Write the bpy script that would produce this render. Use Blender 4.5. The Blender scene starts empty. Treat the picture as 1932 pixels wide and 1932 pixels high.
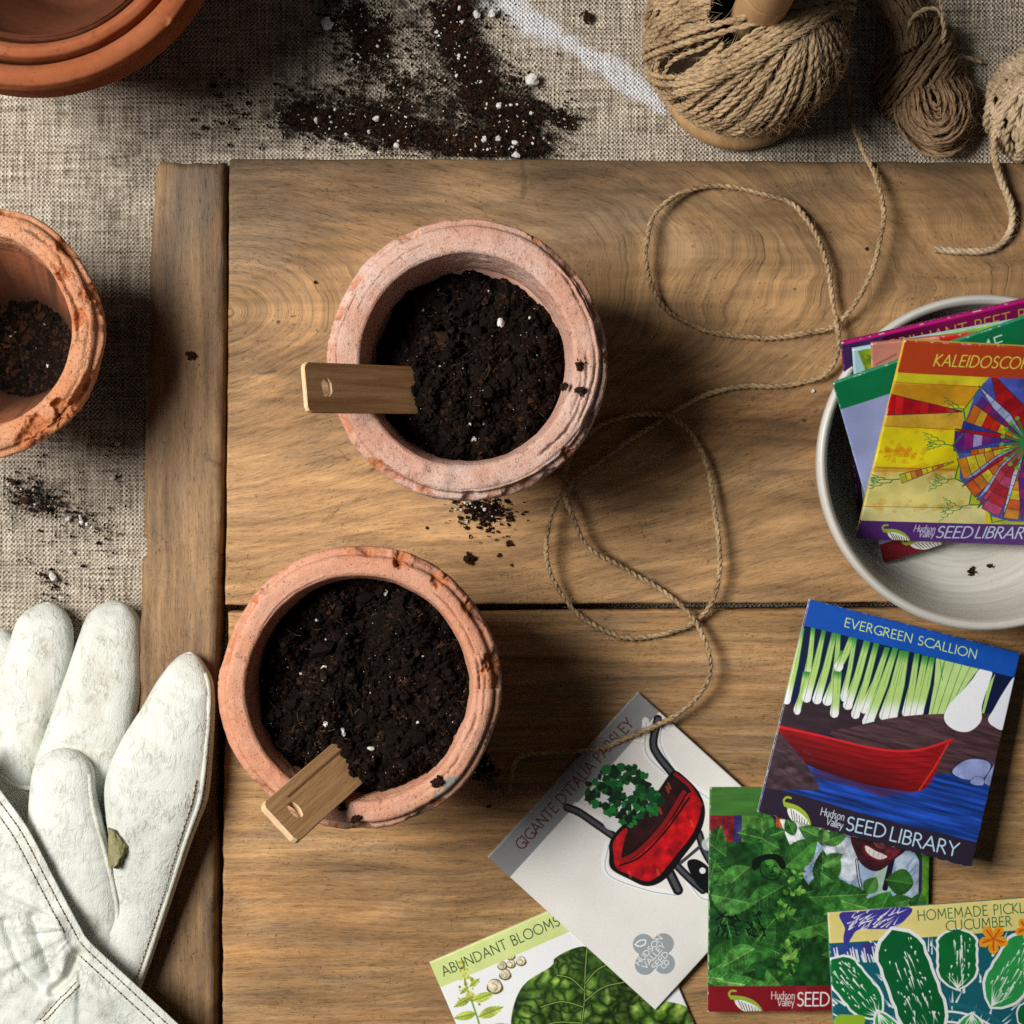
import bpy, math
import numpy as np
from mathutils import Vector, Matrix

# ------------------------------------------------------------------ camera, light, exposure
sc = bpy.context.scene
C = sc.collection
D = 0.76                       # camera height over the board top, metres
S = 0.47 / 1932                # metres on the board top per layout unit
cam_data = bpy.data.cameras.new('camera')
cam_data.sensor_width = 36; cam_data.lens = 36 * D / 0.47
cam_data.clip_start = 0.02; cam_data.clip_end = 20
cam = bpy.data.objects.new('camera', cam_data); C.objects.link(cam)
cam.location = (0, 0, D)
sc.camera = cam

world = bpy.data.worlds.new('World'); sc.world = world; world.use_nodes = True
bg = world.node_tree.nodes['Background']
bg.inputs['Color'].default_value = (0.92, 0.95, 1.0, 1)
bg.inputs['Strength'].default_value = 0.030

az = math.atan2(0.27, -1.0); el = math.radians(54); ld = 1.12
key = bpy.data.lights.new('window_light', 'AREA')
key.shape = 'RECTANGLE'; key.size = 0.44; key.size_y = 0.42; key.energy = 18.0
key.color = (1.0, 0.965, 0.91)
ko = bpy.data.objects.new('window_light', key); C.objects.link(ko)
ko.location = (ld*math.cos(el)*math.cos(az), ld*math.cos(el)*math.sin(az), ld*math.sin(el))
ko.rotation_euler = (Vector((0.0, 0.0, 0)) - ko.location).to_track_quat('-Z', 'Y').to_euler()

vs = sc.view_settings
vs.view_transform = 'Standard'; vs.look = 'None'; vs.exposure = 0.0; vs.gamma = 1.0; vs.use_curve_mapping = False
sc.cycles.use_denoising = False
sc.cycles.max_bounces = 6

# ------------------------------------------------------------------ helpers
rng = np.random.default_rng(11)
ZL = -0.022                    # linen level (the board is 22 mm thick)

def P(x, y, z=0.0):
    k = S * (D - z) / D
    return np.array([(x - 966) * k, -(y - 966) * k, z])

def PA(pts):
    return np.array([P(*p) for p in pts])

def _hash(ix, iy, iz, seed):
    h = (ix.astype(np.int64) * 374761393 + iy.astype(np.int64) * 668265263 + iz.astype(np.int64) * 2147483647 + seed * 974711) & 0xffffffff
    h = ((h ^ (h >> 13)) * 1274126177) & 0xffffffff
    h = (h ^ (h >> 16)) & 0xffff
    return h / 32767.5 - 1.0

def vn(x, y, z=0.0, seed=0):
    x, y, z = np.broadcast_arrays(np.asarray(x, float), np.asarray(y, float), np.asarray(z, float))
    ix, iy, iz = np.floor(x), np.floor(y), np.floor(z)
    fx, fy, fz = x - ix, y - iy, z - iz
    ux, uy, uz = [f * f * f * (f * (f * 6 - 15) + 10) for f in (fx, fy, fz)]
    r = 0
    for a in (0, 1):
        for b in (0, 1):
            for c in (0, 1):
                w = (ux if a else 1 - ux) * (uy if b else 1 - uy) * (uz if c else 1 - uz)
                r = r + w * _hash(ix + a, iy + b, iz + c, seed)
    return r

def fbm(x, y, z=0.0, oct=4, seed=0, gain=0.5):
    r = 0; a = 1.0; n = 0; f = 1.0
    for i in range(oct):
        r = r + a * vn(np.asarray(x) * f, np.asarray(y) * f, np.asarray(z) * f, seed + i * 17); n += a
        a *= gain; f *= 2.03
    return r / n

def sstep(a, b, x):
    t = np.clip((x - a) / (b - a), 0, 1)
    return t * t * (3 - 2 * t)

def lin(c):
    c = np.asarray(c, float)
    return np.where(c <= 0.04045, c / 12.92, ((c + 0.055) / 1.055) ** 2.4)

def hexc(h):
    h = h.lstrip('#')
    return np.array([int(h[i:i + 2], 16) / 255 for i in (0, 2, 4)])

def mk(name, V, F=None, T=None, mats=(), parent=None, smooth=True, midx=None, attrs=None, origin=None):
    """one mesh object; V in world metres, F quads (n,4), T tris (n,3)"""
    V = np.asarray(V, float).reshape(-1, 3)
    off = np.array(parent['_o']) if parent is not None and '_o' in parent else (np.array(origin) if origin is not None else np.zeros(3))
    me = bpy.data.meshes.new(name)
    F = np.zeros((0, 4), int) if F is None else np.asarray(F, int).reshape(-1, 4)
    T = np.zeros((0, 3), int) if T is None else np.asarray(T, int).reshape(-1, 3)
    me.vertices.add(len(V)); me.vertices.foreach_set('co', (V - off).astype(np.float32).ravel())
    nl = F.size + T.size
    me.loops.add(nl); me.loops.foreach_set('vertex_index', np.concatenate([F.ravel(), T.ravel()]).astype(np.int32))
    me.polygons.add(len(F) + len(T))
    st = np.concatenate([np.arange(len(F)) * 4, F.size + np.arange(len(T)) * 3]).astype(np.int32)
    me.polygons.foreach_set('loop_start', st)
    if midx is not None:
        me.polygons.foreach_set('material_index', np.asarray(midx, np.int32))
    me.polygons.foreach_set('use_smooth', np.full(len(st), bool(smooth)))
    me.update(calc_edges=True)
    for k, a in (attrs or {}).items():
        a = np.asarray(a, np.float32)
        if a.ndim == 1:
            me.attributes.new(k, 'FLOAT', 'POINT').data.foreach_set('value', a)
        else:
            rgba = np.ones((len(V), 4), np.float32); rgba[:, :a.shape[1]] = a
            me.attributes.new(k, 'FLOAT_COLOR', 'POINT').data.foreach_set('color', rgba.ravel())
    for m in mats:
        me.materials.append(m)
    o = bpy.data.objects.new(name, me); C.objects.link(o)
    if parent is not None:
        o.parent = parent
    elif origin is not None:
        o.location = origin
    return o

def thing(name, label, cat, loc, group=None):
    o = bpy.data.objects.new(name, None); C.objects.link(o)
    o.empty_display_size = 0.01
    o.location = loc; o['_o'] = [float(v) for v in loc]
    return tag(o, label, cat, group)

def tag(o, label=None, cat=None, group=None, kind=None):
    if label: o['label'] = label
    if cat: o['category'] = cat
    if group: o['group'] = group
    if kind: o['kind'] = kind
    return o

def gq(nu, nv, wu=False, base=0):
    """quads of an nu x nv vertex grid (index i*nv+j), wrapped along u if wu"""
    i = np.arange(nu if wu else nu - 1)[:, None]; j = np.arange(nv - 1)[None, :]
    i2 = (i + 1) % nu
    q = np.stack([i * nv + j, i2 * nv + j, i2 * nv + j + 1, i * nv + j + 1], -1)
    return q.reshape(-1, 4) + base

class Bag:
    """collects pieces of one mesh"""
    def __init__(s): s.V = []; s.F = []; s.T = []; s.n = 0; s.mf = []; s.mt = []
    def add(s, V, F=None, T=None, m=0):
        V = np.asarray(V, float).reshape(-1, 3)
        if F is not None and len(F): F = np.asarray(F); s.F.append(F + s.n); s.mf.append(np.full(len(F), m))
        if T is not None and len(T): T = np.asarray(T); s.T.append(T + s.n); s.mt.append(np.full(len(T), m))
        s.V.append(V); s.n += len(V)
    def build(s, name, mats, parent=None, smooth=True, origin=None, attrs=None):
        F = np.concatenate(s.F) if s.F else None; T = np.concatenate(s.T) if s.T else None
        mi = np.concatenate((s.mf or []) + (s.mt or []))
        return mk(name, np.concatenate(s.V), F, T, mats, parent, smooth, mi, attrs, origin)

def crom(pts, n, closed=False):
    """Catmull-Rom through pts (k,d) resampled to n samples evenly by length of the first 3 columns"""
    p = np.asarray(pts, float)
    if closed: q = np.concatenate([p[-1:], p, p[:2]])
    else: q = np.concatenate([2 * p[:1] - p[1:2], p, 2 * p[-1:] - p[-2:-1]])
    out = []
    m = 24
    for i in range(1, len(q) - 2):
        t = np.linspace(0, 1, m, endpoint=False)[:, None]
        a, b, c, d = q[i - 1], q[i], q[i + 1], q[i + 2]
        out.append(0.5 * ((2 * b) + (-a + c) * t + (2 * a - 5 * b + 4 * c - d) * t ** 2 + (-a + 3 * b - 3 * c + d) * t ** 3))
    out.append(q[-2][None]) if not closed else out.append(p[:1])
    o = np.concatenate(out)
    L = np.concatenate([[0], np.cumsum(np.linalg.norm(np.diff(o[:, :3], axis=0), axis=1))])
    s = np.linspace(0, L[-1], n)
    return np.stack([np.interp(s, L, o[:, k]) for k in range(o.shape[1])], -1)

def frames(p, ref):
    t = np.gradient(p, axis=0); t /= np.linalg.norm(t, axis=1, keepdims=True) + 1e-12
    ref = np.broadcast_to(ref, p.shape)
    b = np.cross(t, ref); b /= np.linalg.norm(b, axis=1, keepdims=True) + 1e-12
    return t, np.cross(b, t), b

def tube(p, r, ref=(0, 0, 1), sides=6, caps=True):
    p = np.asarray(p, float); r = np.broadcast_to(r, len(p))
    t, n, b = frames(p, np.asarray(ref, float))
    a = np.arange(sides) * 2 * math.pi / sides
    V = p[:, None] + r[:, None, None] * (np.cos(a)[None, :, None] * n[:, None] + np.sin(a)[None, :, None] * b[:, None])
    k = len(p); i = np.arange(k - 1)[:, None]; j = np.arange(sides)[None]
    F = np.stack([i * sides + j, i * sides + (j + 1) % sides, (i + 1) * sides + (j + 1) % sides, (i + 1) * sides + j], -1).reshape(-1, 4)
    V = V.reshape(-1, 3)
    if caps:
        V = np.concatenate([V, p[:1], p[-1:]]); c0 = k * sides
        j = np.arange(sides)
        T = np.concatenate([np.stack([np.full(sides, c0), (j + 1) % sides, j], -1),
                            np.stack([np.full(sides, c0 + 1), (k - 1) * sides + j, (k - 1) * sides + (j + 1) % sides], -1)])
        return V, F, T
    return V, F, None

def rope(bag, p, R, ref=(0, 0, 1), pitch=0.0075, plies=2, sides=6, ph=0.0, m=0, taper=0):
    """twisted twine round the path p (evenly spaced samples)"""
    t, n, b = frames(p, np.asarray(ref, float))
    L = np.concatenate([[0], np.cumsum(np.linalg.norm(np.diff(p, axis=0), axis=1))])
    wob = 1 + 0.20 * vn(L * 120 + ph * 7, ph, 0, 3)
    for k in range(plies):
        f = ph + 2 * math.pi * L / pitch + k * 2 * math.pi / plies
        off = R * 0.40 * wob
        c = p + off[:, None] * (np.cos(f)[:, None] * n + np.sin(f)[:, None] * b)
        rr = R * 0.66 * (1 + 0.16 * vn(L * 300, ph + k, 0, 9) + .14 * vn(L * 45, ph, 0, 11))
        V, F, T = tube(c, rr, ref, sides)
        bag.add(V, F, T, m)

def fuzz(bag, p, ref, R, n, length=0.006, thick=0.00007, m=0, seed=0):
    """loose fibres that stand off a twine path"""
    r = np.random.default_rng(seed)
    t, nn, b = frames(p, np.asarray(ref, float))
    i = r.integers(0, len(p), n); a = r.uniform(0, 2 * math.pi, n)
    d = np.cos(a)[:, None] * nn[i] + np.sin(a)[:, None] * b[i]
    s = p[i] + d * R * 0.8
    ax = t[i] * r.choice([-1, 1], (n, 1))
    ln = length * r.uniform(0.25, 1.1, (n, 1))
    side = np.cross(ax, d) * r.uniform(-1, 1, (n, 1))
    u = np.linspace(0, 1, 5)[None, :, None]
    pth = s[:, None] + ln[:, None] * (u * 0.8 * ax[:, None] + (0.55 * u ** 1.5) * d[:, None] * r.uniform(0.3, 1, (n, 1, 1)) + 0.5 * u ** 2 * side[:, None])
    w = np.cross(ax, d)[:, None] * thick; h = d[:, None] * thick
    taper = np.array([1, .9, .8, .6, .2])[None, :, None]
    V = np.stack([pth + w * taper, pth - 0.5 * w * taper + h * taper, pth - 0.5 * w * taper - h * taper], 2)   # n,5,3,3
    k = np.arange(n)[:, None, None] * 15; q = np.arange(4)[None, :, None] * 3; j = np.arange(3)[None, None]
    F = np.stack([k + q + j, k + q + (j + 1) % 3, k + q + 3 + (j + 1) % 3, k + q + 3 + j], -1).reshape(-1, 4)
    bag.add(V.reshape(-1, 3), F, None, m)

_ico = None
def ico():
    global _ico
    if _ico is None:
        g = (1 + 5 ** .5) / 2
        v = np.array([[-1, g, 0], [1, g, 0], [-1, -g, 0], [1, -g, 0], [0, -1, g], [0, 1, g], [0, -1, -g], [0, 1, -g], [g, 0, -1], [g, 0, 1], [-g, 0, -1], [-g, 0, 1]])
        v /= np.linalg.norm(v[0])
        f = np.array([[0, 11, 5], [0, 5, 1], [0, 1, 7], [0, 7, 10], [0, 10, 11], [1, 5, 9], [5, 11, 4], [11, 10, 2], [10, 7, 6], [7, 1, 8], [3, 9, 4], [3, 4, 2], [3, 2, 6], [3, 6, 8], [3, 8, 9], [4, 9, 5], [2, 4, 11], [6, 2, 10], [8, 6, 7], [9, 8, 1]])
        _ico = v, f
    return _ico

def lumps(bag, pos, rad, r, m=0, jit=0.35, flat=0.75):
    """many small irregular grains in one go"""
    v, f = ico(); n = len(pos)
    if n == 0: return
    sc3 = np.stack([r.uniform(.65, 1.35, n), r.uniform(.65, 1.35, n), r.uniform(.5, 1.0, n) * flat / .75], -1)
    V = v[None] * (1 + jit * r.uniform(-1, 1, (n, 12, 1))) * sc3[:, None]
    a = r.uniform(0, 2 * math.pi, n); c, s = np.cos(a)[:, None], np.sin(a)[:, None]
    x = V[..., 0] * c - V[..., 1] * s; y = V[..., 0] * s + V[..., 1] * c
    V = np.stack([x, y, V[..., 2]], -1) * np.asarray(rad)[:, None, None] + np.asarray(pos)[:, None]
    T = (f[None] + (np.arange(n) * 12)[:, None, None]).reshape(-1, 3)
    bag.add(V.reshape(-1, 3), None, T, m)

def fibres(bag, pos, ln, th, r, m=0, lift=0.4):
    n = len(pos)
    if n == 0: return
    a = r.uniform(0, 2 * math.pi, n); e = r.normal(0, lift, n)
    d = np.stack([np.cos(a) * np.cos(e), np.sin(a) * np.cos(e), np.sin(e)], -1)
    sd = np.stack([-np.sin(a), np.cos(a), 0 * a], -1)
    u = np.linspace(-.5, .5, 5)[None, :, None]
    ln = np.asarray(ln)[:, None, None]; th = np.asarray(th)[:, None, None]
    p = np.asarray(pos)[:, None] + ln * (u * d[:, None] + (u ** 2 - .08) * sd[:, None] * r.normal(0, .9, (n, 1, 1)))
    up = np.cross(d, sd)[:, None]
    V = np.stack([p + sd[:, None] * th, p - .5 * sd[:, None] * th + .8 * up * th, p - .5 * sd[:, None] * th - .8 * up * th], 2)
    k = np.arange(n)[:, None, None] * 15; q = np.arange(4)[None, :, None] * 3; j = np.arange(3)[None, None]
    F = np.stack([k + q + j, k + q + (j + 1) % 3, k + q + 3 + (j + 1) % 3, k + q + 3 + j], -1).reshape(-1, 4)
    bag.add(V.reshape(-1, 3), F, None, m)

# ------------------------------------------------------------------ node helpers
class NT:
    def __init__(s, name, rough=0.8, spec=0.3):
        s.m = bpy.data.materials.new(name); s.m.use_nodes = True
        s.t = s.m.node_tree; s.b = s.t.nodes['Principled BSDF']
        s.b.inputs['Roughness'].default_value = rough
        s.b.inputs['Specular IOR Level'].default_value = spec
    def n(s, ty, ins=None, **at):
        nd = s.t.nodes.new(ty)
        for k, v in at.items(): setattr(nd, k, v)
        for k, v in (ins or {}).items():
            if isinstance(v, bpy.types.NodeSocket): s.t.links.new(v, nd.inputs[k])
            else: nd.inputs[k].default_value = v
        return nd
    def obj(s): return s.n('ShaderNodeTexCoord').outputs['Object']
    def attr(s, nm): return s.n('ShaderNodeAttribute', attribute_name=nm)
    def ma(s, op, a, b=0.0, c=0.0): return s.n('ShaderNodeMath', {0: a, 1: b, 2: c}, operation=op).outputs[0]
    def vm(s, op, a, b=(0, 0, 0)): return s.n('ShaderNodeVectorMath', {0: a, 1: b}, operation=op).outputs[0]
    def noise(s, vec, scale=1.0, detail=3.0, rough=0.5, dist=0.0):
        return s.n('ShaderNodeTexNoise', {'Vector': vec, 'Scale': scale, 'Detail': detail, 'Roughness': rough, 'Distortion': dist}).outputs['Fac']
    def mr(s, v, a, b, c=0.0, d=1.0): return s.n('ShaderNodeMapRange', {0: v, 1: a, 2: b, 3: c, 4: d}).outputs[0]
    def mix(s, f, a, b, bt='MIX'):
        if not isinstance(a, bpy.types.NodeSocket): a = (*a, 1)
        if not isinstance(b, bpy.types.NodeSocket): b = (*b, 1)
        return s.n('ShaderNodeMix', {0: f, 6: a, 7: b}, data_type='RGBA', blend_type=bt).outputs[2]
    def grey(s, v): return s.n('ShaderNodeCombineColor', {0: v, 1: v, 2: v}).outputs[0]
    def bump(s, h, strength=0.5, dist=0.001):
        nd = s.n('ShaderNodeBump', {'Height': h, 'Strength': strength, 'Distance': dist})
        s.t.links.new(nd.outputs[0], s.b.inputs['Normal']); return nd
    def col(s, c): 
        if isinstance(c, bpy.types.NodeSocket): s.t.links.new(c, s.b.inputs['Base Color'])
        else: s.b.inputs['Base Color'].default_value = (*c, 1)
    def rough(s, v): s.t.links.new(v, s.b.inputs['Roughness'])

def mat_linen():
    m = NT('linen_weave', 0.95, 0.1); o = m.obj()
    w = m.n('ShaderNodeTexNoise', {'Vector': o, 'Scale': 110.0, 'Detail': 4.0}).outputs['Color']
    o2 = m.vm('ADD', o, m.vm('MULTIPLY', m.vm('SUBTRACT', w, (.5, .5, .5)), (.0030, .0030, 0)))
    x = m.n('ShaderNodeSeparateXYZ', {0: o2})
    k = 2 * math.pi / 0.0021
    a = m.ma('SINE', m.ma('MULTIPLY', x.outputs[0], k)); b = m.ma('SINE', m.ma('MULTIPLY', x.outputs[1], k))
    weave = m.ma('MULTIPLY', a, b)
    # slubs along both threads
    sx = m.noise(m.vm('MULTIPLY', o, (40, 900, 1)), 1.0, 2.0); sy = m.noise(m.vm('MULTIPLY', o, (900, 40, 1)), 1.0, 2.0)
    slub = m.ma('ADD', sx, sy)
    fine = m.noise(o, 2600.0, 2.0)
    mid = m.noise(o, 330.0, 3.0, .6)
    h = m.ma('ADD', m.ma('MULTIPLY', weave, m.mr(mid, .3, .7, .22, .60)), m.ma('ADD', m.ma('MULTIPLY', slub, 1.15), m.ma('MULTIPLY', fine, 0.45)))
    f = m.ma('ADD', m.mr(h, 0.70, 2.05), m.ma('ADD', m.mr(mid, .3, .7, -.20, .20), m.ma('ADD', m.mr(sx, .35, .65, -.08, .08), m.mr(sy, .35, .65, -.09, .09))))
    base = m.mix(f, (0.16, 0.120, 0.083), (0.88, 0.78, 0.635))
    st = m.attr('stain')
    c = m.mix(m.ma('MULTIPLY', st.outputs['Alpha'], m.mr(f, -.1, .5, .60, 1.0)), base, m.mix(0.92, base, st.outputs['Color'], 'MIX'))
    c = m.mix(m.attr('dirt_shade').outputs['Fac'], c, (0.028, 0.022, 0.018))
    m.col(c); m.bump(h, 1.0, 0.0012)
    return m.m

def mat_wood():
    m = NT('old_board_wood', 0.62, 0.35); o = m.obj()
    ax = m.attr('along').outputs['Fac']                 # 1 where the grain runs along y
    xyz = m.n('ShaderNodeSeparateXYZ', {0: o})
    gf = m.attr('grain').outputs['Fac']
    al = m.ma('ADD', m.ma('MULTIPLY', xyz.outputs[0], m.ma('SUBTRACT', 1.0, ax)), m.ma('MULTIPLY', xyz.outputs[1], ax))
    u = m.n('ShaderNodeCombineXYZ', {0: al, 1: gf, 2: 0.0}).outputs[0]
    g1 = m.noise(m.vm('MULTIPLY', u, (40, 620, 1)), 1.0, 5.0, 0.62, 0.7)
    g0 = m.noise(m.vm('MULTIPLY', u, (9, 130, 1)), 1.0, 4.0, .6, .8)
    g2 = m.noise(m.vm('MULTIPLY', u, (260, 2400, 1)), 1.0, 3.0, 0.65, .4)
    pit = m.noise(m.vm('MULTIPLY', u, (350, 1500, 1)), 1.0, 2.0)
    v = m.ma('ADD', m.mr(g1, .3, .7, .78, 1.16), m.mr(g2, .3, .7, -.12, .12))
    v = m.ma('MULTIPLY', v, m.mr(g0, .3, .7, .66, 1.22))
    pore = m.noise(m.vm('MULTIPLY', u, (150, 1900, 1)), 1.0, 3.0, .7, .3)
    v = m.ma('SUBTRACT', v, m.ma('MULTIPLY', m.mr(pore, .60, .72, 0, .42), m.mr(g0, .3, .65, 1.0, .35)))
    v = m.ma('SUBTRACT', v, m.mr(pit, .70, .80, 0, .22))
    c = m.mix(1.0, m.attr('wood').outputs['Color'], m.grey(v), 'MULTIPLY')
    m.col(c)
    h = m.ma('ADD', m.ma('MULTIPLY', g1, 0.6), m.ma('SUBTRACT', m.ma('MULTIPLY', g2, 0.5), m.ma('MULTIPLY', m.mr(pore, .58, .72), .7)))
    m.bump(h, 0.6, 0.0007)
    m.rough(m.mr(g1, .3, .7, .52, .72))
    return m.m

def mat_terra(name, ca, cb, pale, pf, speck=0.5, bump=0.5, rings=1.0):
    m = NT(name, 0.9, 0.15); o = m.obj()
    s = m.n('ShaderNodeSeparateXYZ', {0: o})
    r = m.ma('SQRT', m.ma('ADD', m.ma('POWER', s.outputs[0], 2.0), m.ma('POWER', s.outputs[1], 2.0)))
    th = m.ma('ARCTAN2', s.outputs[1], s.outputs[0])
    pol = m.n('ShaderNodeCombineXYZ', {0: m.ma('MULTIPLY', r, 900.0), 1: m.ma('MULTIPLY', th, 3.5), 2: m.ma('MULTIPLY', s.outputs[2], 900.0)}).outputs[0]
    ring = m.noise(pol, 1.0, 4.0, 0.6, 0.6)
    big = m.noise(o, 45.0, 4.0, 0.6); med = m.noise(o, 260.0, 4.0, 0.65); fine = m.noise(o, 1700.0, 3.0, 0.6)
    c = m.mix(m.mr(med, .3, .7), ca, cb)
    c = m.mix(m.ma('MULTIPLY', m.mr(big, .38, .68), pf), c, pale)
    c = m.mix(m.ma('MULTIPLY', m.mr(ring, .35, .7), .22 * rings), c, tuple(v * .55 for v in ca))
    pits = m.noise(o, 850.0, 3.0, .6)
    c = m.mix(m.ma('MULTIPLY', m.ma('MAXIMUM', m.mr(fine, .60, .70), m.mr(pits, .635, .69)), speck), c, (0.05, 0.028, 0.018))
    c = m.mix(m.attr('wear_shade').outputs['Fac'], c, (0.045, 0.022, 0.014))  # carries cracks, specks, soil stain and the painted inside shade
    c = m.mix(m.attr('fresh').outputs['Fac'], c, (0.50, 0.17, 0.065))
    c = m.mix(m.attr('moss').outputs['Fac'], c, (0.30, 0.31, 0.27))
    m.col(c)
    h = m.ma('ADD', m.ma('MULTIPLY', ring, .8 * rings), m.ma('ADD', m.ma('MULTIPLY', med, .8), m.ma('SUBTRACT', m.ma('MULTIPLY', fine, .45), m.ma('MULTIPLY', m.mr(pits, .6, .69), .8 * speck))))
    m.bump(h, bump, 0.0012)
    return m.m

def mat_noise(name, ca, cb, scale=400.0, rough=0.9, spec=0.2, bump=0.4, bd=0.0006, stretch=None, detail=4.0):
    m = NT(name, rough, spec); o = m.obj()
    v = m.vm('MULTIPLY', o, stretch) if stretch else o
    f = m.noise(v, scale, detail, 0.6, 0.3); g = m.noise(v, scale * 0.12, 3.0)
    c = m.mix(m.mr(m.ma('ADD', f, m.ma('MULTIPLY', g, .8)), .62, 1.15), ca, cb)
    m.col(c); m.bump(f, bump, bd)
    return m.m

def mat_leather():
    m = NT('white_leather', 0.55, 0.35); o = m.obj()
    v = m.n('ShaderNodeTexVoronoi', {'Vector': m.vm('MULTIPLY', o, (1, .7, 1)), 'Scale': 1250.0}, feature='DISTANCE_TO_EDGE').outputs['Distance']
    w = m.noise(m.vm('MULTIPLY', o, (1, .45, 1)), 420.0, 4.0, 0.6, 1.2)
    w2 = m.noise(o, 90.0, 3.0, .55, .6)
    grime = m.attr('grime').outputs['Fac']
    c = m.mix(m.mr(w2, .35, .7), (0.70, 0.735, 0.685), (0.62, 0.65, 0.595))
    c = m.mix(grime, c, (0.44, 0.38, 0.27))
    patch = m.mr(w2, .42, .62)
    crease = m.ma('MULTIPLY', m.mr(w, .405, .455, 1.0, 0.0), patch)
    c = m.mix(m.ma('MULTIPLY', crease, m.ma('ADD', .34, m.ma('MULTIPLY', grime, .6))), c, (0.30, 0.26, 0.19))
    m.col(c)
    w3 = m.noise(m.vm('MULTIPLY', o, (1, .35, 1)), 160.0, 3.0, .6, 1.5)
    h = m.ma('ADD', m.ma('ADD', m.ma('MULTIPLY', m.mr(v, 0, .25), .10), m.ma('MULTIPLY', m.ma('MULTIPLY', m.mr(w, .34, .52), m.mr(patch, 0, 1, .25, 1.0)), .45)), m.ma('MULTIPLY', w3, .45))
    m.bump(h, 0.60, 0.0011)
    return m.m

def mat_print():
    m = NT('printed_paper', 0.36, 0.4)
    c = m.attr('art').outputs['Color']
    f = m.noise(m.obj(), 1800.0, 3.0)
    m.col(m.mix(1.0, c, m.grey(m.mr(f, .3, .7, .93, 1.05)), 'MULTIPLY')); m.bump(f, .06, .0004)
    return m.m

def mat_paper(name, c):
    m = NT(name, 0.6, 0.3); f = m.noise(m.obj(), 900.0, 3.0)
    m.col(m.mix(m.mr(f, .55, .75, 0, .35), c, (.75, .74, .70)))
    return m.m

def mat_stone():
    m = NT('white_stoneware', 0.38, 0.45); o = m.obj()
    s = m.n('ShaderNodeSeparateXYZ', {0: o})
    r = m.ma('SQRT', m.ma('ADD', m.ma('POWER', s.outputs[0], 2.0), m.ma('POWER', s.outputs[1], 2.0)))
    th = m.ma('ARCTAN2', s.outputs[1], s.outputs[0])
    pol = m.n('ShaderNodeCombineXYZ', {0: m.ma('MULTIPLY', r, 700.0), 1: m.ma('MULTIPLY', th, 1.2), 2: m.ma('MULTIPLY', s.outputs[2], 700.0)}).outputs[0]
    ring = m.noise(pol, 1.0, 3.0, .6); big = m.noise(o, 30.0, 3.0); fine = m.noise(o, 1500.0, 2.0)
    c = m.mix(m.mr(ring, .3, .7), (0.50, 0.485, 0.44), (0.66, 0.645, 0.60))
    c = m.mix(m.mr(big, .45, .7, 0, .35), c, (0.50, 0.48, 0.43))
    c = m.mix(m.mr(fine, .70, .76, 0, .8), c, (0.12, 0.10, 0.08))
    m.col(c); m.bump(m.ma('ADD', ring, m.ma('MULTIPLY', fine, .12)), .30, .0008)
    return m.m

def mat_grainwood(name, ca, cb, sx, sy, sz, rough=.55):
    m = NT(name, rough, .35); o = m.obj()
    g = m.noise(m.vm('MULTIPLY', o, (sx, sy, sz)), 1.0, 4.0, .6, .5); f = m.noise(m.vm('MULTIPLY', o, (sx * 5, sy * 5, sz * 5)), 1.0, 2.0)
    c = m.mix(m.mr(g, .3, .7), ca, cb)
    c = m.mix(m.mr(f, .62, .75, 0, .4), c, tuple(v * .45 for v in ca))
    m.col(c); m.bump(m.ma('ADD', g, m.ma('MULTIPLY', f, .4)), .2, .0005)
    return m.m

M_linen = mat_linen(); M_wood = mat_wood()
M_old = mat_terra('old_terracotta', (0.52, 0.265, 0.19), (0.63, 0.36, 0.265), (0.66, 0.49, 0.42), 0.9, .42, .75, .45)
M_salmon = mat_terra('salmon_terracotta', (0.56, 0.24, 0.145), (0.66, 0.32, 0.20), (0.66, 0.42, 0.32), 0.6, .5, .55, .45)
M_rough = mat_terra('crumbling_terracotta', (0.52, 0.20, 0.09), (0.64, 0.30, 0.16), (0.66, 0.40, 0.27), 0.5, .5, .85, .5)
M_new_shade = mat_terra('smooth_terracotta_shade', (0.075, 0.023, 0.010), (0.11, 0.034, 0.014), (0.14, 0.05, 0.026), 0.3, .2, .16, .3)  # darker copy of the smooth clay, shade painted into the innermost pot
M_rough_shade = mat_terra('crumbling_terracotta_shade', (0.20, 0.058, 0.024), (0.29, 0.092, 0.038), (0.38, 0.17, 0.095), 0.4, .6, .5, .4)  # redder, darker copy of the crumbling clay with inner shade painted in
M_new = mat_terra('smooth_terracotta', (0.25, 0.066, 0.024), (0.30, 0.090, 0.034), (0.36, 0.135, 0.062), 0.4, .12, .16, .35)
M_soil = mat_noise('potting_soil', (0.003, 0.0020, 0.0016), (0.011, 0.006, 0.004), 900.0, .9, .10, .6)
M_soil2 = mat_noise('brown_peat', (0.012, 0.0055, 0.0032), (0.045, 0.020, 0.010), 900.0, .9, .12, .5)
M_perl = mat_noise('perlite', (0.42, 0.39, 0.34), (0.80, 0.80, 0.78), 900.0, .8, .3, .5)
M_straw = mat_noise('straw_fibre', (0.08, 0.04, 0.018), (0.22, 0.12, 0.06), 500.0, .8, .2, .1)
M_jute = mat_noise('jute_fibre', (0.17, 0.10, 0.047), (0.60, 0.43, 0.25), 700.0, .85, .2, .5, .0005)
M_jute_dark = mat_noise('brown_jute_fibre', (0.12, 0.07, 0.038), (0.40, 0.26, 0.15), 700.0, .85, .2, .5, .0005)
M_jute_pale = mat_noise('pale_jute_fibre', (0.26, 0.17, 0.09), (0.70, 0.55, 0.37), 700.0, .85, .2, .5, .0005)
M_jute_core = mat_noise('jute_core', (0.008, 0.005, 0.003), (0.028, 0.016, 0.008), 500.0, .95, .1, .6)
M_oak = mat_grainwood('turned_beech', (0.42, 0.235, 0.10), (0.55, 0.34, 0.165), 160, 40, 40)
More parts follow.
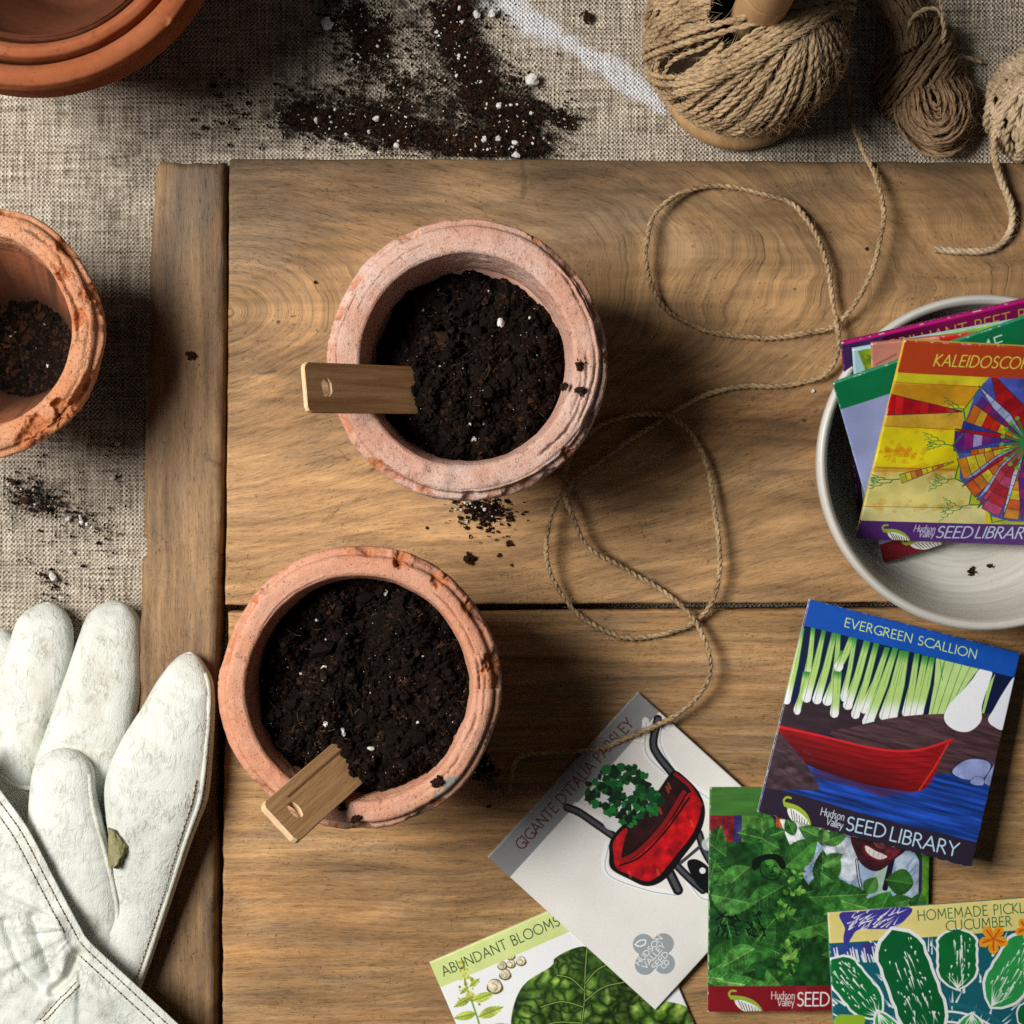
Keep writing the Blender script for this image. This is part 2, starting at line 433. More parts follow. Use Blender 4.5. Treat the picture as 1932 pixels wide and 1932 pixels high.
def mat_marker():
    m = NT('marker_wood', .5, .35); v = m.attr('along_across').outputs['Vector']
    g = m.noise(m.vm('MULTIPLY', v, (28, 520, 300)), 1.0, 4.0, .6, .6); b = m.noise(m.vm('MULTIPLY', v, (8, 150, 1)), 1.0, 2.0, .5, 1.0); f = m.noise(m.vm('MULTIPLY', v, (160, 2600, 900)), 1.0, 2.0)
    c = m.mix(m.mr(g, .3, .7), (0.40, 0.20, 0.08), (0.64, 0.39, 0.19)); c = m.mix(m.mr(b, .50, .62, 0, .55), c, (0.33, 0.15, 0.055)); c = m.mix(m.mr(f, .62, .75, 0, .35), c, (.24, .11, .045))
    m.col(c); m.bump(m.ma('ADD', g, f), .25, .0005)
    return m.m
M_marker = mat_marker()
M_markend = mat_grainwood('marker_end_lit_hole', (0.62, 0.41, 0.22), (0.75, 0.54, 0.33), 500, 500, 500, .7)
M_leather = mat_leather()
M_thread = mat_noise('tan_thread', (0.36, 0.27, 0.16), (0.52, 0.42, 0.28), 900.0, .8, .2, .2)
M_hole = mat_noise('needle_hole', (0.06, 0.05, 0.04), (0.09, 0.075, 0.06), 900.0, .9, .1, .1)
M_suede = mat_noise('suede_inside', (0.16, 0.145, 0.07), (0.34, 0.31, 0.17), 700.0, .95, .1, .6)
M_stone = mat_stone(); M_print = mat_print()
M_dark = mat_noise('dark_gap', (0.012, 0.009, 0.007), (0.02, 0.015, 0.011), 300.0, .95, .1, .1)
# ------------------------------------------------------------------ linen cloth
def blob(X, Y, cx, cy, rx, ry, rot=0.0):
    c, s = math.cos(rot), math.sin(rot)
    dx, dy = X - cx, Y - cy
    u = (dx * c + dy * s) / rx; v = (-dx * s + dy * c) / ry
    return np.exp(-(u * u + v * v))

def seg_d(X, Y, pts):
    d = np.full(X.shape, 1e9)
    for (x0, y0), (x1, y1) in zip(pts[:-1], pts[1:]):
        vx, vy = x1 - x0, y1 - y0; L = vx * vx + vy * vy
        t = np.clip(((X - x0) * vx + (Y - y0) * vy) / L, 0, 1)
        d = np.minimum(d, np.hypot(X - x0 - t * vx, Y - y0 - t * vy))
    return d

def build_linen():
    n = 760
    gx, gy = np.meshgrid(np.linspace(-700, 2640, n), np.linspace(-700, 2640, n), indexing='ij')
    kx = S * (D - ZL) / D
    X, Y = (gx - 966) * kx, -(gy - 966) * kx
    # soft folds of the cloth
    z = ZL - 0.0006 + 0.0022 * fbm(X * 9 + 3, Y * 5, 0, 3, 5) * sstep(300, 240, np.minimum(gy, gx + 40)) 
    z -= 0.0012
    stain = np.zeros((n, n, 4)); dirt_shade = np.zeros((n, n))
    wob = 26 * fbm(gx / 40, gy / 40, 0, 3, 8)
    w = seg_d(gx, gy, [(905, -40), (1000, 42), (1110, 98), (1175, 140), (1235, 182), (1250, 205)])
    taper = np.interp(gx, [900, 1000, 1150, 1260], [46, 38, 27, 15])
    wm = sstep(taper, taper * .35, w + wob * .8) * (0.75 + .35 * fbm(gx / 9, gy / 9, 0, 3, 3))
    stain[..., :3] = lin([.93, .945, .97]); stain[..., 3] = np.clip(wm * 1.25, 0, 1) * (.78 + .5 * np.clip(fbm(gx / 5, gy / 5, 0, 3, 77) + .3, 0, 1))
    for cx, cy, r in ((237, 222, 9), (262, 247, 7), (400, 168, 17), (118, 214, 8), (365, 145, 14)):
        b = blob(gx, gy, cx, cy, r, r * 1.2) > .35
        stain[b] = (*lin([.62, .55, .36]), .55)
    # worn-in grime
    for cx, cy, rx, ry, k in ((60, 940, 85, 45, .75), (130, 975, 60, 40, .5), (350, 600, 60, 120, .0), (330, 245, 110, 45, .35), (225, 370, 90, 90, .35),
                              (150, 560, 40, 60, .25), (470, 240, 80, 40, .25), (620, 120, 170, 110, .45), (40, 1080, 60, 40, .2), (205, 640, 30, 60, .25),
                              (240, 720, 50, 90, .3), (250, 300, 60, 30, .3), (95, 1150, 30, 20, .6), (1780, 40, 100, 80, .1), (700, 30, 120, 60, .5)):
        dirt_shade += k * blob(gx, gy, cx, cy, rx, ry) * (0.55 + 1.1 * np.clip(fbm(gx / 28, gy / 28, 0, 4, 12) + .35, 0, 1))
    dirt_shade += .10 * np.clip(fbm(gx / 120, gy / 120, 0, 4, 22), 0, 1)
    d = seg_d(gx, gy, [(860, 0), (865, 90), (900, 180), (960, 230), (1000, 280)])
    dirt_shade += .95 * sstep(100, 30, d + wob * 1.8)
    d = seg_d(gx, gy, [(560, 215), (700, 225), (860, 255), (1000, 255)])
    dirt_shade += .95 * sstep(66, 20, d + wob * 1.8)
    dirt_shade = np.clip(dirt_shade * (.72 + .9 * fbm(gx / 6, gy / 6, 0, 3, 91)), 0, .93)
    o = mk('linen_cloth', np.stack([X, Y, z], -1), gq(n, n), None, [M_linen], attrs={'stain': stain.reshape(-1, 4), 'dirt_shade': dirt_shade.ravel()})
    tag(o, 'grey beige linen cloth with soil smudges under the wooden board', 'cloth', kind='structure')
build_linen()

# ------------------------------------------------------------------ wooden board
def plank_paint(gx, gy, kind):
    X, Y = gx, gy
    if kind == 'upper':
        base = np.array([0.40, 0.232, 0.102])
        warp = 26 * fbm(gx / 330, gy / 190, 0, 2, 31)
        ew = np.interp(gx, [430, 700, 1100, 1932], [1.0, 1.5, 2.3, 2.6])
        f = np.hypot((gx - 432) / ew, (gy - 590 + .06 * (gx - 430)) * 1.15) + warp + 3.2 * fbm(gx / 90, gy / 30, 0, 2, 37)
        per = 21 + 5 * np.sin(f / 90)
        ph = (f / per) % 1.0
        late = np.exp(-((ph - .86) / .075) ** 2)
        amp = .34 * sstep(340, 60, np.hypot(gx - 432, gy - 590)) + .24 + .24 * blob(gx, gy, 1330, 500, 420, 160)
        tone = 1 - amp * late * (0.55 + .45 * fbm(gx / 60, gy / 60, 0, 2, 41)) + .05 * (ph - .5)
        str_ = fbm(gx / 210, gy / 9, 0, 4, 43)
        tone *= 1 + .24 * str_ + .42 * fbm(gx / 150, gy / 45, 0, 4, 47)
        # weathering: dark top strip, pale middle, reddish dark belt right of the pot
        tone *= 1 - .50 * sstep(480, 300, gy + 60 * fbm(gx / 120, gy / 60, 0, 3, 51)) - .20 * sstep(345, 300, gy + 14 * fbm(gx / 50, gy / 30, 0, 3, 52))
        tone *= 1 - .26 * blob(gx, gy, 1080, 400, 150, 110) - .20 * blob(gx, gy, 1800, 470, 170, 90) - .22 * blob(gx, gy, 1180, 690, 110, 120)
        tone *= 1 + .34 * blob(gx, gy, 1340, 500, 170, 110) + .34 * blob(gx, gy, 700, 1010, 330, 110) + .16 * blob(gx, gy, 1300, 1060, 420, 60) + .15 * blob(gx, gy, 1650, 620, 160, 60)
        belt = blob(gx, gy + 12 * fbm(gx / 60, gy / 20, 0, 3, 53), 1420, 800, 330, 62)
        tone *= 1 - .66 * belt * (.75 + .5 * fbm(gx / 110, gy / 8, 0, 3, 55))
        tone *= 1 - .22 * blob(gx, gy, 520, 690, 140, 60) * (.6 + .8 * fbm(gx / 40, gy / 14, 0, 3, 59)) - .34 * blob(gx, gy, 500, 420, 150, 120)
        red = np.clip(.6 * belt + .25 * blob(gx, gy, 700, 560, 200, 200) + .2 * fbm(gx / 160, gy / 70, 0, 3, 61), 0, 1)
        grey = np.clip(.5 * blob(gx, gy, 480, 400, 140, 130) + .45 * blob(gx, gy, 1150, 420, 300, 80) + .3 * fbm(gx / 120, gy / 60, 0, 3, 63), 0, 1)
    elif kind == 'lower':
        base = np.array([0.42, 0.250, 0.110])
        yy = gy + 14 * fbm(gx / 280, gy / 120, 0, 3, 71)
        ph = (yy / 17 + .9 * fbm(gx / 400, gy / 90, 0, 2, 73)) % 1.0
        late = np.exp(-((ph - .85) / .1) ** 2)
        tone = 1 - .18 * late + .24 * fbm(gx / 240, gy / 8, 0, 4, 75) + .40 * fbm(gx / 170, gy / 40, 0, 4, 77)
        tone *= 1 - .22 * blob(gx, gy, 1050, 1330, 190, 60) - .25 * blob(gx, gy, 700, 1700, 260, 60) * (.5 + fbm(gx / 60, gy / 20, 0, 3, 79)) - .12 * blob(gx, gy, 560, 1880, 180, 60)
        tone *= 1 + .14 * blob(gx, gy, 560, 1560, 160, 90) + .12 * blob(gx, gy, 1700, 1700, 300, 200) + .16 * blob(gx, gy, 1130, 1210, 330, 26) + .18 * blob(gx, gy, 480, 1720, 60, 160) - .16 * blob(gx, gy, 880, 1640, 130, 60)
        red = np.clip(.25 + .4 * fbm(gx / 200, gy / 60, 0, 3, 81), 0, 1)
        grey = np.clip(.55 * fbm(gx / 130, gy / 25, 0, 4, 83), 0, 1)
    else:
        base = np.array([0.225, 0.135, 0.066])
        xx = gx + 9 * fbm(gx / 90, gy / 260, 0, 3, 91)
        tone = 1 + .24 * fbm(gx / 7, gy / 240, 0, 4, 93) + .42 * fbm(gx / 40, gy / 160, 0, 4, 95)
        tone *= 1 + .28 * sstep(302, 276, gx + 8 * fbm(gx / 30, gy / 60, 0, 2, 96)) * sstep(1000, 500, gy) + .30 * blob(gx, gy, 350, 1080, 90, 190) 
        tone *= 1 - .25 * blob(gx, gy, 355, 400, 50, 110) - .22 * blob(gx, gy, 300, 930, 40, 120) - .3 * blob(gx, gy, 395, 1910, 22, 20)
        red = np.clip(.5 * blob(gx, gy, 410, 420, 16, 80) + .3 * fbm(gx / 40, gy / 150, 0, 3, 97), 0, 1)
        grey = np.clip(.35 * blob(gx, gy, 350, 400, 70, 160) + .5 * fbm(gx / 50, gy / 130, 0, 3, 99), 0, 1)
    col = base[None, None] * np.clip(tone, .25, 1.6)[..., None]
    lum = col.mean(-1, keepdims=True)
    col = col * (1 + red[..., None] * np.array([.10, -.10, -.30]))
    col = col * (1 - .5 * grey[..., None]) + .5 * grey[..., None] * lum * np.array([1.05, .98, .84])
    # stains and specks
    sp = fbm(gx / 7, gy / 4, 0, 3, 101)
    zone = np.clip(fbm(gx / 110, gy / 50, 0, 3, 103) + .1, 0, 1)
    col *= (1 - .6 * sstep(.40, .62, sp) * zone)[..., None]
    col *= (1 - .7 * (fbm(gx / 3.2, gy / 3.2, 0, 2, 107) > .68) * (zone > .25))[..., None]
    def scratch(pts, w, k, j=2.0):
        nonlocal col
        d = seg_d(gx + j * vn(gx / 9, gy / 9, 0, 5), gy + j * vn(gx / 9, gy / 9, 3, 6), pts)
        a = np.clip((w - d) / 1.5 + .5, 0, 1)
        col *= (1 + (k - 1) * a * (.6 + .4 * vn(gx / 14, gy / 14, 0, 8)))[..., None]
    if kind == 'upper':
        scratch([(436, 724), (472, 713)], 1.6, .35); scratch([(490, 705), (520, 699)], 2.6, .3)
        scratch([(578, 878), (625, 862), (660, 866)], 1.6, .4); scratch([(600, 888), (655, 868), (640, 850)], 1.2, .5)
        scratch([(432, 866), (560, 862), (640, 858)], 1.2, .6); scratch([(608, 985), (640, 960)], 2.0, .35); scratch([(590, 1000), (630, 975)], 1.2, .5)
        scratch([(985, 310), (990, 360), (985, 372)], 5, .55); scratch([(995, 377), (1030, 386)], 1.8, .35); scratch([(1010, 380), (1018, 400)], 1.4, .5)
        scratch([(800, 306), (845, 325)], 2.2, .5); scratch([(905, 1012), (935, 1062)], .8, 1.35); scratch([(1127, 965), (1175, 1052)], .8, 1.4, 0)
        scratch([(1205, 955), (1252, 1025)], .7, 1.3, 0); scratch([(1118, 993), (1127, 985)], 1.4, .35)
        scratch([(1560, 720), (1700, 745)], 2, .75, 6); scratch([(1490, 805), (1540, 770)], 3, .6, 6)
        for cx, cy, r in ((1518, 793, 5), (595, 533, 3), (525, 607, 4), (551, 597, 2), (1500, 545, 3), (1635, 470, 4), (1148, 600, 3)):
            col *= (1 - .8 * (np.hypot(gx - cx, (gy - cy) * 1.6) < r))[..., None]
    if kind == 'lower':
        for a, b in (((480, 1780), (560, 1830)), ((520, 1700), (640, 1840)), ((800, 1700), (900, 1800)), ((860, 1560), (960, 1680)), ((930, 1760), (1000, 1640)),
                     ((460, 1900), (520, 1860)), ((620, 1880), (760, 1760)), ((1000, 1620), (1100, 1720))):
            scratch([a, b], .7, 1.22, 3)
        scratch([(1400, 1440), (1412, 1446)], 1.5, .5)
        for k in range(16):
            a0 = rng.uniform([440, 1600], [1100, 1920]); an = rng.uniform(0, 3.14); ln = rng.uniform(15, 70)
            scratch([tuple(a0), (a0[0] + ln * math.cos(an), a0[1] + ln * math.sin(an))], .6, rng.choice([.7, 1.25]), 2)
    if kind == 'batten':
        scratch([(386, 858), (394, 868), (410, 880)], 4, .4, 5); scratch([(390, 835), (388, 860)], 2, .6); scratch([(330, 920), (331, 1100)], 1.2, .75, 4)
        scratch([(330, 1180), (331, 1330)], 1.0, .8, 4); scratch([(395, 1700), (403, 1710), (398, 1720)], 3, .4)
    fld = {'upper': lambda: f, 'lower': lambda: yy, 'batten': lambda: xx}[kind]()
    return np.clip(col, .008, .8), fld * S

def plank(parent, name, edge, kind, along, bev=0.0013, step=1.9, seed=0):
    """edge(gx01, gy01) -> layout coords; a slab with a worn rounded rim, its top a fine grid"""
    (x0, x1, y0, y1, fl, fr, ft, fb) = edge
    nu, nv = int((x1 - x0) / step) + 1, int((y1 - y0) / step) + 1
    u, v = np.meshgrid(np.linspace(0, 1, nu), np.linspace(0, 1, nv), indexing='ij')
    yy = y0 + (y1 - y0) * v; xx = x0 + (x1 - x0) * u
    L, R = fl(yy), fr(yy); gx = L + (R - L) * u
    Tp, Bt = ft(gx), fb(gx); gy = Tp + (Bt - Tp) * v
    dl, dr, dt, db = (gx - L) * S, (R - gx) * S, (gy - Tp) * S, (Bt - gy) * S
    e = bev * (1 + .7 * fbm(gx / 60, gy / 60, 0, 3, seed + 1)); e = np.maximum(e, .0006)
    z = np.zeros_like(gx)
    for d in (dl, dr, dt, db):
        t = np.clip(1 - d / e, 0, 1); z -= e * (1 - np.sqrt(np.clip(1 - t * t, 0, 1)))
    z += .00025 * fbm(gx / 70, gy / 25, 0, 3, seed + 2)
    top = np.stack([(gx - 966) * S, -(gy - 966) * S, z], -1)
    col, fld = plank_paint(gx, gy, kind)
    bag = Bag()
    # ring of the rim, swept down to the cloth
    idx = np.arange(nu * nv).reshape(nu, nv)
    loop = np.concatenate([idx[:-1, 0], idx[-1, :-1], idx[:0:-1, -1], idx[0, :0:-1]])
    Vt = top.reshape(-1, 3); low = Vt[loop].copy(); low[:, 2] = ZL + .0003
    n0 = len(Vt); k = len(loop); i = np.arange(k)
    F = np.concatenate([gq(nu, nv)[:, ::-1], np.stack([loop[i], loop[(i + 1) % k], n0 + (i + 1) % k, n0 + i], -1)])
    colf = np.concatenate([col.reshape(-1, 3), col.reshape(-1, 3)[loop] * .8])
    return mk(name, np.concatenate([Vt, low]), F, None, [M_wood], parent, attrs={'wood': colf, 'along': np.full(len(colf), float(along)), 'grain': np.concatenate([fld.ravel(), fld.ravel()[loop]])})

def K(*ab):
    xs, ys = zip(*ab); return lambda t: np.interp(t, xs, ys)

def wv(f, amp, sc, seed):
    return lambda t: f(t) + amp * fbm(np.asarray(t) / sc, seed, 0, 3, seed)

board = thing('wooden_board', 'worn brown plank board with two wide planks and an end batten, under the pots', 'board', (0, 0, ZL))
gapl = K((300, 432), (650, 430), (1000, 427), (1150, 424), (1500, 420), (2050, 418))
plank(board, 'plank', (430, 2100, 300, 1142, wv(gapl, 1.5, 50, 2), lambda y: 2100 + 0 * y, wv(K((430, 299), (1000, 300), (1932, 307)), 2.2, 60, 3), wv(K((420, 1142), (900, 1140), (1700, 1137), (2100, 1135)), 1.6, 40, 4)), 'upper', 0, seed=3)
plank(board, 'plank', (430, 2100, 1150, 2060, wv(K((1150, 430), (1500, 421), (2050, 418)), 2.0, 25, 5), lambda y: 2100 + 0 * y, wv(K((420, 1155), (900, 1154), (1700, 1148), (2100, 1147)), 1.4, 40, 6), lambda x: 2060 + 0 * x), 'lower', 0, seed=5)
plank(board, 'batten', (280, 425, 300, 2060, wv(K((300, 297), (330, 291), (400, 284), (600, 279), (900, 270), (1005, 268), (1012, 273), (1045, 273), (1052, 266), (1230, 262), (2060, 240)), 2.6, 45, 7), wv(K((300, 423), (650, 423), (900, 420), (1150, 411), (1290, 407), (2060, 404)), 1.6, 60, 8), wv(K((280, 306), (425, 303)), 3, 25, 9), lambda x: 2060 + 0 * x), 'batten', 1, bev=.0034, seed=7)
# ------------------------------------------------------------------ clay pots
def resample(pts, step):
    p = np.asarray(pts, float); out = []
    for a, b in zip(p[:-1], p[1:]):
        n = max(1, int(np.linalg.norm(b - a) / step)); t = np.linspace(0, 1, n, endpoint=False)[:, None]
        out.append(a + (b - a) * t)
    out.append(p[-1:]); return np.concatenate(out)

def round_profile(p, it=3):
    for _ in range(it):
        q = p.copy(); q[1:-1] = .25 * p[:-2] + .5 * p[1:-1] + .25 * p[2:]; p = q
    return p

def lathe(name, prof, nseg, mat, parent, ctr, disp=None, closed=True):
    """prof (k,2) r,z (closed loop); disp(th,r,z,k)-> dr,dz,attrs"""
    p = np.asarray(prof); k = len(p)
    th = np.arange(nseg) * 2 * math.pi / nseg
    T, R = np.meshgrid(th, p[:, 0], indexing='ij'); Z = np.broadcast_to(p[:, 1], T.shape)
    attrs = {}
    if disp is not None:
        R, Z, attrs = disp(T, R, Z)
    V = np.stack([ctr[0] + R * np.cos(T), ctr[1] + R * np.sin(T), Z], -1)
    i = np.arange(nseg)[:, None]; kk = k if closed else k - 1; j = np.arange(kk)[None]
    i2 = (i + 1) % nseg; j2 = (j + 1) % k
    F = np.stack([i * k + j, i2 * k + j, i2 * k + j2, i * k + j2], -1).reshape(-1, 4)[:, ::-1]
    return mk(name, V.reshape(-1, 3), F, None, [mat], parent, attrs={a: np.asarray(v).reshape(T.size) for a, v in attrs.items()})

def adiff(a, b): return (a - b + math.pi) % (2 * math.pi) - math.pi

def clay_pot(label, px, py, zr, rad_px, zb, band_px, mat, seed, collar=.026, taper=.74, rough=1.0, chips=(), grooves=(), lobes=(), moss=(), group=None, cone=0.0, nseg=900, wall=.008, ctr=None):
    c = P(px, py, zr) if ctr is None else np.array([ctr[0], ctr[1], zr])
    k = S * (D - zr) / D
    ro = rad_px * k; bw = band_px * k; ri = ro - bw
    t = thing('clay_pot', label, 'pot', (c[0], c[1], zb), group)
    h = zr - zb
    zc = zr - collar
    bot_r = ro * taper * .86
    # rim collar: outside face, rounded top, inside face
    e = .0035
    if rough < .5:
        prof = [(ro - .004, zc), (ro - .0008, zc + .001), (ro, zc + .004), (ro + .0003, zr - .006), (ro - .0006, zr - .0016), (ro - .003, zr - .0003), (ro - bw * .5, zr), (ri + .003, zr - .0006), (ri + .0008, zr - .0025), (ri - .0008, zr - .008), (ri - .0022, zc), (ri + .001, zc - .0005)]
        prof = round_profile(resample(prof, .00045), 4)
    else:                                                          # old hand-thrown rim: a flat top with a broken lower step outside it
        prof = [(ro - .004, zc), (ro - .0008, zc + .001), (ro, zc + .004), (ro + .0004, zr - .0052), (ro - .0004, zr - .0034), (ro - .0019, zr - .0030), (ro - .0026, zr - .0030), (ro - .0031, zr - .0008), (ro - .0042, zr), (ro - bw * .5, zr + .0003), (ri + .0016, zr - .0002), (ri + .0004, zr - .0014), (ri - .0008, zr - .008), (ri - .0022, zc), (ri + .001, zc - .0005)]
        prof = round_profile(resample(prof, .00042), 2)
    rt = np.random.default_rng(seed)
    def disp(T, R, Z):
        ct, st = np.cos(T), np.sin(T)
        x, y = R * ct, R * st
        up = sstep(zr - .004, zr - .0008, Z)                      # how much a point is on the top face
        outf = sstep(ri + bw * .6, ro - .001, R)
        n1 = fbm(x * 55, y * 55, Z * 55, 4, seed); n2 = fbm(x * 300, y * 300, Z * 300, 4, seed + 3)
        n3 = fbm(T * 2.2 + seed, (R - ri) / bw * 6, Z * 300, 4, seed + 5)          # streaks that run round
        dz = up * rough * (.00040 * n1 + .00016 * n2 + .00014 * n3)
        dr = (1 - up) * rough * (.0006 * n1 + .00025 * n2 + .0002 * n3) + .0006 * rough * fbm(ct * 2.2, st * 2.2, 0, 3, seed + 9)
        wear_shade = .5 * sstep(.30, .6, fbm(x * 700, y * 700, Z * 700, 3, seed + 11)) * (fbm(x * 60, y * 60, 0, 2, seed + 13) > 0)
        fresh = np.zeros_like(R); ms = np.zeros_like(R)
        # ragged broken outer lip
        rag = np.clip(fbm(T * 5.5, seed, Z * 40, 4, seed + 15) + .05, 0, 1) * rough
        lip = np.exp(-((R - ro) / .0024) ** 2) * sstep(zr - .008, zr - .0035, Z)
        dr -= lip * rag * .0045; dz -= lip * rag * .003
        fresh = np.maximum(fresh, .75 * lip * sstep(.1, .35, rag) * (fbm(x * 260, y * 260, Z * 260, 3, seed + 17) > -.05))
        for (a, wa, f, fw, dep, jag) in grooves:                   # angle, half span, radial place 0..1, width, depth
            an = adiff(T, a); span = sstep(wa, wa * .75, np.abs(an))
            rc = ri + bw * (f + .045 * vn(T * 4, seed + a * 3, 0, 21) + .7 * jag * fbm(T * 26, seed + f * 9, 0, 3, 22))
            g = np.exp(-((R - rc) / (.72 * fw * (1 + .5 * vn(T * 15, a, 0, 2)))) ** 2) * span * up * np.clip(.70 + .55 * vn(T * 5, f * 5 + a, 0, 25), 0, 1)
            dz -= dep * g; wear_shade = np.maximum(wear_shade, .72 * sstep(.25, .75, g))
            dz += .2 * dep * np.exp(-((R - rc - fw * 2.2) / (fw * 2)) ** 2) * span * up
        for (a, f, sz, dep) in chips:                              # broken-out bites
            xa, ya = (ri + bw * f) * math.cos(a), (ri + bw * f) * math.sin(a)
            d = np.sqrt((x - xa) ** 2 + (y - ya) ** 2 + (np.minimum(Z - zr, 0) * .8) ** 2) / (sz * (1 + .8 * fbm(x * 330, y * 330, Z * 330, 4, seed + int(a * 7))))
            b = sstep(1.0, .5, d)
            dz -= dep * b * (.8 + .5 * n2) * up; dr -= dep * .6 * b * (1 - up) * outf
            fresh = np.maximum(fresh, .9 * sstep(1.15, .8, d) * sstep(.2, .6, d + .4 * n2 + .2)); wear_shade = np.maximum(wear_shade, .6 * sstep(.7, .25, d))
        for (a, f, sz, hh) in lobes:                               # lumps stuck on the rim
            xa, ya = (ri + bw * f) * math.cos(a), (ri + bw * f) * math.sin(a)
            dz += up * hh * np.exp(-((x - xa) ** 2 + (y - ya) ** 2) / sz ** 2)
        for (a, f, sz) in moss:
            xa, ya = (ri + bw * f) * math.cos(a), (ri + bw * f) * math.sin(a)
            d = np.hypot(x - xa, y - ya) / sz + .9 * fbm(x * 500, y * 500, 0, 3, 77)
            ms = np.maximum(ms, sstep(1.05, .75, d) * up)
        R = R * (1 - cone * np.clip((zr - .003 - Z) / collar, 0, 1) * outf)
        return R + dr, Z + dz, {'wear_shade': np.clip(wear_shade, 0, 1), 'fresh': np.clip(fresh, 0, 1), 'moss': ms}
    lathe('rim', prof, nseg, mat, t, c, disp)
    # tapering body under the collar, with its floor and drain hole
    rj = ro * (.93 - cone); bt = wall
    body = [(ri - .0015, zc - .0012), (rj, zc - .0012), (bot_r, zb + .003), (bot_r - .003, zb + .0006), (.0022, zb + .0006), (.0016, zb + .003), (.0022, zb + .009), (bot_r - bt - .004, zb + .009), (bot_r - bt, zb + .013)]
    body = round_profile(resample(body, .0012), 2)
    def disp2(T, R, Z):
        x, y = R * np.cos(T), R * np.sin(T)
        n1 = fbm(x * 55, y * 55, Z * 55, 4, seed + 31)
        dirt_shade = .85 * sstep(.0, .5, fbm(x * 120, y * 120, Z * 120, 4, seed + 33) - (Z - zb) * 16 + (1.15 if rough > 1.2 else .25 if rough > .5 else -2)) * (R < ri)  # soil stain; in the roughest pot also shade painted over floor and lower wall
        return R + .0006 * rough * n1 * (R > .02), Z, {'wear_shade': np.clip(dirt_shade, 0, 1), 'fresh': 0 * R, 'moss': 0 * R}
    lathe('body', body, 220, M_rough_shade if mat is M_rough else mat, t, c, disp2)
    return t, c, ro, ri, k

potU = clay_pot('pale pink clay pot of soil with a level wooden marker and a cracked thick rim', 880, 678, .098, 266, 0.0006, 67, M_old, 21,
    grooves=((.15, .75, .62, .0006, .0016, .03), (-.45, .55, .42, .0008, .0018, .05), (.7, .6, .9, .0005, .0012, .02), (2.3, .8, .93, .0007, .0020, .02), (2.2, .6, .45, .0003, .0006, .02),
             (1.4, .7, .90, .0005, .0016, .015), (-1.1, .6, .72, .0005, .001, .03), (-.1, .5, .85, .0005, .0011, .02), (3.0, .5, .7, .0004, .0009, .02), (-.25, .25, .3, .0006, .0014, .05), (3.0, .45, .95, .0006, .0014, .02), (.55, .4, .75, .0005, .0014, .03)),
    chips=((.02, 1.06, .004, .003), (-.75, 1.05, .005, .0025), (-1.35, 1.06, .004, .002), (-2.3, 1.05, .004, .002), (1.05, 1.05, .004, .002)),
    lobes=((-1.75, .45, .0035, .0012), (-1.95, .3, .0025, .0012), (-1.5, .5, .004, .0008), (1.35, .4, .004, .0008)))
potL = clay_pot('salmon clay pot of soil with a tilted wooden marker and a chipped rim', 677, 1300, .098, 267, 0.0006, 55, M_salmon, 43,
    grooves=((.45, .55, .3, .0004, .0011, .04), (-.1, .45, .25, .0006, .0014, .04), (-.65, .4, .3, .0005, .0011, .04), (3.6, .7, .93, .0005, .0012, .01), (3.0, .4, .93, .0005, .0012, .01), (2.2, .4, .15, .0003, .0006, .02), (0.05, .3, .45, .0004, .0008, .03)),
    chips=((1.25, .86, .0044, .0085), (1.14, .95, .0030, .004), (.93, .97, .0048, .003), (.62, 1.0, .0048, .0032), (.42, 1.02, .004, .003), (.16, .95, .0062, .0030), (2.45, 1.06, .0042, .002), (-.35, 1.0, .003, .002), (-1.0, 1.0, .004, .002), (1.62, .98, .003, .0018), (-1.75, 1.0, .004, .002)),
    lobes=((2.4, .85, .004, .0009), (.22, .35, .002, .0012), (-.2, .4, .003, .0009)), moss=((-.83, .62, .0028), (-.93, .72, .0018), (-.76, .66, .002)))
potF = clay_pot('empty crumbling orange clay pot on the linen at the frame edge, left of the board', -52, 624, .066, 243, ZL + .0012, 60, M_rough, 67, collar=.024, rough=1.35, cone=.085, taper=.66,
    grooves=((.30, .45, .25, .0010, .0022, .07), (-.40, .4, .55, .0006, .0010, .06), (.8, .35, .5, .0008, .0014, .08), (.1, .5, .62, .0004, .0008, .06)),
    chips=((-.72, .72, .0052, .005), (-.98, .55, .0055, .0035), (-.8, .95, .004, .004), (-1.12, .75, .0045, .003), (.12, .35, .0045, .0025), (.55, .3, .004, .003), (-.5, .95, .0035, .003), (.3, 1.0, .005, .0025), (.75, 1.0, .005, .0025)),
    lobes=((.05, .55, .004, .0014), (-.6, .4, .005, .0012), (.4, .6, .005, .0012)))
cs = P(43, -213, .088)
for lab, zr, ro_px, bd, sd in (('large smooth clay pot, outermost of the three nested pots on the linen', .088, 376, 46, 81), ('smooth clay pot nested between the outermost and innermost of three pots', .083, 313, 33, 83), ('innermost of three nested smooth clay pots, its inside lit by the window', .075, 269, 20, 85)):
    clay_pot(lab, 43, -213, zr, ro_px, ZL + .0012 + (.088 - zr) * 0 + {81: 0, 83: .0125, 85: .022}[sd], bd, M_new_shade if sd == 85 else M_new, sd, collar=.023, rough=.16, taper=.72 if sd == 81 else .66, group='nested clay pots', nseg=420, wall=.005, ctr=cs,
             chips=((-.75, .98, .0022, .0012),) if sd == 81 else ())

